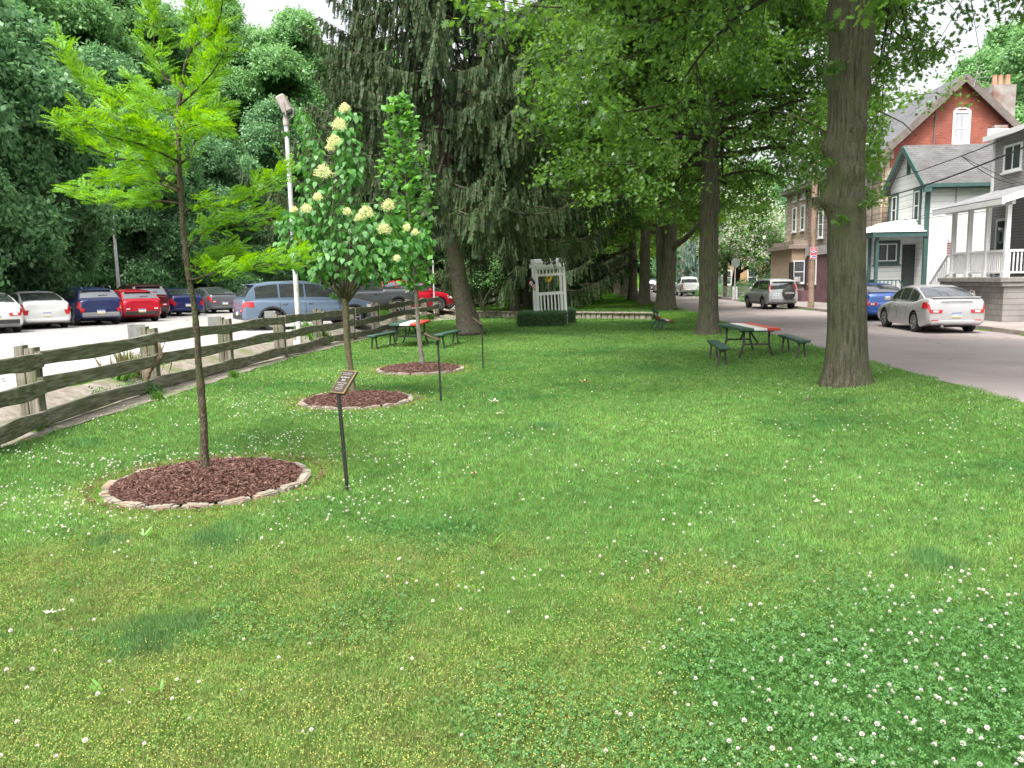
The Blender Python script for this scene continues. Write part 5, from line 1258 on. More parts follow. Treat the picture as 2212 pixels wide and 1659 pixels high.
def post_mb(x, y, z, h, w, rng, split=True):
    mb = MB(); tilt = rng.uniform(-0.02, 0.02)
    for (dx, ww, hh) in (((-0.085, 0.13, h), (0.06, 0.15, h - 0.03)) if split else ((0, w, h),)):
        n = 6; o = len(mb.v)
        for i in range(n + 1):
            zz = -0.2 + (hh + 0.2) * i / n; k = 1 - (0.10 if i == n else 0)
            for (a, b) in ((-.5, -.42), (-.42, -.5), (.42, -.5), (.5, -.42), (.5, .42), (.42, .5), (-.42, .5), (-.5, .42)): mb.v.append((x + dx + tilt * zz + a * ww * k * (1 + 0.06 * math.sin(zz * 5 + dx * 30)), y + b * 0.17 * k, z + zz + (0.015 * a if i == n else 0)))
        for i in range(n):
            for j in range(8): mb.f.append((o + i * 8 + j, o + i * 8 + (j + 1) % 8, o + (i + 1) * 8 + (j + 1) % 8, o + (i + 1) * 8 + j)); mb.m.append(0)
        mb.f.append(tuple(o + n * 8 + j for j in range(8))); mb.m.append(0)
    return mb
# near fence: post positions from the photograph (pixel of the post foot)
post_px = [(-60, 990), (78, 928), (330, 846), (492, 802), (608, 773), (690, 749), (760, 735), (812, 723), (852, 709), (884, 700), (917, 692), (943, 686)]
rng = random.Random(4); posts = []
for px, py in post_px:
    p = P(px, py, 0.08); x = float(xf(p.y)) if False else p.x; posts.append(Vector((p.x, p.y, tz(float(xf(p.y)), p.y) - 0.02)))
print('posts', [(round(p.x, 2), round(p.y, 2)) for p in posts])
F = empty('rail_fence', (0, 0, 0), 0, 'long weathered three rail wooden fence between lawn and parking lot', 'fence')
HP = 1.17
for i, p in enumerate(posts):
    tag(post_mb(p.x, p.y, p.z, HP + rng.uniform(-0.04, 0.04), 0.2, rng).build('post', M_POST, F))
    if i < len(posts) - 1:
        q = posts[i + 1]
        for h, hh in ((0.98, 0.20), (0.59, 0.20), (0.18, 0.21)):
            a = Vector((p.x + 0.10, p.y - 0.09 + 0.03 * (i % 2), p.z + h + rng.uniform(-.015, .015))); b = Vector((q.x + 0.10, q.y + 0.09, q.z + h + rng.uniform(-.015, .015)))
            d = (b - a).normalized(); off = d.cross(Vector((0, 0, 1))) * 0.06
            rough_board(a + off + Vector((0, -0.02, 0)), b + off - d * 0.19 + Vector((0, 0.02, 0)), hh, 0.075, rng).build('rail', M_RAIL, F)
for i, (wd_, ht) in {2: (0.26, 0.28), 3: (0.24, 0.26), 4: (0.24, 0.24)}.items():
    p = posts[i]; mb = MB(); mb.rbox((p.x - 0.27, p.y + 0.12, p.z + HP - 0.10), (wd_ + 0.06, 0.02, ht + 0.06), 0.01)
    tag(mb.build('bay_sign', M_PLATE), ['', '', 'grey back of a bay sign on the fence post with the dead branch', 'grey back of a bay sign on the third fence post', 'grey back of a bay sign on the fourth fence post'][i], 'sign', 'bay signs on the fence')
# dead branch leaning on the second visible post
p = posts[2]; mb = MB()
mb.tube([(p.x - 0.02, p.y - 0.35, 0.12), (p.x + 0.10, p.y - 0.28, 0.5), (p.x + 0.30, p.y - 0.22, 0.75), (p.x + 0.27, p.y - 0.2, 1.0)], [0.045, 0.05, 0.045, 0.02], n=7, jitter=0.15, rng=rng)
mb.tube([(p.x + 0.22, p.y - 0.22, 0.66), (p.x + 0.05, p.y - 0.24, 0.82), (p.x + 0.0, p.y - 0.2, 0.95)], [0.02, 0.015, 0.006], n=5)
mb.tube([(p.x + 0.28, p.y - 0.2, 0.8), (p.x + 0.38, p.y - 0.2, 1.0)], [0.015, 0.004], n=5)
tag(mb.build('dead_branch', bark_mat('dead_wood', (0.14, 0.095, 0.06), (0.30, 0.23, 0.16), None, vs=0.5, scale=20), smooth=True), 'brown dead branch leaning against the second fence post', 'branch')
# far fence beyond the path
rng = random.Random(6); F2 = empty('rail_fence', (0, 0, 0), 0, 'far wooden rail fence behind the leaning spruce', 'fence')
fp = [PD(988, 640, 45.5), PD(1022, 640, 47.5), PD(1045, 640, 50), PD(1059, 640, 53), PD(1069, 640, 56), PD(1077, 640, 59.5), PD(1083, 640, 63)]
for i, p in enumerate(fp):
    z = tz(p.x, p.y); post_mb(p.x, p.y, z, 1.25, 0.2, rng).build('post', M_POST, F2)
    if i < len(fp) - 1:
        q = fp[i + 1]
        for h in (1.05, 0.65, 0.22): rough_board((p.x + 0.12, p.y, z + h), (q.x + 0.12, q.y, tz(q.x, q.y) + h), 0.18, 0.08, rng, 5).build('rail', M_RAIL, F2)
# low stone edging wall across the lawn
M_WALLST = mat('edging_wall_stone', (0.27, 0.235, 0.19), (0.40, 0.36, 0.30), scale=6, rough=0.95, bump=0.5, bscale=24, detail=6)
M_WALLTOP = mat('edging_wall_cap', (0.25, 0.20, 0.165), (0.33, 0.28, 0.23), scale=4, rough=0.95)
a = Vector((-4.5, float(ywall(-4.5)), 0)); b = Vector((6.7, float(ywall(6.7)), 0)); d = (b - a); L = d.length; d.normalize(); nrm = Vector((d.y, -d.x, 0)); Mw = Matrix((d, -nrm, Vector((0, 0, 1)))).transposed()
Wl = empty('stone_edging_wall', (0, 0, 0), 0, 'low pale stone retaining wall running across the lawn behind the arbor', 'wall'); rng = random.Random(2)
s = 0; mb = MB()
while s < L:
    w_ = rng.uniform(0.22, 0.42); c = a + d * (s + w_ / 2); mb.rbox((c.x, c.y, 0.12), (w_ - 0.03, 0.24 + rng.uniform(0, .05), 0.30 + rng.uniform(-.01, .01)), 0.03, Mw); s += w_
mb.build('stones', M_WALLST, Wl); mb = MB(); s = 0
while s < L:
    w_ = rng.uniform(0.8, 1.2); c = a + d * (s + w_ / 2); mb.rbox((c.x, c.y, 0.305), (w_ - 0.015, 0.40, 0.07), 0.015, Mw); s += w_
mb.build('cap', M_WALLTOP, Wl)

# ---- plaque posts
M_BLACK = mat('black_paint', (0.012, 0.012, 0.012), (0.025, 0.024, 0.022), scale=20, rough=0.45)
M_BRONZE = mat('bronze_plaque', (0.05, 0.042, 0.038), (0.075, 0.062, 0.05), scale=30, rough=0.5, metal=0.4)
M_GILT = mat('bronze_border', (0.34, 0.22, 0.09), (0.25, 0.17, 0.08), scale=20, rough=0.45, metal=0.5)
M_LETTER = mat('plaque_letters', (0.42, 0.38, 0.36), (0.34, 0.3, 0.28), scale=20, rough=0.5)
def plaque(px, py, h, lean, rz, tilt, label, w_=0.19, hh=0.27, letters=True):
    b = P(px, py, 0.0); t = empty('plaque_post', (b.x, b.y, tz(b.x, b.y)), 0, label, 'plaque', 'tree plaques on black posts')
    top = Vector((-math.sin(lean) * h, 0, math.cos(lean) * h)); mb = MB(); mb.bar((0, 0, -0.1), top, 0.032, 0.032, up=(0, 1, 0), r=0.003); mb.build('post', M_BLACK, t)
    M = (Matrix.Translation(top + Vector((0, 0, 0.005))) @ Matrix.Rotation(rz, 4, 'Z') @ Matrix.Rotation(tilt, 4, 'X')) @ Matrix.Rotation(R(0), 4, 'Z')
    def loc(mb_): mb_.v = [tuple(M @ Vector(v)) for v in mb_.v]; return mb_
    m1 = MB(); m1.rbox((0, hh / 2 - 0.03, -0.012), (w_, hh, 0.02), 0.003); loc(m1).build('back_plate', M_BLACK, t)
    m2 = MB(); m2.rbox((0, hh / 2 - 0.03, 0.003), (w_ - 0.004, hh - 0.004, 0.008), 0.002); loc(m2).build('border', M_GILT, t)
    m3 = MB(); m3.box((0, hh / 2 - 0.03, 0.008), (w_ - 0.03, hh - 0.03, 0.006)); loc(m3).build('plate', M_BRONZE, t)
    if letters:
        y0 = hh - 0.055; rng = random.Random(3); m4 = MB()
        for (yy_, wds, hgt) in ((0.20, (0.025, 0.02, 0.045, 0.02), 0.008), (0.182, (0.11,), 0.003), (0.150, (0.03, 0.05, 0.03), 0.014), (0.118, (0.055,), 0.020), (0.086, (0.05, 0.02, 0.05), 0.009), (0.064, (0.09,), 0.007), (0.046, (0.10,), 0.003), (0.026, (0.05, 0.04), 0.008), (0.008, (0.08,), 0.005)):
            tot = sum(wds) + 0.008 * (len(wds) - 1); x_ = -tot / 2
            for w1 in wds:
                k = max(1, int(w1 / (hgt * 0.75))) if hgt > 0.004 else 1
                for q in range(k): m4.box((x_ + w1 * (q + 0.5) / k, yy_, 0.0125), (w1 / k * (0.62 if k > 1 else 1), hgt * rng.uniform(0.75, 1), 0.002))
                x_ += w1 + 0.008
        loc(m4).build('lettering', M_LETTER, t)
    else:
        m4 = MB(); m4.box((0, -0.01, -0.05), (0.06, 0.03, 0.09)); loc(m4).build('bracket', M_BLACK, t)
    return t
plaque(752, 1062, 0.98, R(3.0), R(-38), R(48), 'bronze plaque on a black post nearest the camera, beside the first mulch bed', w_=0.20, hh=0.27)
plaque(953, 866, 1.04, R(1.5), R(82), R(25), 'black plaque post seen edge on right of the middle mulch bed', letters=False)
plaque(1044, 796, 1.02, R(0.8), R(80), R(35), 'farthest black plaque post, right of the tulip tree bed', letters=False)

# ---- picnic tables and benches
M_PG = mat('green_paint', (0.028, 0.075, 0.052), (0.045, 0.10, 0.075), scale=8, rough=0.5, bump=0.1)
M_PW = mat('white_paint', (0.78, 0.77, 0.74), (0.70, 0.69, 0.66), scale=8, rough=0.5)
M_PR = mat('red_paint', (0.58, 0.055, 0.03), (0.50, 0.05, 0.03), scale=8, rough=0.45)
M_LEG = mat('dark_iron', (0.025, 0.03, 0.03), (0.06, 0.06, 0.055), scale=9, rough=0.6)
M_LEGW = mat('worn_iron', (0.10, 0.09, 0.08), (0.05, 0.05, 0.045), scale=12, rough=0.7)
def picnic(x, y, rz, label, W_=0.95, L_=2.35, H_=0.74):
    z = tz(x, y); t = empty('picnic_table', (x, y, z), rz, label, 'picnic table', 'picnic tables painted in green, white and red stripes')
    for k, m in ((-1, M_PG), (0, M_PW), (1, M_PR)):
        mb = MB(); mb.rbox((k * W_ / 3, 0, H_ - 0.03 + 0.0004 * k), (W_ / 3 - 0.002, L_, 0.062), 0.008); tag(mb.build('tabletop_board', m, t), ['green', 'white', 'red'][k + 1] + ' tabletop stripe')
    mb = MB()
    for e in (-1, 1): mb.box((0, e * (L_ / 2 - 0.35), H_ - 0.085), (W_ - 0.12, 0.07, 0.045))
    mb.build('underframe', M_PG, t)
    for e in (-1, 1):
        for s in (-1, 1):
            mb = MB(); yy_ = e * (L_ / 2 - 0.35); mb.tube([(s * 0.31, yy_, H_ - 0.1), (s * 0.31, yy_, 0.34), (s * 0.37, yy_, 0.12), (s * 0.43, yy_, -0.03)], 0.028, n=8); mb.build('leg', M_LEG, t, smooth=True)
        mb = MB(); mb.bar((-0.31, e * (L_ / 2 - 0.35), 0.33), (0.31, e * (L_ / 2 - 0.35), 0.33), 0.04, 0.045); mb.build('crossbar', M_LEG, t)
    for e in (-1, 1):
        mb = MB(); mb.bar((0.05, e * (L_ / 2 - 0.35), 0.34), (0.0, e * 0.12, H_ - 0.08), 0.03, 0.03); mb.build('brace', M_LEG, t)
    return t
def slat_bench(x, y, rz, label, L_=2.1, W_=0.27, H_=0.44, sp=0.1):
    z = tz(x, y); t = empty('bench', (x, y, z), rz, label, 'bench', 'plain green benches at the picnic tables')
    mb = MB(); mb.rbox((0, 0, H_ - 0.03), (W_, L_, 0.06), 0.01); mb.build('seat', M_PG, t)
    for e in (-1, 1):
        mb = MB(); mb.box((0, e * (L_ / 2 - 0.28), H_ - 0.08), (W_ * 0.75, 0.06, 0.04)); mb.build('bracket', M_LEG, t)
        for s in (-1, 1):
            mb = MB(); yy_ = e * (L_ / 2 - 0.28); mb.tube([(s * 0.05, yy_, H_ - 0.09), (s * sp, yy_ , -0.03)], 0.026, n=6); mb.build('leg', M_LEGW, t)
    return t
picnic(6.02, 20.3, R(-1), 'near right striped picnic table on the lawn beside the street')
slat_bench(4.88, 18.75, R(-7), 'green bench left of the right picnic table'); slat_bench(6.80, 19.15, R(-6), 'green bench right of the right picnic table, by the street')
picnic(-3.18, 25.3, R(-2), 'left striped picnic table beyond the tulip tree, by the fence')
slat_bench(-3.95, 24.6, R(-12), 'green bench left of the left picnic table, by the fence'); slat_bench(-1.95, 24.7, R(-12), 'green bench right of the left picnic table, by the leaning spruce')
# park bench with a back, seen end on
bx, by = P(1432, 714, 0.02).x, P(1432, 714, 0.02).y
t = empty('park_bench', (bx, by + 0.7, tz(bx, by)), R(-4), 'park bench with striped back seen from its end, in front of the double trunked oak', 'park bench')
for k, m in ((0, M_PG), (1, M_PW), (2, M_PR)):
    mb = MB(); mb.rbox((0.06 + k * 0.15, 0, 0.42 - 0.02 * k), (0.14, 1.5, 0.045), 0.008, Matrix.Rotation(R(9), 3, 'Y')); tag(mb.build('seat_board', m, t), ['green', 'white', 'red'][k] + ' seat board')
    mb = MB(); mb.rbox((-0.07 - 0.035 * (2 - k) , 0, 0.50 + 0.11 * (2 - k) - 0.02), (0.035, 1.5, 0.10), 0.008, Matrix.Rotation(R(-15), 3, 'Y')); tag(mb.build('back_board', (M_PG, M_PW, M_PR)[k], t), ['green', 'white', 'red'][k] + ' back board')
for e in (-1, 1):
    mb = MB(); yy_ = e * 0.66; mb.bar((-0.24, yy_, 0.80), (-0.02, yy_, 0.38), 0.06, 0.05); mb.bar((-0.02, yy_, 0.40), (-0.30, yy_, -0.03), 0.06, 0.06); mb.bar((0.0, yy_, 0.36), (0.46, yy_, 0.33), 0.06, 0.06); mb.bar((0.05, yy_, 0.36), (0.00, yy_, -0.03), 0.05, 0.06)
    mb.build('end_frame', M_PG, t)

# ---- white arbor
M_VINYL = mat('white_vinyl', (0.88, 0.88, 0.88), (0.84, 0.84, 0.84), scale=4, rough=0.45)
ab = P(1192, 702, 0.0); t = empty('garden_arbor', (ab.x, ab.y + 0.55, tz(ab.x, ab.y)), 0, 'white lattice garden arbor leaning a little, set in clipped hedges', 'arbor')
t.rotation_euler = (0, R(-2.6), R(9)); t.scale = (0.94, 1, 1.08)
W2, D2, H2 = 0.66, 0.36, 2.35
for sx in (-1, 1):
    for sy in (-1, 1):
        mb = MB(); mb.rbox((sx * W2, sy * D2, H2 / 2 - 0.05), (0.12, 0.12, H2 + 0.1), 0.008); mb.build('post', M_VINYL, t)
for sy in (-1, 1):
    mb = MB()
    for z_ in (0.30, 1.28): mb.box((0, sy * D2, z_), (2 * W2 - 0.12, 0.045, 0.11))
    n = 7
    for i in range(n): mb.box((-W2 + 0.06 + (2 * W2 - 0.12) * (i + 0.5) / n, sy * D2, 0.79), (0.055, 0.025, 0.87))
    mb.build('lower_panel', M_VINYL, t)
    mb = MB()
    for z_ in (2.05, 2.28 + 0.03): mb.box((0, sy * D2, z_), (2 * W2 - 0.12, 0.045, 0.10))
    for i in range(n): mb.box((-W2 + 0.06 + (2 * W2 - 0.12) * (i + 0.5) / n, sy * D2, 2.18), (0.055, 0.025, 0.165))
    mb.build('upper_panel', M_VINYL, t)
    mb = MB(); mb.box((0, sy * (D2 + 0.085), 2.44), (2 * W2 + 0.30, 0.04, 0.15)); mb.build('top_beam', M_VINYL, t)
for i in range(9):
    mb = MB(); x_ = -W2 - 0.05 + (2 * W2 + 0.1) * i / 8; mb.box((x_, 0, 2.60), (0.04, 2 * D2 + 0.50, 0.13)); mb.build('rafter', M_VINYL, t)
mb = MB()
for sy in (-.30, -.1, .1, .30): mb.box((0, sy, 2.685), (2 * W2 + 0.34, 0.045, 0.035))
mb.build('roof_slats', M_VINYL, t)
# flags on the spruce behind the arbor
def flag_mesh(w_, h, colf, nu=14, nv=10, seed=1):
    mb = MB()
    for j in range(nv + 1):
        for i in range(nu + 1):
            u, v = i / nu, j / nv; mb.v.append((u * w_ * 0.75, 0.06 * math.sin(u * 7 + v * 2 + seed) * (0.3 + u), -v * h - u * u * 0.22 * h - 0.04 * math.sin(u * 5)))
    for j in range(nv):
        for i in range(nu): q = j * (nu + 1) + i; mb.f.append((q, q + 1, q + nu + 2, q + nu + 1)); mb.m.append(colf((i + .5) / nu, (j + .5) / nv))
    return mb
M_FR = mat('flag_red', (0.50, 0.03, 0.04)); M_FW = mat('flag_white', (0.75, 0.74, 0.72)); M_FB = mat('flag_blue', (0.02, 0.04, 0.16)); M_FY = mat('flag_yellow', (0.80, 0.55, 0.03)); M_FK = mat('flag_black', (0.015, 0.015, 0.015))
M_POLE = mat('thin_pole', (0.35, 0.33, 0.3), rough=0.4, metal=0.3)
p = PD(1150, 600, 35.6); t = empty('flag', p, 0, 'american flag hanging close beside the left post of the arbor', 'flag'); gz_ = tz(p.x, p.y) - p.z
c = flag_mesh(0.34, 0.50, lambda u, v: 2 if (u < 0.42 and v < 0.54) else (0 if int(v * 10.0) % 2 == 0 else 1), nv=10).build('cloth', [M_FR, M_FW, M_FB], t); c.rotation_euler = (0, R(35), R(180))
mb = MB(); mb.tube([(0.0, 0, 0.06), (0.04, 0.02, gz_)], 0.012, n=6); mb.build('flag_pole', M_POLE, t)
p = PD(1184, 588, 36.2); t = empty('flag', p, 0, 'yellow flag seen through the top of the arbor opening', 'flag'); gz_ = tz(p.x, p.y) - p.z
c = flag_mesh(0.34, 0.36, lambda u, v: 1 if ((u - .5) ** 2 + (v - .45) ** 2) < 0.012 else 0, nu=16, nv=12, seed=3).build('cloth', [M_FY, M_FK], t); c.rotation_euler = (0, R(22), 0)
mb = MB(); mb.tube([(0.0, 0, 0.06), (0.0, 0.02, gz_)], 0.012, n=6); mb.build('flag_pole', M_POLE, t)

# ---- lamp posts
M_LAMP = mat('pale_grey_paint', (0.62, 0.62, 0.64), (0.52, 0.52, 0.54), scale=3, rough=0.5, c3=(0.42, 0.36, 0.33), scale3=2.0)
M_HEAD = mat('lamp_housing', (0.26, 0.225, 0.20), (0.36, 0.32, 0.29), scale=5, rough=0.6)
M_GLASS = mat('lamp_glass', (0.05, 0.05, 0.05), rough=0.1)
p = P(648, 754, 0.16); D = p.y; t = empty('floodlight_post', (p.x, p.y, tz(p.x, p.y) - 0.05), 0, 'tall white pole with a tilted floodlight on top, behind the fence', 'lamp post')
tp = PD(618, 262, D) - p; mb = MB(); mb.tube([(0, 0, 0), tuple(tp)], [0.075, 0.06], n=14); mb.build('pole', M_LAMP, t, smooth=True, angle=40)
mb = MB(); mb.tube([tuple(tp * 0.995), tuple(tp + Vector((0, 0, 0.14))), tuple(tp + Vector((0, 0, 0.32)))], [0.09, 0.085, 0.04], n=12); mb.build('collar', M_HEAD, t, smooth=True, angle=40)
Mh = Matrix.Rotation(R(-38), 3, 'Y') @ Matrix.Rotation(R(25), 3, 'Z')
mb = MB(); c = tp + Vector((-0.02, 0, 0.52)); mb.rbox(c, (0.26, 0.34, 0.50), 0.04, Matrix.Rotation(R(-25), 3, 'Y')); h = mb.build('floodlight', M_HEAD, t)
mb = MB(); mb.box(c + Matrix.Rotation(R(-25), 3, 'Y') @ Vector((0.0, 0, -0.262)), (0.22, 0.30, 0.02), Matrix.Rotation(R(-25), 3, 'Y')); mb.build('lens', M_GLASS, h)
mb = MB(); mb.tube([c + Vector((0.08, -0.19, -0.32)), c + Vector((0.02, -0.19, 0.0))], 0.02, n=6); mb.tube([c + Vector((0.26, -0.08, -0.1)), c + Vector((0.24, -0.1, -0.34)), c + Vector((0.08, -0.05, -0.42))], 0.008, n=5); mb.build('yoke', M_HEAD, t)
mb = MB(); mb.rbox((-0.13, 0.05, 0.16), (0.10, 0.08, 0.32), 0.01); mb.build('junction_box', M_LAMP, t)
p = PD(257, 624, 45.5); t = empty('lamp_post', (p.x, p.y, Z_LOT), 0, 'slim pale lamp post with a short slanted arm at the back of the parking lot', 'lamp post')
b0 = PD(256, 624, 45.5) - Vector((p.x, p.y, Z_LOT)); tp = PD(243, 462, 45.5) - Vector((p.x, p.y, Z_LOT)); mb = MB(); mb.tube([(0, 0, 0), tuple(tp)], [0.11, 0.075], n=10); mb.build('pole', M_LAMP, t, smooth=True, angle=40)
mb = MB(); ar = PD(256, 441, 45.5) - Vector((p.x, p.y, Z_LOT)); mb.tube([tuple(tp), tuple(ar)], 0.04, n=6); mb.rbox(ar + Vector((0.15, 0, 0.05)), (0.45, 0.22, 0.14), 0.03); mb.build('lamp_arm', M_HEAD, t)
p = P(938, 690, 0.3); t = empty('sign_pole', (p.x, 41.5, 0.2), 0, 'thin pale metal sign pole at the end of the near fence', 'pole')
a = PD(939, 690, 41.5); b = PD(935, 562, 41.5); o = Vector((p.x, 41.5, 0.2)); mb = MB(); mb.bar(a - o, b - o, 0.06, 0.04); mb.build('pole', M_LAMP, t)
# ================================================================== vehicles
def paint(name, c, rough=0.28, coat=0.6, metal=0.25): return mat('paint_' + name, c, tuple(v * 0.93 for v in c), scale=2, rough=rough, coat=coat, metal=metal)
M_CG = mat('car_glass', (0.10, 0.11, 0.12), (0.13, 0.14, 0.15), scale=2, rough=0.04, spec=1.0, coat=1.0, metal=0.55)
for _n in M_CG.node_tree.nodes:
    if _n.type == 'BSDF_PRINCIPLED': _n.inputs['IOR'].default_value = 2.3
M_TYRE = mat('tyre', (0.018, 0.018, 0.018), (0.03, 0.03, 0.028), scale=12, rough=0.85)
M_RIM = mat('alloy', (0.55, 0.55, 0.56), (0.48, 0.48, 0.5), scale=4, rough=0.3, metal=0.8)
M_TRIM = mat('black_trim', (0.02, 0.02, 0.021), (0.035, 0.035, 0.035), scale=8, rough=0.6)
M_GREYTRIM = mat('grey_cladding', (0.20, 0.20, 0.21), (0.24, 0.24, 0.25), scale=8, rough=0.6)
M_TAIL = mat('tail_light', (0.55, 0.015, 0.02), (0.42, 0.01, 0.015), scale=6, rough=0.15, coat=1.0)
M_AMBER = mat('amber_lens', (0.70, 0.22, 0.02), rough=0.2)
M_CLEAR = mat('clear_lens', (0.70, 0.70, 0.70), (0.55, 0.55, 0.56), scale=14, rough=0.12, coat=1.0)
M_PLT = mat('plate_white', (0.70, 0.72, 0.75), rough=0.5); M_PLB = mat('plate_blue', (0.06, 0.10, 0.35), rough=0.5); M_PLY = mat('plate_yellow', (0.75, 0.55, 0.05), rough=0.5)
M_CHROME = mat('chrome', (0.7, 0.7, 0.7), rough=0.15, metal=1.0)
M_UNDER = mat('underbody', (0.012, 0.012, 0.012), rough=0.9)
def interp(pts, x): return float(np.interp(x, [p[0] for p in pts], [p[1] for p in pts]))
TYPES = {
 'sedan': dict(L=4.6, W=1.80, H=1.46, wb=(-1.32, 1.38), r=0.325, z0=0.20,
    top=[(-2.3, 0.80), (-2.27, 0.98), (-2.2, 1.07), (-1.75, 1.10), (-1.0, 0.98), (0.9, 0.96), (1.5, 0.88), (2.0, 0.76), (2.22, 0.66), (2.3, 0.50)],
    roof=[(-1.85, 1.08), (-1.45, 1.24), (-1.0, 1.38), (-0.5, 1.45), (0.0, 1.46), (0.35, 1.42), (0.7, 1.25), (1.12, 0.96)], belt=0.96, rw=(-1.78, -0.95), ws=(0.42, 1.05), sw=[(-1.42, -0.70), (-0.64, 0.12), (0.18, 0.82)]),
 'hatch': dict(L=4.3, W=1.78, H=1.46, wb=(-1.30, 1.32), r=0.32, z0=0.20,
    top=[(-2.15, 0.70), (-2.13, 0.95), (-2.05, 1.02), (-1.0, 0.98), (0.8, 0.95), (1.5, 0.86), (1.9, 0.74), (2.08, 0.64), (2.15, 0.48)],
    roof=[(-2.10, 1.00), (-1.85, 1.22), (-1.55, 1.36), (-1.0, 1.43), (-0.3, 1.46), (0.2, 1.43), (0.6, 1.27), (1.05, 0.95)], belt=0.96, rw=(-2.05, -1.60), ws=(0.3, 0.98), sw=[(-1.45, -0.72), (-0.66, 0.10), (0.16, 0.78)]),
 'suv': dict(L=4.55, W=1.84, H=1.70, wb=(-1.35, 1.38), r=0.36, z0=0.26,
    top=[(-2.27, 0.80), (-2.25, 1.06), (-2.15, 1.12), (-1.0, 1.08), (0.95, 1.06), (1.5, 1.02), (2.0, 0.90), (2.2, 0.78), (2.27, 0.55)],
    roof=[(-2.20, 1.10), (-2.02, 1.40), (-1.80, 1.60), (-1.3, 1.67), (-0.4, 1.70), (0.15, 1.66), (0.6, 1.48), (1.15, 1.06)], belt=1.07, rw=(-2.16, -1.83), ws=(0.25, 1.08), sw=[(-1.85, -1.12), (-1.06, -0.28), (-0.22, 0.80)]),
 'boxsuv': dict(L=4.3, W=1.75, H=1.68, wb=(-1.25, 1.35), r=0.34, z0=0.28,
    top=[(-2.12, 0.80), (-2.10, 1.04), (-2.04, 1.06), (-1.0, 1.04), (1.0, 1.02), (1.6, 0.96), (1.95, 0.88), (2.1, 0.75), (2.15, 0.5)],
    roof=[(-2.06, 1.05), (-1.99, 1.35), (-1.90, 1.60), (-1.5, 1.66), (-0.4, 1.68), (0.2, 1.65), (0.55, 1.48), (1.02, 1.03)], belt=1.04, rw=(-2.05, -1.93), ws=(0.3, 0.95), sw=[(-1.82, -1.08), (-1.02, -0.25), (-0.18, 0.72)]),
 'pickup': dict(L=5.6, W=1.95, H=1.88, wb=(-1.65, 1.85), r=0.40, z0=0.40,
    top=[(-2.8, 0.80), (-2.78, 1.25), (-2.7, 1.27), (-0.95, 1.27), (-0.9, 1.22), (1.3, 1.20), (1.8, 1.17), (2.5, 1.08), (2.75, 0.95), (2.8, 0.6)],
    roof=[(-0.92, 1.20), (-0.82, 1.70), (-0.65, 1.85), (-0.2, 1.88), (0.45, 1.86), (0.8, 1.74), (1.35, 1.18)], belt=1.20, rw=(-0.90, -0.78), ws=(0.62, 1.28), sw=[(-0.62, 0.12), (0.18, 0.98)]),
}
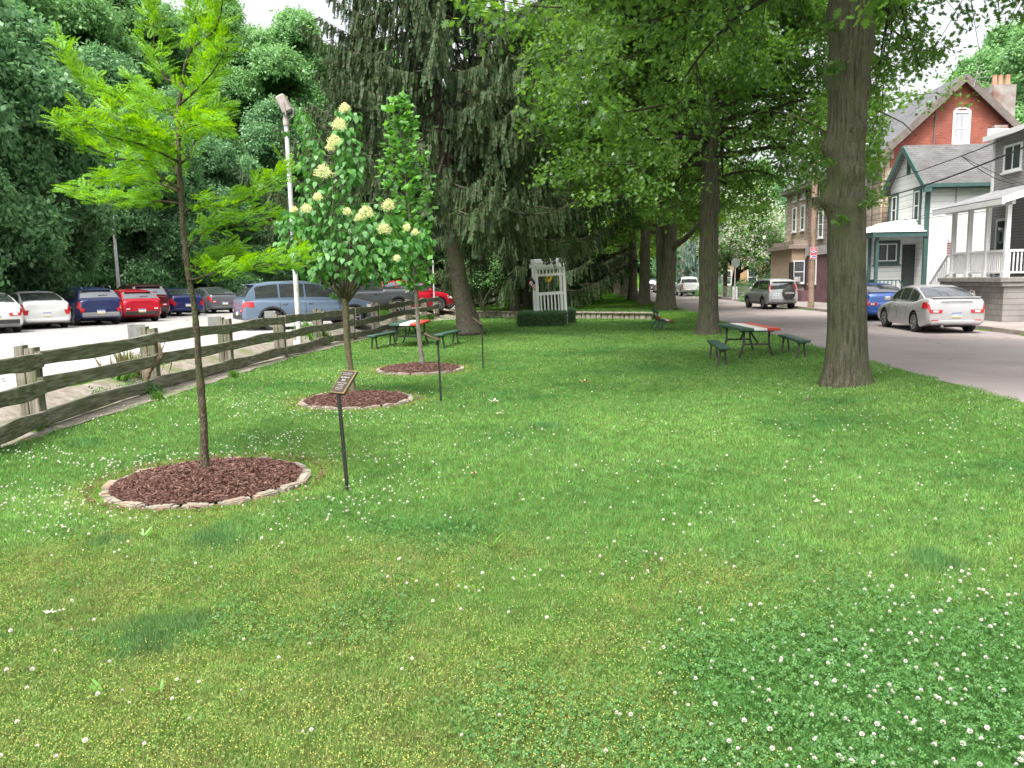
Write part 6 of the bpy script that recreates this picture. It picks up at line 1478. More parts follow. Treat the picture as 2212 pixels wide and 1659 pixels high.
def car(kind, colour, rear, head, label, group, plate=True, L=None, lower=None, tail='wide', zg=None, rim=True, H=None, rack=False, roofm=None, plate_txt=None, sx=1.0, spoiler=False, blackbump=False, name=None):
    T = TYPES[kind]; a = head; fwd = Vector((-math.sin(a), math.cos(a), 0)); c = Vector(rear) + fwd * T['L'] / 2 * sx; z = tz(c.x, c.y) if zg is None else zg
    t = empty(name or {'sedan': 'parked_sedan', 'hatch': 'parked_hatchback', 'suv': 'parked_suv', 'boxsuv': 'parked_suv', 'pickup': 'pickup_truck'}[kind], (c.x, c.y, z), a + math.pi / 2, label, {'sedan': 'car', 'hatch': 'car', 'suv': 'car', 'boxsuv': 'car', 'pickup': 'pickup truck'}[kind], group)
    t.scale = (sx, 1, 1)
    Lh, Wh, z0 = T['L'] / 2, T['W'] / 2, T['z0']
    def hw(x):                                            # plan outline of the body
        e = (abs(x) / Lh); return Wh * (1 - 0.075 * max(0, (e - 0.72) / 0.28) ** 2 - 0.07 * max(0, (e - 0.955) / 0.045) ** 1.6)
    def bs(x, u):                                         # body skin: u 0 sill .. 1 shoulder
        zt = interp(T['top'], x); zb = z0 + 0.14 * max(0, (abs(x) / Lh - 0.8) / 0.2); w_ = hw(x)
        prof = [(0, 0.93), (0.12, 0.985), (0.45, 1.0), (0.68, 0.985), (0.85, 0.95), (0.95, 0.90), (1.0, 0.82)]
        return w_ * interp(prof, u), zb + (zt - zb) * u
    xs_ = sorted(set([p[0] for p in T['top']] + list(np.linspace(-Lh * 0.95, Lh * 0.95, 21)) + [q * Lh for q in (-1, -.99, -.98, -.965, .965, .98, .99, 1)]))
    us = [0, 0.12, 0.3, 0.5, 0.68, 0.85, 0.95, 1.0]; mb = MB(); ring = None
    for x in xs_:
        pts = []; zt = interp(T['top'], x)
        for u in us: y_, z_ = bs(x, u); pts.append((x, y_, z_))
        pts.append((x, hw(x) * 0.4, zt + 0.02)); full = pts + [(p[0], -p[1], p[2]) for p in reversed(pts)]; mb.v += full; ring = len(full)
    for i in range(len(xs_) - 1):
        for j in range(ring):
            q = (j + 1) % ring; mb.f.append((i * ring + j, (i + 1) * ring + j, (i + 1) * ring + q, i * ring + q)); mb.m.append(0)
    mb.f.append(tuple(range(ring))); mb.f.append(tuple((len(xs_) - 1) * ring + j for j in range(ring))[::-1]); mb.m += [0, 0]
    bm = bmesh.new(); tmp = mb.mesh('b', colour); bm.from_mesh(tmp); bmesh.ops.recalc_face_normals(bm, faces=bm.faces); bm.to_mesh(tmp)
    bm.free(); body = link('body', tmp, t)
    # wheel arches cut through the body
    cut = MB(); r = T['r']
    for wx in T['wb']:
        for s in (-1, 1):
            ci = [(wx + math.cos(k * math.pi / 14) * (r + 0.06), max(-0.3, 0) + (r + math.sin(k * math.pi / 14) * (r + 0.06))) for k in range(15)] + [(wx - r - 0.06, -0.3), (wx + r + 0.06, -0.3)]
            yA, yB = s * (Wh - 0.34), s * (Wh + 0.2); o = len(cut.v); n = len(ci)
            cut.v += [(x_, yA, z_) for x_, z_ in ci] + [(x_, yB, z_) for x_, z_ in ci]
            cut.f += [tuple(o + k for k in range(n)), tuple(o + n + k for k in range(n))[::-1]] + [(o + k, o + n + k, o + n + (k + 1) % n, o + (k + 1) % n) for k in range(n)]; cut.m += [0] * (n + 2)
    cm = cut.mesh('c', M_UNDER); bm = bmesh.new(); bm.from_mesh(cm); bmesh.ops.recalc_face_normals(bm, faces=bm.faces); bm.to_mesh(cm); bm.free()
    co = bpy.data.objects.new('cut', cm); COL.objects.link(co); co.parent = t; md = body.modifiers.new('b', 'BOOLEAN'); md.operation = 'DIFFERENCE'; md.object = co; md.solver = 'EXACT'
    try: md.material_mode = 'TRANSFER'
    except Exception: pass
    bpy.context.view_layer.update(); dg = bpy.context.evaluated_depsgraph_get(); me = bpy.data.meshes.new_from_object(body.evaluated_get(dg)); body.modifiers.clear(); body.data = me; bpy.data.objects.remove(co)
    me.polygons.foreach_set('use_smooth', [True] * len(me.polygons)); me.set_sharp_from_angle(angle=R(38))
    # greenhouse
    belt = T['belt']; RF = T['roof']; x0, x1 = RF[0][0], RF[-1][0]
    def gy(x, v):                                          # v 0 belt .. 1 roof edge : half width
        k = max(0, min(1, (interp(RF, x) - belt + 0.02) / (T['H'] - belt))); yb = Wh * 0.905; yt = Wh * 0.70
        zt = interp(RF, x); zz = belt - 0.03 + (zt - belt + 0.03) * v; f_ = (zz - belt) / (T['H'] - belt); return yb + (yt - yb) * max(0, f_) ** 1.25, zz
    xs2 = sorted(set([p[0] for p in RF] + list(np.linspace(x0, x1, 22)))); g = MB(); vs_ = [0, 0.3, 0.6, 0.84, 0.95]
    for x in xs2:
        pts = [(x, *gy(x, v)) for v in vs_]; yt, zt = gy(x, 1.0); pts += [(x, yt * 0.86, zt - 0.002), (x, yt * 0.45, zt + 0.018)]
        g.v += pts + [(p[0], -p[1], p[2]) for p in reversed(pts)]; rg = 2 * len(pts)
    for i in range(len(xs2) - 1):
        for j in range(rg - 1): g.f.append((i * rg + j, (i + 1) * rg + j, (i + 1) * rg + j + 1, i * rg + j + 1)); g.m.append(0)
    g.f.append(tuple(range(rg))); g.f.append(tuple((len(xs2) - 1) * rg + j for j in range(rg))[::-1]); g.m += [0, 0]
    cab = g.build('cabin', roofm or colour, t, smooth=True, angle=40)
    # glass, 6 mm proud of the skin
    for (xa, xb) in T['sw']:
        for s in (-1, 1):
            m = MB(); k = 7
            for i in range(k + 1):
                x = xa + (xb - xa) * i / k; zt = interp(RF, x); hi = 0.86 if (zt - belt) > 0.25 else 0.7
                ya, za = gy(x, 0.16 if zt - belt > 0.3 else 0.3); ym, zm = gy(x, (0.16 + hi) / 2); yb_, zb_ = gy(x, hi); m.v += [(x, s * (ya + 0.008), za), (x, s * (ym + 0.008), zm), (x, s * (yb_ + 0.008), zb_)]
            for i in range(k):
                for j in range(2): m.f.append((i * 3 + j, i * 3 + 3 + j, i * 3 + 4 + j, i * 3 + 1 + j)); m.m.append(0)
            m.build('side_window', M_CG, t, smooth=True)
    for nm, (xa, xb) in (('rear_window', T['rw']), ('windscreen', T['ws'])):
        m = MB(); k = 6; w_n = 8; front = nm == 'windscreen'
        for i in range(k + 1):
            x = xa + (xb - xa) * i / k; yt, zt = gy(x, 1.0); dx = 0.010 if front else -0.010; f_ = 1.0
            for j in range(w_n + 1):
                q = -1 + 2 * j / w_n; yy_ = q * (yt * 0.93); zz = zt + 0.018 * (1 - q * q) + 0.004
                m.v.append((x + dx, yy_, zz + 0.006))
        for i in range(k):
            for j in range(w_n): o = i * (w_n + 1) + j; m.f.append((o, o + w_n + 1, o + w_n + 2, o + 1)); m.m.append(0)
        m.build(nm, M_CG, t, smooth=True)
    # wheels
    for wx in T['wb']:
        for s in (-1, 1):
            prof = [(0.0, -0.09), (r * 0.66, -0.10), (r * 0.94, -0.105), (r, -0.08), (r, 0.08), (r * 0.94, 0.105), (r * 0.66, 0.10), (r * 0.60, 0.07)]; n = 22; m = MB()
            for (rr, yy_) in prof: m.v += [(math.cos(2 * math.pi * k / n) * rr, yy_ * s, math.sin(2 * math.pi * k / n) * rr) for k in range(n)]
            for i in range(len(prof) - 1):
                for k in range(n): m.f.append((i * n + k, i * n + (k + 1) % n, (i + 1) * n + (k + 1) % n, (i + 1) * n + k)); m.m.append(0)
            w_ = m.build('wheel', M_TYRE, t, smooth=True, angle=50, loc=(wx, s * (Wh - 0.12), r))
            m = MB(); m.tube([(0, 0.055 * s, 0), (0, 0.062 * s, 0)], [r * 0.60, r * 0.60], n=n, mi=1); m.tube([(0, 0.06 * s, 0), (0, 0.095 * s, 0)], [0.06, 0.05], n=10)
            for k in range(7): an = k * 2 * math.pi / 7; m.bar((math.cos(an) * 0.04, 0.08 * s, math.sin(an) * 0.04), (math.cos(an) * r * 0.62, 0.092 * s, math.sin(an) * r * 0.62), 0.045, 0.02, up=(0, 1, 0))
            for k in range(n): a1, a2 = 2 * math.pi * k / n, 2 * math.pi * (k + 1) / n; m.bar((math.cos(a1) * r * 0.64, 0.096 * s, math.sin(a1) * r * 0.64), (math.cos(a2) * r * 0.64, 0.096 * s, math.sin(a2) * r * 0.64), 0.03, 0.02, up=(0, 1, 0))
            m.build('rim', [M_RIM, M_TRIM], w_)
    # lights that wrap the rear corner
    def wrap(nm, xa, xb, ua, ub, mt, inset, endx, s, ins_frac=0.45):
        """strip on the body skin from side (xb) round to the end face (endx)"""
        m = MB(); k = 4; y_off = 0.012
        cols = [xb + (xa - xb) * i / k for i in range(k + 1)] + [math.copysign(q * Lh, endx) for q in (.98, .99, 1.0)]
        for x in cols:
            for u in (ua, (ua + ub) / 2, ub): y_, z_ = bs(x, u); m.v.append((x, s * (y_ + y_off), z_))
        sg = -1 if endx < 0 else 1
        for f_ in (1.0, 1 - ins_frac * 0.5, 1 - ins_frac):
            for u in (ua, (ua + ub) / 2, ub): y_, z_ = bs(endx, u); m.v.append((endx + sg * 0.012, s * (y_ * f_ + (y_off if f_ == 1 else 0)), z_))
        nC = len(cols) + 3
        for i in range(nC - 1):
            for j in range(2): m.f.append((i * 3 + j, (i + 1) * 3 + j, (i + 1) * 3 + j + 1, i * 3 + j + 1)); m.m.append(0)
        return m.build(nm, mt, t, smooth=True, angle=50)
    rear_x = -Lh
    for s in (-1, 1):
        if tail == 'wide': l = wrap('tail_light', rear_x + 0.06, rear_x + 0.36, 0.64, 0.86, M_TAIL, 0, rear_x, s)
        elif tail == 'tall': l = wrap('tail_light', rear_x + 0.06, rear_x + 0.16, 0.50, 0.90, M_TAIL, 0, rear_x, s, 0.16)
        elif tail == 'pillar':
            m = MB(); 
            for x in (rear_x + 0.06, rear_x + 0.20):
                for v in (0.1, 0.5, 0.92): xx_ = x + 0.12 * v; y_, z_ = gy(xx_, v); m.v.append((xx_, s * (y_ + 0.012), z_))
            for v in (0.1, 0.5, 0.92): y_, z_ = gy(rear_x + 0.06 + 0.12 * v, v); m.v.append((rear_x + 0.035 + 0.10 * v, s * (y_ - 0.12), z_))
            m.f = [(0, 3, 4, 1), (1, 4, 5, 2), (6, 0, 1, 7), (7, 1, 2, 8)]; m.m = [0] * 4; l = m.build('tail_light', M_TAIL, t)
        m = MB(); y_, z_ = bs(rear_x, 0.76)
        if tail == 'wide': m.box((rear_x - 0.012, s * (y_ * 0.80), z_), (0.012, 0.16, 0.06)); m.build('reversing_lens', M_CLEAR, l)
        h = wrap('headlight', Lh - 0.06, Lh - 0.42, 0.62, 0.84, M_CLEAR, 0, Lh, s, 0.4)
        m = MB(); m.rbox((T['sw'][-1][1] - 0.02, s * (Wh + 0.09), belt + 0.06), (0.10, 0.20, 0.14), 0.03); m.build('mirror', colour, t)
        for (xa, xb) in T['sw'][-2:]:
            y_, z_ = bs(xa + 0.14, 0.80); m = MB(); m.rbox((xa + 0.14, s * (y_ + 0.015), z_), (0.16, 0.03, 0.028), 0.008); m.build('door_handle', colour, t)
        # door seams and sill trim
        m = MB()
        for x in sorted(set([T['sw'][-1][0] - 0.03, T['sw'][-1][1] + 0.10, T['sw'][-2][0] - 0.02 if len(T['sw']) > 1 else -1])):
            pv = None
            for u in (0.08, 0.3, 0.5, 0.68, 0.85, 0.97):
                y_, z_ = bs(x, u); q = (x, s * (y_ + 0.0015), z_)
                if pv: m.bar(pv, q, 0.014, 0.004, up=(0, 1, 0))
                pv = q
        m.build('door_seams', M_TRIM, t)
    m = MB(); m.box((0, 0, z0 + 0.05), (T['L'] - 0.9, T['W'] - 0.5, 0.14)); m.build('underbody', M_UNDER, t)
    # bumpers
    lm = lower or (M_TRIM if blackbump else None)
    for sg in (-1, 1):
        m = MB(); zb = z0 + 0.13; m.rbox((sg * (Lh - 0.07), 0, zb + (0.10 if lm else 0.04)), (0.18, T['W'] * 0.84, 0.22 if lm else 0.16), 0.05); m.build('bumper', lm or colour, t, smooth=True, angle=30)
    if lm:
        for s in (-1, 1):
            m = MB(); 
            for i in range(9):
                x = T['wb'][0] + r + 0.08 + (T['wb'][1] - T['wb'][0] - 2 * r - 0.16) * i / 8
                for u in (0.0, 0.1, 0.2): y_, z_ = bs(x, u); m.v.append((x, s * (y_ + 0.010), z_))
            for i in range(8):
                for j in range(2): m.f.append((i * 3 + j, i * 3 + 3 + j, i * 3 + 4 + j, i * 3 + 1 + j)); m.m.append(0)
            m.build('sill_cladding', lm, t)
            for wx in T['wb']:
                m = MB(); n = 12
                for k in range(n + 1):
                    an = math.pi * k / n
                    for rr in (r + 0.05, r + 0.12): m.v.append((wx + math.cos(an) * rr, s * (bs(wx + math.cos(an) * rr, 0.5)[0] + 0.014), r + math.sin(an) * rr))
                for k in range(n): m.f.append((k * 2, k * 2 + 1, k * 2 + 3, k * 2 + 2)); m.m.append(0)
                m.build('wheel_arch_trim', lm, t)
    if plate:
        zp = bs(rear_x, 0.52)[1] if kind != 'pickup' else 0.62; pl = MB(); pl.rbox((rear_x - 0.014, 0, zp), (0.012, 0.31, 0.155), 0.004); p_ = pl.build('licence_plate', M_PLT, t)
        m = MB(); m.box((rear_x - 0.0225, 0, zp + 0.06), (0.004, 0.29, 0.028)); m.build('plate_band', M_PLB, p_); m = MB(); m.box((rear_x - 0.0225, 0, zp - 0.06), (0.004, 0.29, 0.024)); m.build('plate_band', M_PLY, p_)
        if plate_txt: text_mesh(plate_txt, 0.085, M_PLB, p_, axes((0, -1, 0), (0, 0, 1), (-1, 0, 0), (rear_x - 0.022, 0, zp)), 'plate_number', 0.001, 0.82)
    if rack:
        for s in (-1, 1):
            m = MB(); m.tube([(-1.7, s * Wh * 0.62, T['H'] - 0.03), (-1.5, s * Wh * 0.62, T['H'] + 0.045), (0.0, s * Wh * 0.62, T['H'] + 0.055), (0.25, s * Wh * 0.62, T['H'] - 0.02)], 0.018, n=6); m.build('roof_rail', M_CHROME, t)
    if kind in ('hatch', 'suv', 'boxsuv'):
        m = MB(); m.rbox((T['rw'][1] - 0.03, 0, interp(RF, T['rw'][1]) + 0.02), (0.26, T['W'] * 0.62, 0.035), 0.012); m.build('roof_spoiler', colour, t)
        m = MB(); xw = (T['rw'][0] * 0.8 + T['rw'][1] * 0.2); m.bar((xw - 0.03, 0.02, interp(RF, xw) + 0.03), (xw - 0.02, -0.34, interp(RF, xw) + 0.05), 0.02, 0.015); m.build('rear_wiper', M_TRIM, t)
    if spoiler: m = MB(); m.rbox((rear_x + 0.14, 0, interp(T['top'], rear_x + 0.14) + 0.035), (0.20, T['W'] * 0.78, 0.03), 0.01); m.build('boot_spoiler', colour, t)
    if kind == 'pickup':
        m = MB(); m.box((-1.85, 0, 1.282), (1.72, T['W'] - 0.34, 0.02)); m.build('bed_cavity_shade', M_UNDER, t)  # dark panel on the closed bed top, painting the shade of the open cavity
        m = MB(); m.rbox((rear_x + 0.01, 0, 0.98), (0.05, T['W'] * 0.74, 0.50), 0.015); m.build('tailgate', colour, t)
        m = MB(); m.rbox((rear_x - 0.06, 0, 0.58), (0.18, T['W'] * 0.92, 0.20), 0.03); m.build('rear_bumper', M_CHROME, t)
    # logo disc
    return t
G1 = 'cars in the angled row of the parking lot'; G2 = 'vehicles parked side on behind the fence'; G3 = 'cars parked along the kerb of the street'
PW = paint('white', (0.78, 0.78, 0.78)); PN = paint('navy', (0.022, 0.032, 0.11)); PRd = paint('red', (0.50, 0.012, 0.03)); PM = paint('maroon', (0.09, 0.012, 0.018)); PDB = paint('darkblue', (0.018, 0.028, 0.12))
PG = paint('grey', (0.13, 0.14, 0.155)); PB = paint('steelblue', (0.15, 0.205, 0.29), metal=0.3); PC = paint('charcoal', (0.075, 0.082, 0.09)); PS = paint('silver', (0.52, 0.51, 0.52), metal=0.35); PBl = paint('blue', (0.02, 0.085, 0.33)); PLB = paint('paleblue', (0.42, 0.48, 0.60)); PBB = paint('brightblue', (0.06, 0.20, 0.50)); PBK = paint('black', (0.02, 0.02, 0.022))
PSG = paint('silvergreen', (0.52, 0.54, 0.54), metal=0.3)
A = R(42)
car('sedan', PW, (-18.1, 28.1, 0), A, 'white sedan with black lower bumper, cut off by the left edge', G1, plate_txt='KWT-0429', blackbump=True, tail='wide')
car('sedan', PW, (-17.95, 30.95, 0), A, 'white sedan with red tail lights, second from the left edge', G1, tail='tall')
car('hatch', PN, (-17.0, 33.2, 0), A, 'navy wagon with grey lower cladding and roof rails', G1, lower=M_GREYTRIM, tail='tall', rack=True, name='parked_wagon').scale = (1, 1, 1.09)
car('hatch', PRd, (-16.35, 35.5, 0), A, 'bright red hatchback between the navy wagon and the maroon car', G1, blackbump=True)
car('suv', PM, (-17.3, 38.6, 0), A, 'maroon people carrier standing taller behind the red hatchback', G1, blackbump=True, rack=True)
car('sedan', PDB, (-16.9, 42.0, 0), A, 'dark blue sedan half hidden by the locust trunk', G1, tail='tall')
car('sedan', PG, (-16.0, 44.9, 0), A, 'grey sedan at the right end of the row', G1, spoiler=True)
car('sedan', PLB, (-21.4, 36.2, 0), A, 'pale blue car whose roof shows behind the second white sedan', G1)
def side_car(kind, col, rearw_px, frontw_px, d0, d1, label, **kw):
    pass
# steel blue SUV facing right
h = math.atan2(-(1.6), 0) if False else None
def heading(dx, dy): return math.atan2(-dx, dy)
ha = heading(2.5, 1.45); f_ = Vector((-math.sin(ha), math.cos(ha), 0)); n_ = Vector((f_.y, -f_.x, 0))     # right-hand side of the car faces the camera
rw_ = Vector((-8.28, 27.7, 0)); rear = rw_ - n_ * 0.85 - f_ * (2.275 - 1.35) * 1.06
car('suv', PB, rear, ha, 'steel blue SUV seen from its right side behind the white lamp post', G2, lower=M_TRIM, sx=1.07, plate=True)
ha2 = heading(-5.0, -3.0); car('pickup', PC, (-5.0, 40.6, 0), ha2, 'charcoal pickup truck facing left behind the lilac', G2, lower=M_TRIM, tail='tall')
ha3 = heading(2.6, 1.5); car('suv', PRd, (-7.5, 42.9, 0), ha3, 'red SUV facing right with its headlight by the far end of the fence', G2)
car('suv', PRd, (-11.8, 35.2, 0), heading(2.5, 1.45), 'red car mostly hidden behind the steel blue SUV and the lilac', G2)
car('sedan', PBK, (-7.2, 46.0, 0), ha3, 'black car just behind the red SUV', G2)
car('hatch', PBB, (-7.6, 49.4, 0), ha3, 'bright blue car beyond the black one, left of the leaning spruce', G2)
car('suv', PLB, (-9.6, 51.0, 0), ha3, 'pale blue car roof beyond the bright blue one', G2)
car('sedan', PS, (-9.6, 43.6, 0), ha3, 'silver car between the charcoal pickup and the red SUV', G2)
pk = [o for o in COL.objects if o.name.startswith('pickup_truck')][0]
text_mesh('SPORT', 0.16, M_FW, pk, axes((-1, 0, 0), (0, 0, 1), (0, 1, 0), (-2.25, 0.99, 1.12)), 'bed_lettering', 0.002)
# the street
hs = heading(0.55, 4.6)
s1 = car('sedan', PS, (13.52, 24.2, 0), hs, 'silver sedan parked nearest at the right kerb', G3, plate_txt='KXY-1832', spoiler=True, zg=Z_ROAD)
for s in (-1, 1):
    m = MB(); m.box((-2.306, s * 0.62, 0.42), (0.02, 0.20, 0.035)); m.build('reflector', M_TAIL, s1)
m = MB(); m.tube([(-2.24, 0.42, 0.24), (-2.36, 0.42, 0.24)], 0.04, n=10); m.build('exhaust', M_CHROME, s1)
m = MB(); m.box((-2.302, 0, 0.985), (0.02, 0.9, 0.025)); m.build('chrome_strip', M_CHROME, s1)
car('sedan', PBl, (14.75, 31.2, 0), hs, 'bright blue sedan between the near oak trunk and the silver sedan', G3, zg=Z_ROAD)
cr = car('boxsuv', PSG, (14.95, 43.8, 0), heading(-0.15, 4.6), 'grey green boxy SUV with a spare wheel on its tailgate', G3, tail='pillar', lower=M_GREYTRIM, zg=Z_ROAD, plate=False)
m = MB(); m.tube([(-2.12, -0.25, 0.90), (-2.14, -0.25, 0.90), (-2.30, -0.25, 0.90), (-2.33, -0.25, 0.90)], [0.30, 0.345, 0.345, 0.29], n=28); sw_ = m.build('spare_wheel_cover', M_TRIM, cr, smooth=True, angle=35)
text_mesh('HONDA', 0.125, M_FW, sw_, axes((0, -1, 0), (0, 0, 1), (-1, 0, 0), (-2.334, -0.25, 0.90)), 'lettering', 0.003, 1.15)
m = MB(); m.rbox((-2.155, 0.42, 0.82), (0.02, 0.34, 0.17), 0.005); pl_ = m.build('licence_plate', M_PLT, cr)
text_mesh('KHX-3087', 0.08, M_PLB, pl_, axes((0, -1, 0), (0, 0, 1), (-1, 0, 0), (-2.167, 0.42, 0.82)), 'plate_number', 0.001, 0.75)
car('pickup', PW, (17.45, 77.0, 0), heading(0.35, 4.6), 'white pickup truck far along the kerb, left of the second oak trunk in view', G3, tail='tall', zg=Z_ROAD)
car('sedan', PS, (18.6, 98, 0), heading(0.45, 4.6), 'silver car far along the street behind the double trunked oak', G3, zg=Z_ROAD)
car('suv', PG, (18.4, 104, 0), heading(1.2, 4.6), 'grey car at the far bend of the street', G3, zg=Z_ROAD)
# ================================================================== houses across the street
M_WSID = wave_mat('white_siding', (0.80, 0.81, 0.80), (0.42, 0.44, 0.44), 'Z', 0.26, 0.07)
M_GSID = wave_mat('grey_siding', (0.36, 0.33, 0.335), (0.13, 0.12, 0.12), 'Z', 0.115, 0.16)
M_BRICK = brick_mat('red_brick', (0.36, 0.085, 0.05), (0.27, 0.062, 0.04), (0.33, 0.18, 0.14), 0.22, 0.075, 0.008, 'XZ')
M_STONEX = brick_mat('tan_stone', (0.50, 0.42, 0.33), (0.34, 0.275, 0.21), (0.22, 0.18, 0.14), 0.62, 0.27, 0.018, 'YZ', bias=-0.1)
M_STONED = brick_mat('brown_stone', (0.27, 0.22, 0.185), (0.19, 0.15, 0.13), (0.38, 0.34, 0.29), 0.62, 0.27, 0.018, 'YZ')
M_QUOIN = brick_mat('tan_quoin', (0.45, 0.38, 0.29), (0.36, 0.30, 0.22), (0.2, 0.16, 0.12), 0.5, 0.27, 0.014, 'XZ')
M_SLATE = brick_mat('slate_roof', (0.12, 0.12, 0.13), (0.16, 0.16, 0.172), (0.08, 0.08, 0.085), 0.3, 0.2, 0.014, 'YZ')
M_SHING = brick_mat('shingle_roof', (0.10, 0.096, 0.096), (0.135, 0.13, 0.13), (0.07, 0.068, 0.066), 0.33, 0.11, 0.008, 'XZ')
M_SHINL = brick_mat('pale_shingle', (0.24, 0.24, 0.25), (0.30, 0.30, 0.31), (0.18, 0.18, 0.18), 0.33, 0.14, 0.01, 'YX')
M_GTRIM = mat('green_trim', (0.05, 0.105, 0.10), (0.065, 0.13, 0.12), scale=5, rough=0.5)
M_WTRIM = mat('white_trim', (0.80, 0.80, 0.80), (0.72, 0.72, 0.72), scale=5, rough=0.5)
M_LILT = mat('porch_white', (0.84, 0.82, 0.84), (0.78, 0.76, 0.78), scale=3, rough=0.55)
M_WROOF = mat('white_roof', (0.80, 0.79, 0.78), (0.66, 0.65, 0.64), scale=2, rough=0.8)
M_BARGE = mat('barge_board', (0.20, 0.165, 0.15), (0.14, 0.115, 0.10), scale=4, rough=0.8)
M_WIN = mat('window_glass', (0.045, 0.05, 0.06), (0.09, 0.10, 0.11), scale=1.5, rough=0.06, spec=0.9)
M_CURT = mat('net_curtain', (0.50, 0.50, 0.53), (0.36, 0.37, 0.40), scale=3, rough=0.7, stretch=(6, 6, 0.4))
M_MAROON = mat('maroon_stucco', (0.115, 0.055, 0.065), (0.16, 0.085, 0.10), scale=2.5, rough=0.9, detail=8)
M_TAN = mat('tan_stucco', (0.36, 0.27, 0.185), (0.31, 0.235, 0.16), scale=3, rough=0.9)
M_LBAND = mat('grey_band', (0.42, 0.40, 0.40), (0.33, 0.31, 0.31), scale=3, rough=0.8)
M_BLOCK = brick_mat('block_wall', (0.30, 0.28, 0.265), (0.24, 0.225, 0.21), (0.16, 0.15, 0.14), 0.4, 0.2, 0.012, 'YZ')
M_SLAB = mat('old_concrete', (0.30, 0.28, 0.265), (0.20, 0.185, 0.175), scale=4, rough=0.95, detail=8)
M_CHIM = mat('rendered_chimney', (0.26, 0.21, 0.195), (0.38, 0.345, 0.32), scale=2.2, rough=0.95, detail=8, c3=(0.24, 0.13, 0.105), scale3=0.9)
M_DDOOR = mat('dark_door', (0.035, 0.045, 0.042), (0.05, 0.06, 0.055), scale=6, rough=0.4)

def window(parent, c, w_, h, n, frame, fw=0.09, glass=None, split='h', name='window', proud=0.05, arch=False, sill=True):
    """frame ring standing proud of the wall, pane set back inside it; n = outward unit normal (horizontal)"""
    n = Vector(n); u = Vector((-n.y, n.x, 0)); M = Matrix((u, n, Vector((0, 0, 1)))).transposed(); c = Vector(c); mb = MB()
    def bx(x_, z_, sx, sz, d=proud, off=0.0): mb.box(c + u * x_ + Vector((0, 0, z_)) + n * (d / 2 + off), (sx, d, sz), M)
    bx(-w_ / 2 - fw / 2, 0, fw, h + 2 * fw); bx(w_ / 2 + fw / 2, 0, fw, h + 2 * fw); bx(0, h / 2 + fw / 2, w_, fw)
    bx(0, -h / 2 - fw / 2, w_, fw)
    if arch:
        for k in range(7):
            a = math.pi * (k + 0.5) / 7; bx(math.cos(a) * (w_ / 2), h / 2 + fw + math.sin(a) * 0.14, w_ / 6, 0.09)
    if split == 'h': bx(0, 0.0, w_, 0.05, proud * 0.7)
    if split == 'v': bx(0, 0.0, 0.05, h, proud * 0.7)
    f = mb.build(name, frame, parent)
    if sill: mb = MB(); mb.box(c + Vector((0, 0, -h / 2 - fw - 0.035)) + n * 0.06, (w_ + 2 * fw + 0.1, 0.12, 0.06), M); mb.build('sill', frame, f)
    mb = MB(); mb.box(c + n * 0.012, (w_, 0.02, h), M); mb.build('pane', glass or M_WIN, f)
    return f
def gable_prism(poly, depth, axis):
    """polygon (a,z) extruded along the other horizontal axis"""
    mb = MB(); n = len(poly)
    mk = (lambda a, z, d: (d, a, z)) if axis == 'X' else (lambda a, z, d: (a, d, z))
    mb.v = [mk(a, z, 0) for a, z in poly] + [mk(a, z, depth) for a, z in poly]
    mb.f = [tuple(range(n)), tuple(range(n, 2 * n))[::-1]] + [(i, n + i, n + (i + 1) % n, (i + 1) % n) for i in range(n)]; mb.m = [0] * (n + 2)
    return mb
def slab(mb, p0, p1, p2, p3, t_, mi=0):
    p = [Vector(q) for q in (p0, p1, p2, p3)]; nn = (p[1] - p[0]).cross(p[3] - p[0]).normalized()
    if nn.z < 0: nn = -nn
    q = [a + nn * t_ for a in p]; mb.add(p + q, [(0, 1, 2, 3), (4, 5, 6, 7), (0, 1, 5, 4), (1, 2, 6, 5), (2, 3, 7, 6), (3, 0, 4, 7)], mi)
ZG = 0.28
RZ = R(-3.2)
# ---- white house with green trim
t = empty('white_house', (19.05, 37.0, ZG), RZ, 'narrow white clapboard house with dark green trim and a small corner porch', 'house')
Hh, Rg, Dw = 5.95, 7.70, 4.1
gable_prism([(0, 0), (Dw, 0), (Dw, Hh), (Dw / 2, Rg), (0, Hh)], 11.0, 'X').build('wall', M_WSID, t)
mb = MB(); ov = 0.35; k = (Rg - Hh) / (Dw / 2)
slab(mb, (-0.3, -ov, Hh - ov * k + 0.01), (11.2, -ov, Hh - ov * k + 0.01), (11.2, Dw / 2, Rg + 0.01), (-0.3, Dw / 2, Rg + 0.01), 0.07)
slab(mb, (-0.3, Dw + ov, Hh - ov * k + 0.01), (11.2, Dw + ov, Hh - ov * k + 0.01), (11.2, Dw / 2, Rg + 0.01), (-0.3, Dw / 2, Rg + 0.01), 0.07)
rf = mb.build('roof', M_SHING, t)
mb = MB()
for s in (0, 1):
    y0 = -ov if s == 0 else Dw + ov
    mb.bar((-0.33, y0, Hh - ov * k - 0.06), (-0.33, Dw / 2, Rg - 0.06), 0.08, 0.24)
mb.box((5.45, -ov - 0.03, Hh - ov * k - 0.02), (11.5, 0.10, 0.16)); mb.box((5.45, -ov / 2, Hh - ov * k - 0.13), (11.5, ov, 0.03)); mb.box((-0.17, -ov - 0.0, Hh - ov * k - 0.2), (0.34, 0.14, 0.2)); mb.build('fascia', M_GTRIM, t)
mb = MB(); mb.box((-0.03, 0.0, Hh / 2 - 0.1), (0.09, 0.14, Hh - 0.25)); mb.box((0.05, -0.03, Hh / 2 - 0.1), (0.13, 0.05, Hh - 0.25)); mb.build('corner_board', M_GTRIM, t)
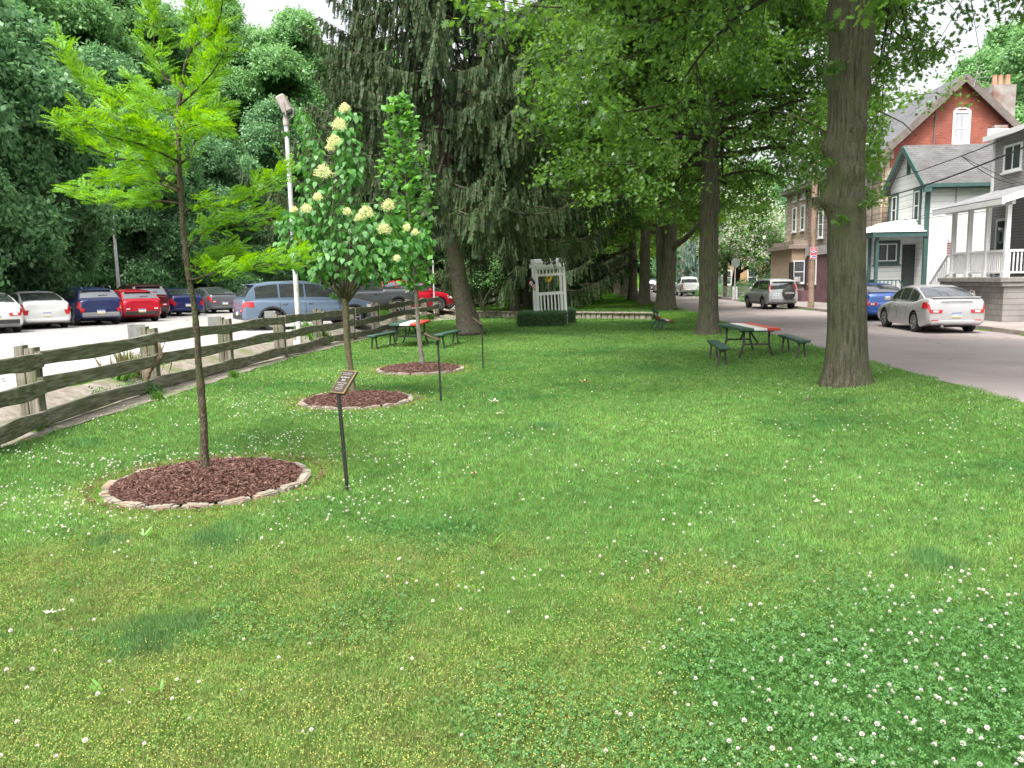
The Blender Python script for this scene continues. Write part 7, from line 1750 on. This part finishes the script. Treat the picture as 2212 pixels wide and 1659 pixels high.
mb = MB(); mb.box((-0.03, Dw - 0.02, Hh / 2 - 0.1), (0.07, 0.12, Hh - 0.25)); mb.build('corner_board', M_GTRIM, t)
for yy_ in (0.95, 3.45):
    f = window(t, (-0.005, yy_, 4.85), 0.52, 1.35, (-1, 0, 0), M_GTRIM, 0.14, split=None); window(f, (-0.03, yy_, 4.85), 0.42, 1.25, (-1, 0, 0), M_WTRIM, 0.05, name='sash', proud=0.05, sill=False)
mb = MB(); mb.box((-0.02, Dw / 2, 6.75), (0.05, 0.34, 0.62)); v_ = mb.build('gable_vent', M_GTRIM, t); mb = MB()
for i in range(6): mb.box((-0.05, Dw / 2, 6.53 + i * 0.09), (0.03, 0.24, 0.03))
mb.build('louvres', M_DDOOR, v_)
mb = MB(); mb.box((4.0, Dw / 2, Rg + 0.25), (0.6, 0.6, 1.2)); ch = mb.build('chimney', M_CHIM, rf); mb = MB(); mb.box((9.2, Dw / 2 - 0.2, Rg + 1.12), (0.5, 0.5, 0.04)); mb.build('chimney_cap', M_BARGE, ch) if False else None
# porch
mb = MB(); mb.box((-1.1, 2.6, 1.75), (2.2, 3.2, 3.5)); mb.build('porch_room', M_WSID, t)
mb = MB(); mb.box((-1.1, 0.5, 0.35), (2.2, 1.0, 0.7)); mb.build('porch_floor', M_SLAB, t)
for (a, b) in ((-2.12, 0.08), (-2.12, 0.94)):
    mb = MB(); mb.box((a, b, 2.05), (0.13, 0.13, 2.9)); mb.build('porch_post', M_GTRIM, t)
mb = MB(); mb.box((-1.15, -0.05, 3.50), (2.5, 0.12, 0.24)); mb.box((-2.36, 2.05, 3.50), (0.12, 4.5, 0.24)); mb.build('porch_beam', M_GTRIM, t)
mb = MB(); mb.add([(-2.45, -0.15, 3.62), (0, -0.15, 3.62), (0, 4.3, 3.62), (-2.45, 4.3, 3.62), (0, 1.2, 4.28), (0, 3.6, 4.28), (-0.9, 1.3, 4.2), (-0.9, 3.2, 4.2)], [(0, 1, 4, 6), (0, 6, 7, 3), (3, 7, 5, 2), (6, 4, 5, 7), (0, 3, 2, 1)]); mb.build('porch_roof', M_WROOF, t)
window(t, (-1.30, 0.995, 2.72), 0.86, 0.80, (0, -1, 0), M_GTRIM, 0.16, split=None); window(t, (-1.30, 0.975, 2.72), 0.78, 0.72, (0, -1, 0), M_WTRIM, 0.05, split='v', sill=False)
mb = MB(); mb.box((-0.28, 0.985, 1.9), (0.62, 0.03, 2.35)); d_ = mb.build('door', M_DDOOR, t); mb = MB(); mb.box((-0.52, 0.96, 1.75), (0.03, 0.03, 0.1)); mb.build('handle', M_CHROME, d_)
mb = MB()
for i in range(12): mb.box((-2.12, 0.14 + i * 0.065, 1.15), (0.03, 0.02, 0.6))
for i in range(5): mb.box((-1.95 + i * 0.18, 0.0, 1.10), (0.035, 0.03, 0.6))
mb.box((-2.12, 0.5, 1.45), (0.05, 0.9, 0.05)); mb.box((-1.6, 0.0, 1.42), (0.95, 0.04, 0.05)); mb.bar((-1.1, 0, 1.45), (-0.75, -0.1, 0.75), 0.05, 0.06); mb.build('porch_railing', M_GTRIM, t)
mb = MB(); mb.rbox((1.2, -0.09, 2.75), (0.26, 0.14, 0.36), 0.03); mb.tube([(1.25, -0.05, 2.9), (1.25, -0.05, 5.6)], 0.03, n=6); mb.tube([(1.2, -0.05, 2.6), (1.2, -0.05, 0.4)], 0.03, n=6); mb.build('electric_meter', M_LBAND, t)
# ---- brick and stone house behind it
t = empty('brick_house', (19.34, 42.0, ZG), RZ, 'large red brick gabled house with a stone street front and slate roof', 'house')
Wd, He, Ha, Ln = 7.3, 8.05, 11.45, 17.0
gable_prism([(0, 0), (Wd, 0), (Wd, He), (Wd / 2, Ha), (0, He)], 0.35, 'Y').build('gable_wall', M_BRICK, t)
mb = MB(); mb.box((Wd / 2, 0.36 + (Ln - 0.36) / 2, He / 2), (Wd - 0.1, Ln - 0.36, He)); mb.build('rear_wall', M_BRICK, t)
mb = MB(); mb.box((-0.02, 3.75, 5.3), (0.16, 7.4, 5.4)); tag(mb.build('stone_front', M_STONEX, t), 'tan stone facing')
mb = MB(); mb.box((-0.02, 9.8, 5.3), (0.15, 4.7, 5.4)); mb.build('stone_front', M_STONED, t)
mb = MB(); mb.box((-0.03, 14.6, 5.9), (0.17, 4.9, 4.2)); mb.build('stone_front', M_STONEX, t)
mb = MB()
for i in range(18): mb.box((0.22 if i % 2 else 0.12, -0.012, 0.14 + 0.45 * i), (0.42 if i % 2 else 0.22, 0.06, 0.42))
mb.build('quoins', M_QUOIN, t)
k = (Ha - He) / (Wd / 2); ov = 0.5; mb = MB()
slab(mb, (-ov, -0.35, He - ov * k + 0.05), (-ov, Ln, He - ov * k + 0.05), (Wd / 2, Ln, Ha + 0.05), (Wd / 2, -0.35, Ha + 0.05), 0.10); slab(mb, (Wd + ov, -0.35, He - ov * k + 0.05), (Wd + ov, Ln, He - ov * k + 0.05), (Wd / 2, Ln, Ha + 0.05), (Wd / 2, -0.35, Ha + 0.05), 0.10)
rf = mb.build('roof', M_SLATE, t)
mb = MB()
for s in (-ov, Wd + ov): mb.bar((s, -0.38, He - ov * k - 0.03), (Wd / 2, -0.38, Ha - 0.03), 0.10, 0.34); 
mb.box((-ov + 0.02, Ln / 2 - 0.2, He - ov * k - 0.05), (0.14, Ln + 0.3, 0.2)); mb.box((-ov / 2, Ln / 2 - 0.2, He - ov * k - 0.18), (ov, Ln + 0.2, 0.08)); mb.build('barge_board', M_BARGE, t)
window(t, (3.72, -0.005, 9.0), 0.66, 1.5, (0, -1, 0), M_WTRIM, 0.11, glass=M_CURT, arch=True)
for yy_, zz in ((2.5, 6.55), (2.5, 4.0), (9.3, 7.4), (9.3, 4.9), (13.1, 5.6), (15.0, 5.6), (13.1, 7.6 + .1), (15.0, 7.6 + .1)): window(t, (-0.115, yy_, zz), 0.7, 1.5, (-1, 0, 0), M_WTRIM, 0.10)
mb = MB()
for yy_ in (1.1, 12.2):
    mb = MB(); mb.tube([(-0.2, yy_, 0.2), (-0.2, yy_, He - 0.3)], 0.07, n=8); mb.build('downpipe', M_BARGE, t, smooth=True)
mb = MB(); mb.tube([(2.3, -0.06, 6.0), (2.42, -0.06, He + 2.0)], 0.04, n=6); mb.build('drain', M_BARGE, t)
mb = MB(); mb.box((7.75, 4.2, 9.9), (1.2, 0.9, 4.0)); ch = mb.build('chimney', M_CHIM, rf)
mb = MB()
for x_ in (7.4, 7.72, 8.1): mb.tube([(x_, 4.2, 11.9), (x_, 4.2, 12.5)], [0.15, 0.12], n=10)
mb.build('chimney_pots', mat('terracotta', (0.36, 0.15, 0.08), (0.40, 0.27, 0.20), scale=2), ch)
for yy_ in (5.0, 11.0):     # dormers
    mb = MB(); mb.add([(0.35, yy_ - 0.6, 8.6), (0.35, yy_ + 0.6, 8.6), (0.35, yy_ + 0.6, 9.8), (0.35, yy_, 10.35), (0.35, yy_ - 0.6, 9.8), (2.6, yy_ - 0.6, 8.6), (2.6, yy_ + 0.6, 8.6), (2.6, yy_ + 0.6, 9.8), (2.6, yy_, 10.35), (2.6, yy_ - 0.6, 9.8)], [(0, 1, 2, 3, 4), (5, 9, 8, 7, 6), (0, 4, 9, 5), (1, 6, 7, 2), (2, 7, 8, 3), (3, 8, 9, 4), (0, 5, 6, 1)])
    d_ = mb.build('dormer', M_WTRIM, t); window(d_, (0.34, yy_, 9.1), 0.6, 1.0, (-1, 0, 0), M_WTRIM, 0.06, sill=False)
    mb = MB(); slab(mb, (0.15, yy_ - 0.75, 9.72), (2.8, yy_ - 0.75, 9.72), (2.8, yy_, 10.42), (0.15, yy_, 10.42), 0.06); slab(mb, (0.15, yy_ + 0.75, 9.72), (2.8, yy_ + 0.75, 9.72), (2.8, yy_, 10.42), (0.15, yy_, 10.42), 0.06); mb.build('dormer_roof', M_SLATE, d_)
# antenna bracket on the peak
mb = MB(); mb.tube([(4.0, -0.45, 10.9), (4.2, -0.5, 11.9)], 0.02, n=5)
for a in (0, 1, 2): mb.tube([(3.9 + a * 0.1, -0.5, 11.5 - a * 0.15), (4.7 + a * 0.05, -0.5, 11.65 - a * 0.3)], 0.012, n=4)
mb.build('antenna', M_LBAND, t)
# ground floor: maroon shop front, tan bay
mb = MB(); mb.box((-0.12, 7.3, 1.5), (0.24, 8.6, 3.0)); mb.build('shop_front', M_MAROON, t)
mb = MB(); mb.box((-0.16, 7.3, 3.28), (0.34, 8.7, 0.55)); mb.build('cornice_band', M_LBAND, t)
window(t, (-0.245, 10.2, 1.95), 1.2, 1.3, (-1, 0, 0), M_WTRIM, 0.13, split='v')
mb = MB(); mb.box((-0.55, 14.6, 1.75), (1.1, 5.2, 3.5)); mb.build('street_bay', M_TAN, t)
mb = MB(); mb.box((-0.6, 14.6, 3.62), (1.5, 5.6, 0.24)); mb.box((-0.55, 14.6, 3.88), (0.9, 5.3, 0.30)); mb.build('bay_roof', M_STONED, t)
mb = MB(); mb.box((-0.55, 11.98, 0.95), (1.12, 0.05, 1.9)); mb.build('bay_base', M_STONED, t)
window(t, (-0.62, 11.95, 1.95), 0.62, 1.35, (0, -1, 0), M_WTRIM, 0.08); mb = MB(); mb.rbox((-0.80, 11.80, 1.45), (0.42, 0.3, 0.34), 0.02); mb.build('air_conditioner', M_LBAND, t)
mb = MB(); mb.box((-0.3, 11.2, 0.35), (1.0, 1.1, 0.7)); mb.build('stoop', M_MAROON, t)
mb = MB()
for a, b in ((-1.15, 11.85), (-0.15, 11.7)): mb.box((a, b, 1.35), (0.25, 0.22, 2.5 if a < -1 else 2.9))
mb.build('gate_shutters', M_BLACK, t)
mb = MB(); mb.box((-0.2, 4.6, 3.9), (0.3, 0.6, 0.5)); mb.build('white_box', M_WTRIM, t)
# ---- grey house with raised porch
t = empty('grey_house', (19.0, 25.9, ZG), RZ, 'grey clapboard house with a raised white railed porch at the right edge', 'house')
L_ = 6.7
mb = MB(); mb.box((4.0, L_ / 2, 3.5), (8.0, L_, 7.0)); mb.build('wall', M_GSID, t)
mb = MB(); slab(mb, (-0.3, -0.3, 7.0), (-0.3, L_ + 0.25, 7.0), (8.3, L_ + 0.25, 7.8), (8.3, -0.3, 7.8), 0.10); mb.build('roof', M_SHINL, t)
mb = MB(); mb.box((-0.33, L_ / 2, 6.98), (0.08, L_ + 0.5, 0.20)); mb.box((4, L_ + 0.24, 7.25), (8.4, 0.05, 0.3)); mb.build('gutter', M_LILT, t)
mb = MB(); mb.box((-0.03, L_ - 0.02, 3.5), (0.08, 0.10, 7.0)); mb.build('corner_board', M_WTRIM, t)
window(t, (-0.005, 5.35, 6.05), 1.05, 0.86, (-1, 0, 0), M_WTRIM, 0.08, split='v')
py0, py1, pxx = 1.65, 6.0, -2.1
mb = MB(); mb.box((pxx / 2, (py0 + py1) / 2, 0.68), (2.0, py1 - py0, 1.36)); mb.build('porch_base', M_BLOCK, t)
mb = MB(); mb.rbox((pxx / 2 - 0.06, (py0 + py1) / 2, 1.45), (2.25, py1 - py0 + 0.25, 0.17), 0.02); mb.rbox((pxx / 2 - 0.04, (py0 + py1) / 2, 1.29), (2.15, py1 - py0 + 0.15, 0.15), 0.02); mb.build('porch_slab', M_SLAB, t)
ycol = [1.78, 3.05, 4.3, 5.5]
for y_ in ycol:
    mb = MB(); mb.box((pxx + 0.12, y_, 2.85), (0.14, 0.14, 2.6)); mb.box((pxx + 0.12, y_, 1.62), (0.22, 0.22, 0.16)); mb.build('porch_column', M_LILT, t)
mb = MB()
for a, b in zip(ycol[:-1], ycol[1:]):
    mb.box((pxx + 0.12, (a + b) / 2, 2.45), (0.09, b - a - 0.14, 0.08)); mb.box((pxx + 0.12, (a + b) / 2, 1.70), (0.07, b - a - 0.14, 0.06))
    for i in range(9): mb.box((pxx + 0.12, a + (b - a) * (i + 1) / 10, 2.08), (0.035, 0.045, 0.70))
for i in range(13): mb.box((pxx + 0.25 + i * 0.13, ycol[0], 2.08), (0.045, 0.035, 0.70))
mb.box((pxx / 2 + 0.1, ycol[0], 2.45), (-pxx - 0.2, 0.09, 0.08)); mb.box((pxx / 2 + 0.1, ycol[0], 1.70), (-pxx - 0.2, 0.07, 0.06)); mb.build('porch_railing', M_LILT, t)
mb = MB(); mb.bar((pxx + 0.2, 6.05, 2.42), (pxx + 0.2, 7.6, 1.2), 0.06, 0.07); mb.bar((pxx + 0.2, 6.05, 1.65), (pxx + 0.2, 7.6, 0.42), 0.05, 0.05)
for i in range(9): mb.box((pxx + 0.2, 6.15 + i * 0.17, 1.95 - i * 0.138), (0.035, 0.04, 0.75))
mb.build('stair_railing', M_LILT, t)
mb = MB()
for i in range(7): mb.box((pxx + 0.7, 6.15 + i * 0.23, (1.35 - i * 0.19) / 2), (1.1, 0.23, 1.35 - i * 0.19))
mb.build('porch_steps', M_SLAB, t)
mb = MB(); slab(mb, (pxx - 0.35, py0 - 0.3, 4.14), (pxx - 0.35, py1 + 0.35, 4.14), (0, py1 + 0.35, 4.86), (0, py0 - 0.3, 4.86), 0.07); mb.build('porch_roof', M_SHINL, t)
mb = MB(); mb.box((pxx - 0.33, (py0 + py1) / 2, 4.08), (0.10, py1 - py0 + 0.7, 0.18)); mb.box((pxx + 0.12, (py0 + py1) / 2, 4.08), (0.12, py1 - py0 + 0.3, 0.16)); mb.bar((pxx - 0.33, py0 - 0.3, 4.12), (0, py0 - 0.3, 4.86), 0.05, 0.2); mb.build('porch_fascia', M_LILT, t)
f = window(t, (-0.005, 5.75, 2.65), 0.74, 2.1, (-1, 0, 0), M_WTRIM, 0.10, split=None, name='door', sill=False)
mb = MB(); 
for k_ in range(16):
    a = 2 * math.pi * k_ / 16; a2 = 2 * math.pi * (k_ + 1) / 16; mb.tube([(-0.06, 5.75 + math.cos(a) * 0.2, 3.1 + math.sin(a) * 0.25), (-0.06, 5.75 + math.cos(a2) * 0.2, 3.1 + math.sin(a2) * 0.25)], 0.05, n=5)
tag(link('door_wreath', mb.mesh('w', mat('wreath', (0.10, 0.20, 0.14), (0.35, 0.42, 0.38), scale=22)), f))
window(t, (-0.005, 3.6, 2.75), 0.9, 1.5, (-1, 0, 0), M_WTRIM, 0.09)
mb = MB(); 
for (x_, y_, z_) in ((pxx - 0.16, 3.2, 1.05), (pxx - 0.16, 3.5, 0.85)): mb.tube([(x_, y_, 0.05), (x_, y_, z_), (x_, y_ + 0.25, z_), (x_, y_ + 0.25, z_ - 0.35), (x_, y_ + 0.5, z_ - 0.35)], 0.025, n=6); mb.rbox((x_, y_ + 0.12, z_ - 0.2), (0.16, 0.2, 0.24), 0.03)
mb.build('gas_meter', M_LBAND, t)
p = Vector((17.12, 31.5, 3.2)); tf_ = empty('flag', p, R(250), 'small american flag on the corner column of the grey house porch', 'flag')
flag_mesh(0.16, 0.46, lambda u, v: 2 if (u < 0.42 and v < 0.4) else (0 if int(v * 9.99) % 2 == 0 else 1)).build('cloth', [M_FR, M_FW, M_FB], tf_); mb = MB(); mb.tube([(0, 0, 0.1), (-0.25, 0.1, -0.25)], 0.012, n=5); mb.build('flag_pole', M_POLE, tf_)
# ---- far buildings
t = empty('tan_house', (27.0, 92, ZG), R(-5), 'orange tan house behind the blossom tree', 'house')
mb = MB(); mb.box((0, 0, 3.0), (9, 7, 6)); mb.build('wall', mat('orange_tan_wall', (0.42, 0.24, 0.13), (0.36, 0.28, 0.18), scale=0.6, rough=0.9), t)
mb = MB(); slab(mb, (-4.8, -3.8, 5.9), (4.8, -3.8, 5.9), (4.8, 0, 8), (-4.8, 0, 8), 0.1); slab(mb, (-4.8, 3.8, 5.9), (4.8, 3.8, 5.9), (4.8, 0, 8), (-4.8, 0, 8), 0.1); mb.build('roof', M_SHING, t)
for x_ in (-2.8, 0, 2.8): window(t, (x_, -3.505, 4.4), 0.9, 1.4, (0, -1, 0), M_WTRIM); window(t, (x_, -3.505, 1.6), 0.9, 1.4, (0, -1, 0), M_WTRIM)
gp = PD(1490, 600, 104); t = empty('garage', (gp.x + 1.2, gp.y, 0.3), R(-6), 'small dark red garage with a flat roof at the far end of the street', 'garage')
mb = MB(); mb.box((0, 0, 1.2), (4.6, 5, 2.4)); mb.build('wall', mat('dark_red_paint', (0.24, 0.05, 0.045), (0.19, 0.04, 0.04), scale=1.5, rough=0.8), t)
mb = MB(); mb.box((0, 0, 2.5), (4.9, 5.3, 0.2)); mb.build('roof', M_SHING, t); mb = MB(); mb.box((0.3, -2.52, 1.0), (2.4, 0.05, 1.9)); mb.build('garage_door', M_PR if False else mat('brick_red_door', (0.30, 0.07, 0.06), rough=0.6), t)
# ---- blossom tree, blue spruce
def blossom_tree():
    bp = PD(1600, 620, 66); t = empty('catalpa_tree', (bp.x, bp.y, ZG), 0, 'broad tree covered in white blossom beside the stone house', 'tree'); r = np.random.RandomState(8); rng = random.Random(8); mb = MB()
    mb.tube([(-0.4, 0, -0.2), (-0.4, 0, 1.5), (-0.2, 0, 3.0), (0.2, 0, 5.5)], [0.42, 0.32, 0.26, 0.1], n=9); tips = []
    for i in range(12):
        a = i * 2.4; z = 2.4 + i * 0.35; e = Vector((math.cos(a) * 3.2, math.sin(a) * 3.0, z + 1.2)); mb.tube([(-0.2, 0, z - 0.4), tuple(e * 0.5 + Vector((0, 0, z * 0.5))), tuple(e)], [0.14, 0.09, 0.03], n=5)
    mb.build('trunk', M_OAKLIMB, t, smooth=True); pos = []; 
    for i in range(20):
        a = i * 2.4; z = 2.9 + 5.2 * i / 20; rr = 3.4 * math.sin(math.pi * (0.25 + 0.7 * i / 20)); c = np.array((math.cos(a) * rr * 0.75, math.sin(a) * rr * 0.75, z)); d = norm(r.normal(0, 1, (420, 3))); pos.append(c + d * (1.3 * r.uniform(0.6, 1.05, (420, 1))))
    pos = np.concatenate(pos); n = len(pos); V, Fc, _ = scatter(T_HEART[0], T_HEART[1], pos, r.normal(0, 1, (n, 3)) + (0, 0, -0.8), r.normal(0, 0.6, (n, 3)) + (0, -0.3, 0.8), 0.26 * r.uniform(0.7, 1.3, n)); link('crown', fast_mesh('catalpa', V, Fc, L_CAT), t)
    k = r.uniform(0, 1, n) < 0.62; q = pos[k] + (pos[k] - pos.mean(0)) * 0.04 + (0, 0, 0.08); m_ = len(q)
    V, Fc, _ = scatter(T_CL[0], T_CL[1], q, r.normal(0, 0.4, (m_, 3)) + (0, 0, 1), r.normal(0, 1, (m_, 3)), 0.27 * r.uniform(0.6, 1.2, m_)); o = link('blossom', fast_mesh('blossom', V, Fc, L_WHITE), t); o['kind'] = 'stuff'
blossom_tree()
mbs, V1, F1 = spruce(17, 10, 3.2, 0.8, 26, nb=7, hang=0.5, tw=0.13)
bp = PD(1515, 620, 86); t = empty('blue_spruce', (bp.x, bp.y, ZG), 0, 'grey blue conifer left of the blossom tree', 'tree'); mbs.tube([(0, 0, -0.2), (0, 0, 10)], [0.2, 0.03], n=7); link('trunk', mbs.mesh('blue_spruce_wood', M_SPRBARK, smooth=True), t); link('crown', fast_mesh('blue_spruce', V1, F1, L_BLUE), t)
# ---- poles, wires, signs
M_UPOLE = bark_mat('utility_pole_wood', (0.26, 0.17, 0.12), (0.42, 0.31, 0.24), (0.20, 0.115, 0.07), vs=0.08, scale=16, bump=0.4)
def upole(px, d, h, r_, label, z=ZG):
    b = PD(px, 640, d); t = empty('utility_pole', (b.x, b.y, z - 0.02), 0, label, 'utility pole', 'wooden utility poles along the pavement'); mb = MB(); mb.tube([(0, 0, 0), (0, 0, h * 0.5), (0, 0, h)], [r_, r_ * 0.9, r_ * 0.75], n=14); mb.build('pole', M_UPOLE, t, smooth=True, angle=40)
    mb = MB(); mb.box((0, 0, h - 0.5), (2.0, 0.10, 0.12)); mb.build('crossarm', M_UPOLE, t); return t
u1 = upole(1752, 42.8, 11.0, 0.165, 'nearest utility pole with a red parking sign, left of the near oak trunk')
u2 = upole(1566, 69, 10.0, 0.19, 'second utility pole in front of the blossom tree')
u3 = upole(1474, 93, 9.5, 0.18, 'farthest utility pole with a small red sign')
mb = MB(); mb.tube([(0, 0, 7.0), (-0.6, -0.4, 7.9), (-1.6, -1.0, 8.1)], 0.05, n=6); mb.rbox((-1.9, -1.2, 8.1), (0.6, 0.3, 0.16), 0.04); mb.build('lamp_arm', M_LAMP, u2)
mb = MB(); mb.box((0.10, -0.17, 5.6), (0.5, 0.2, 0.35)); mb.tube([(0.2, -0.1, 5.2), (0.45, -0.1, 5.5)], 0.06, n=6); mb.build('cable_box', M_BLACK, u1)
M_SRED = mat('sign_red', (0.50, 0.025, 0.035), rough=0.4); M_SBLUE = mat('sign_blue', (0.05, 0.14, 0.50), rough=0.4); M_SW = mat('sign_white', (0.78, 0.78, 0.78), rough=0.4)
def street_sign(x, y, z, w_, h, label, full):
    t = empty('parking_sign', (x, y, z), 0, label, 'sign'); mb = MB(); mb.rbox((0, 0, 0), (w_, 0.012, h), 0.004); mb.build('plate', M_SW, t)
    M = lambda zz, o=-0.0095: axes((1, 0, 0), (0, 0, 1), (0, -1, 0), (0, o, zz))
    mb = MB(); mb.box((0, -0.0075, 0.02 * h + h * 0.0), (w_ * 0.93, 0.003, h * 0.95)); mb.build('red_panel', M_SRED, t)
    if full:
        text_mesh('STREET', 0.072, M_SW, t, M(h * 0.42)); text_mesh('CLEANING', 0.066, M_SW, t, M(h * 0.32))
        mb = MB(); mb.prism([(math.cos(a * 2 * math.pi / 20) * w_ * 0.39, math.sin(a * 2 * math.pi / 20) * 0.062) for a in range(20)], 0.004, axes((1, 0, 0), (0, 0, 1), (0, -1, 0), (0, -0.009, h * 0.14))); mb.build('oval', M_SW, t)
        mb = MB(); mb.prism([(-.09, -.03), (.10, -.03), (.115, 0.0), (.06, .012), (.03, .036), (-.04, .036), (-.06, .01), (-.10, .005)], 0.004, axes((1, 0, 0), (0, 0, 1), (0, -1, 0), (0, -0.0135, h * 0.14))); mb.build('vehicle_symbol', M_SBLUE, t)
        text_mesh('NO PARKING', 0.048, M_SW, t, M(-h * 0.07)); mb = MB(); mb.box((0, -0.0105, -h * 0.27), (w_ * 0.86, 0.003, 0.11)); mb.build('white_band', M_SW, t); mb = MB(); mb.box((0.02, -0.0135, -h * 0.27), (w_ * 0.6, 0.003, 0.06)); mb.build('blue_text_block', M_SBLUE, t)
    else: mb = MB(); mb.box((0, -0.0105, 0.12 * h), (w_ * 0.8, 0.003, h * 0.3)); mb.build('white_band', M_SW, t)
q = u1.location; street_sign(q.x, q.y - 0.175, 3.14, 0.36, 0.62, 'red and white street parking sign on the nearest utility pole', True)
q = u3.location; street_sign(q.x, q.y - 0.20, 3.4, 0.55, 0.9, 'small red sign on the farthest utility pole', False)
sp_ = PD(1573, 640, 62); t = empty('stop_sign', (sp_.x + 0.5, sp_.y, ZG), R(20), 'back of an octagonal street sign beside the second utility pole', 'sign')
mb = MB(); mb.tube([(0, 0, 0), (0, 0, 3.0)], 0.03, n=8); mb.build('post', M_LAMP, t); mb = MB(); mb.prism([(math.cos((a + .5) * math.pi / 4) * 0.40, math.sin((a + .5) * math.pi / 4) * 0.40) for a in range(8)], 0.01, axes((1, 0, 0), (0, 0, 1), (0, -1, 0), (0, -0.03, 2.75))); mb.build('plate', mat('sign_back', (0.24, 0.28, 0.26), rough=0.5, metal=0.3), t)
M_WIRE = mat('cable', (0.03, 0.03, 0.03), rough=0.7)
def wire(a, b, sag, r_, label):
    pts = [a.lerp(b, i / 14) - Vector((0, 0, sag * math.sin(math.pi * i / 14))) for i in range(15)]; mb = MB(); mb.tube([q - pts[0] for q in pts], r_, n=5); tag(mb.build('cable', M_WIRE, loc=pts[0], smooth=True), label, 'cable', 'overhead cables across the street')
pt = u1.location
wire(Vector((pt.x, pt.y, 5.5)), PD(2330, 268, 24), 0.5, 0.030, 'thickest overhead cable, from the utility pole down past the white house to the upper right')
wire(PD(2077, 337, 30), PD(2260, 255, 24), 0.05, 0.020, 'short cable rising from the knot in front of the grey roof')
wire(Vector((pt.x, pt.y, 6.2)), PD(2077, 337, 30), 0.25, 0.018, 'cable from the utility pole to the knot in front of the grey roof')
wire(PD(2077, 337, 30), PD(2290, 420, 28), 0.15, 0.014, 'drop cable from the knot towards the grey house'); wire(PD(2077, 337, 30), PD(2230, 400, 31.5), 0.3, 0.014, 'sagging drop cable from the knot to the grey house wall')
for i, (z_, px, py, dd, sg) in enumerate([(5.0, 2140, 455, 32, 0.25), (4.7, 2045, 425, 37.2, 0.2), (4.4, 2190, 400, 31, 0.5), (5.8, 2035, 395, 37.2, 0.5), (6.6, 1930, 300, 41, 0.2)]):
    wire(Vector((pt.x, pt.y, z_)), PD(px, py, dd), sg, 0.011, ['thin wire to the porch roof of the grey house', 'thin wire to the side of the white house', 'thin wire crossing to the upper wall of the grey house', 'thin sagging wire to the eave of the white house', 'thin wire to the gable of the brick house'][i])
q2 = u2.location
for z_ in (9.6, 6.5): wire(Vector((pt.x - 0.4, pt.y, z_ + 0.6)), Vector((q2.x - 0.4, q2.y, z_)), 0.5, 0.016, 'high cable between the first and second utility poles' if z_ > 8 else 'lower cable between the first and second utility poles')
# ---- wire fence and white bollards by the far yards
M_CHAIN = mat('galvanised', (0.42, 0.42, 0.42), rough=0.5, metal=0.4); t = empty('wire_fence', (0, 0, 0), 0, 'grey wire fence with white posts in front of the blossom tree', 'fence')
for i, (px, d) in enumerate([(1584, 60), (1591, 60.5), (1622, 57), (1630, 56.5), (1638, 56), (1648, 55.5), (1655, 55)]):
    b = PD(px, 640, d); mb = MB(); mb.tube([(b.x, b.y, ZG - 0.05), (b.x, b.y, ZG + 0.95)], 0.075, n=8); mb.build('post', M_LAMP, t)
a = PD(1560, 640, 63); b = PD(1668, 640, 55.5); mb = MB(); n_ = 60
for z_ in (0.08, 0.5, 0.92): mb.tube([(a.x, a.y + 0.4, ZG + z_), (b.x, b.y + 0.4, ZG + z_)], 0.018, n=5)
for i in range(n_): c = a.lerp(b, i / n_); mb.box((c.x, c.y + 0.4, ZG + 0.5), (0.012, 0.012, 0.85))
mb.build('mesh_panel', M_CHAIN, t)
t = empty('wire_fence', (0, 0, 0), 0, 'taller wire fence on a low wall between the blossom tree and the stone house', 'fence')
a = PD(1655, 600, 66); b = PD(1712, 600, 59.5); mb = MB(); mb.bar((a.x, a.y, 1.1), (b.x, b.y, 1.1), 0.2, 1.7); mb.build('base_wall', M_SLAB, t); mb = MB()
for z_ in (2.0, 3.3): mb.tube([(a.x, a.y, z_), (b.x, b.y, z_ + 0.2)], 0.025, n=5)
for i in range(5): c = a.lerp(b, i / 4); mb.tube([(c.x, c.y, 1.9), (c.x, c.y, 3.4)], 0.03, n=5)
for i in range(50): c = a.lerp(b, i / 49); mb.box((c.x, c.y, 2.65), (0.010, 0.010, 1.3))
mb.build('mesh_panel', M_CHAIN, t)
def bushes(lst):
    for i, (px, d, w_, h, m, lb) in enumerate(lst):
        p = PD(px, 640, d); r = np.random.RandomState(70 + i); n = 900; dd = norm(r.normal(0, 1, (n, 3))); dd[:, 2] = abs(dd[:, 2]); q = dd * (r.uniform(0.4, 1, (n, 1)) ** 0.6) * (w_ / 2, w_ / 2, h)
        V, Fc, _ = scatter(T_CL[0], T_CL[1], q, r.normal(0, 1, (n, 3)), dd + (0, 0, .5), 0.2 * r.uniform(.7, 1.3, n)); tag(link('bush', fast_mesh('bush', V, Fc, m), loc=(p.x, p.y, tz(p.x, p.y))), lb, 'bush', 'bushes by the far yards')
bushes([(1665, 64, 4.0, 2.4, L_FOR1, 'dark ivy bush against the low wall left of the stone house'), (1612, 64, 3.0, 1.6, L_FOR1, 'bush under the blossom tree behind the white posts'), (1645, 58, 3.2, 0.5, L_FOR2, 'low green weeds along the white posts'), (1540, 74, 3.5, 1.2, L_FOR2, 'small bush behind the second oak trunk'), (1452, 100, 3, 1.0, L_FOR2, 'small bush at the far pole'), (1690, 66, 4.5, 4.2, L_FOR1, 'tall dark bush beside the stone house corner')])
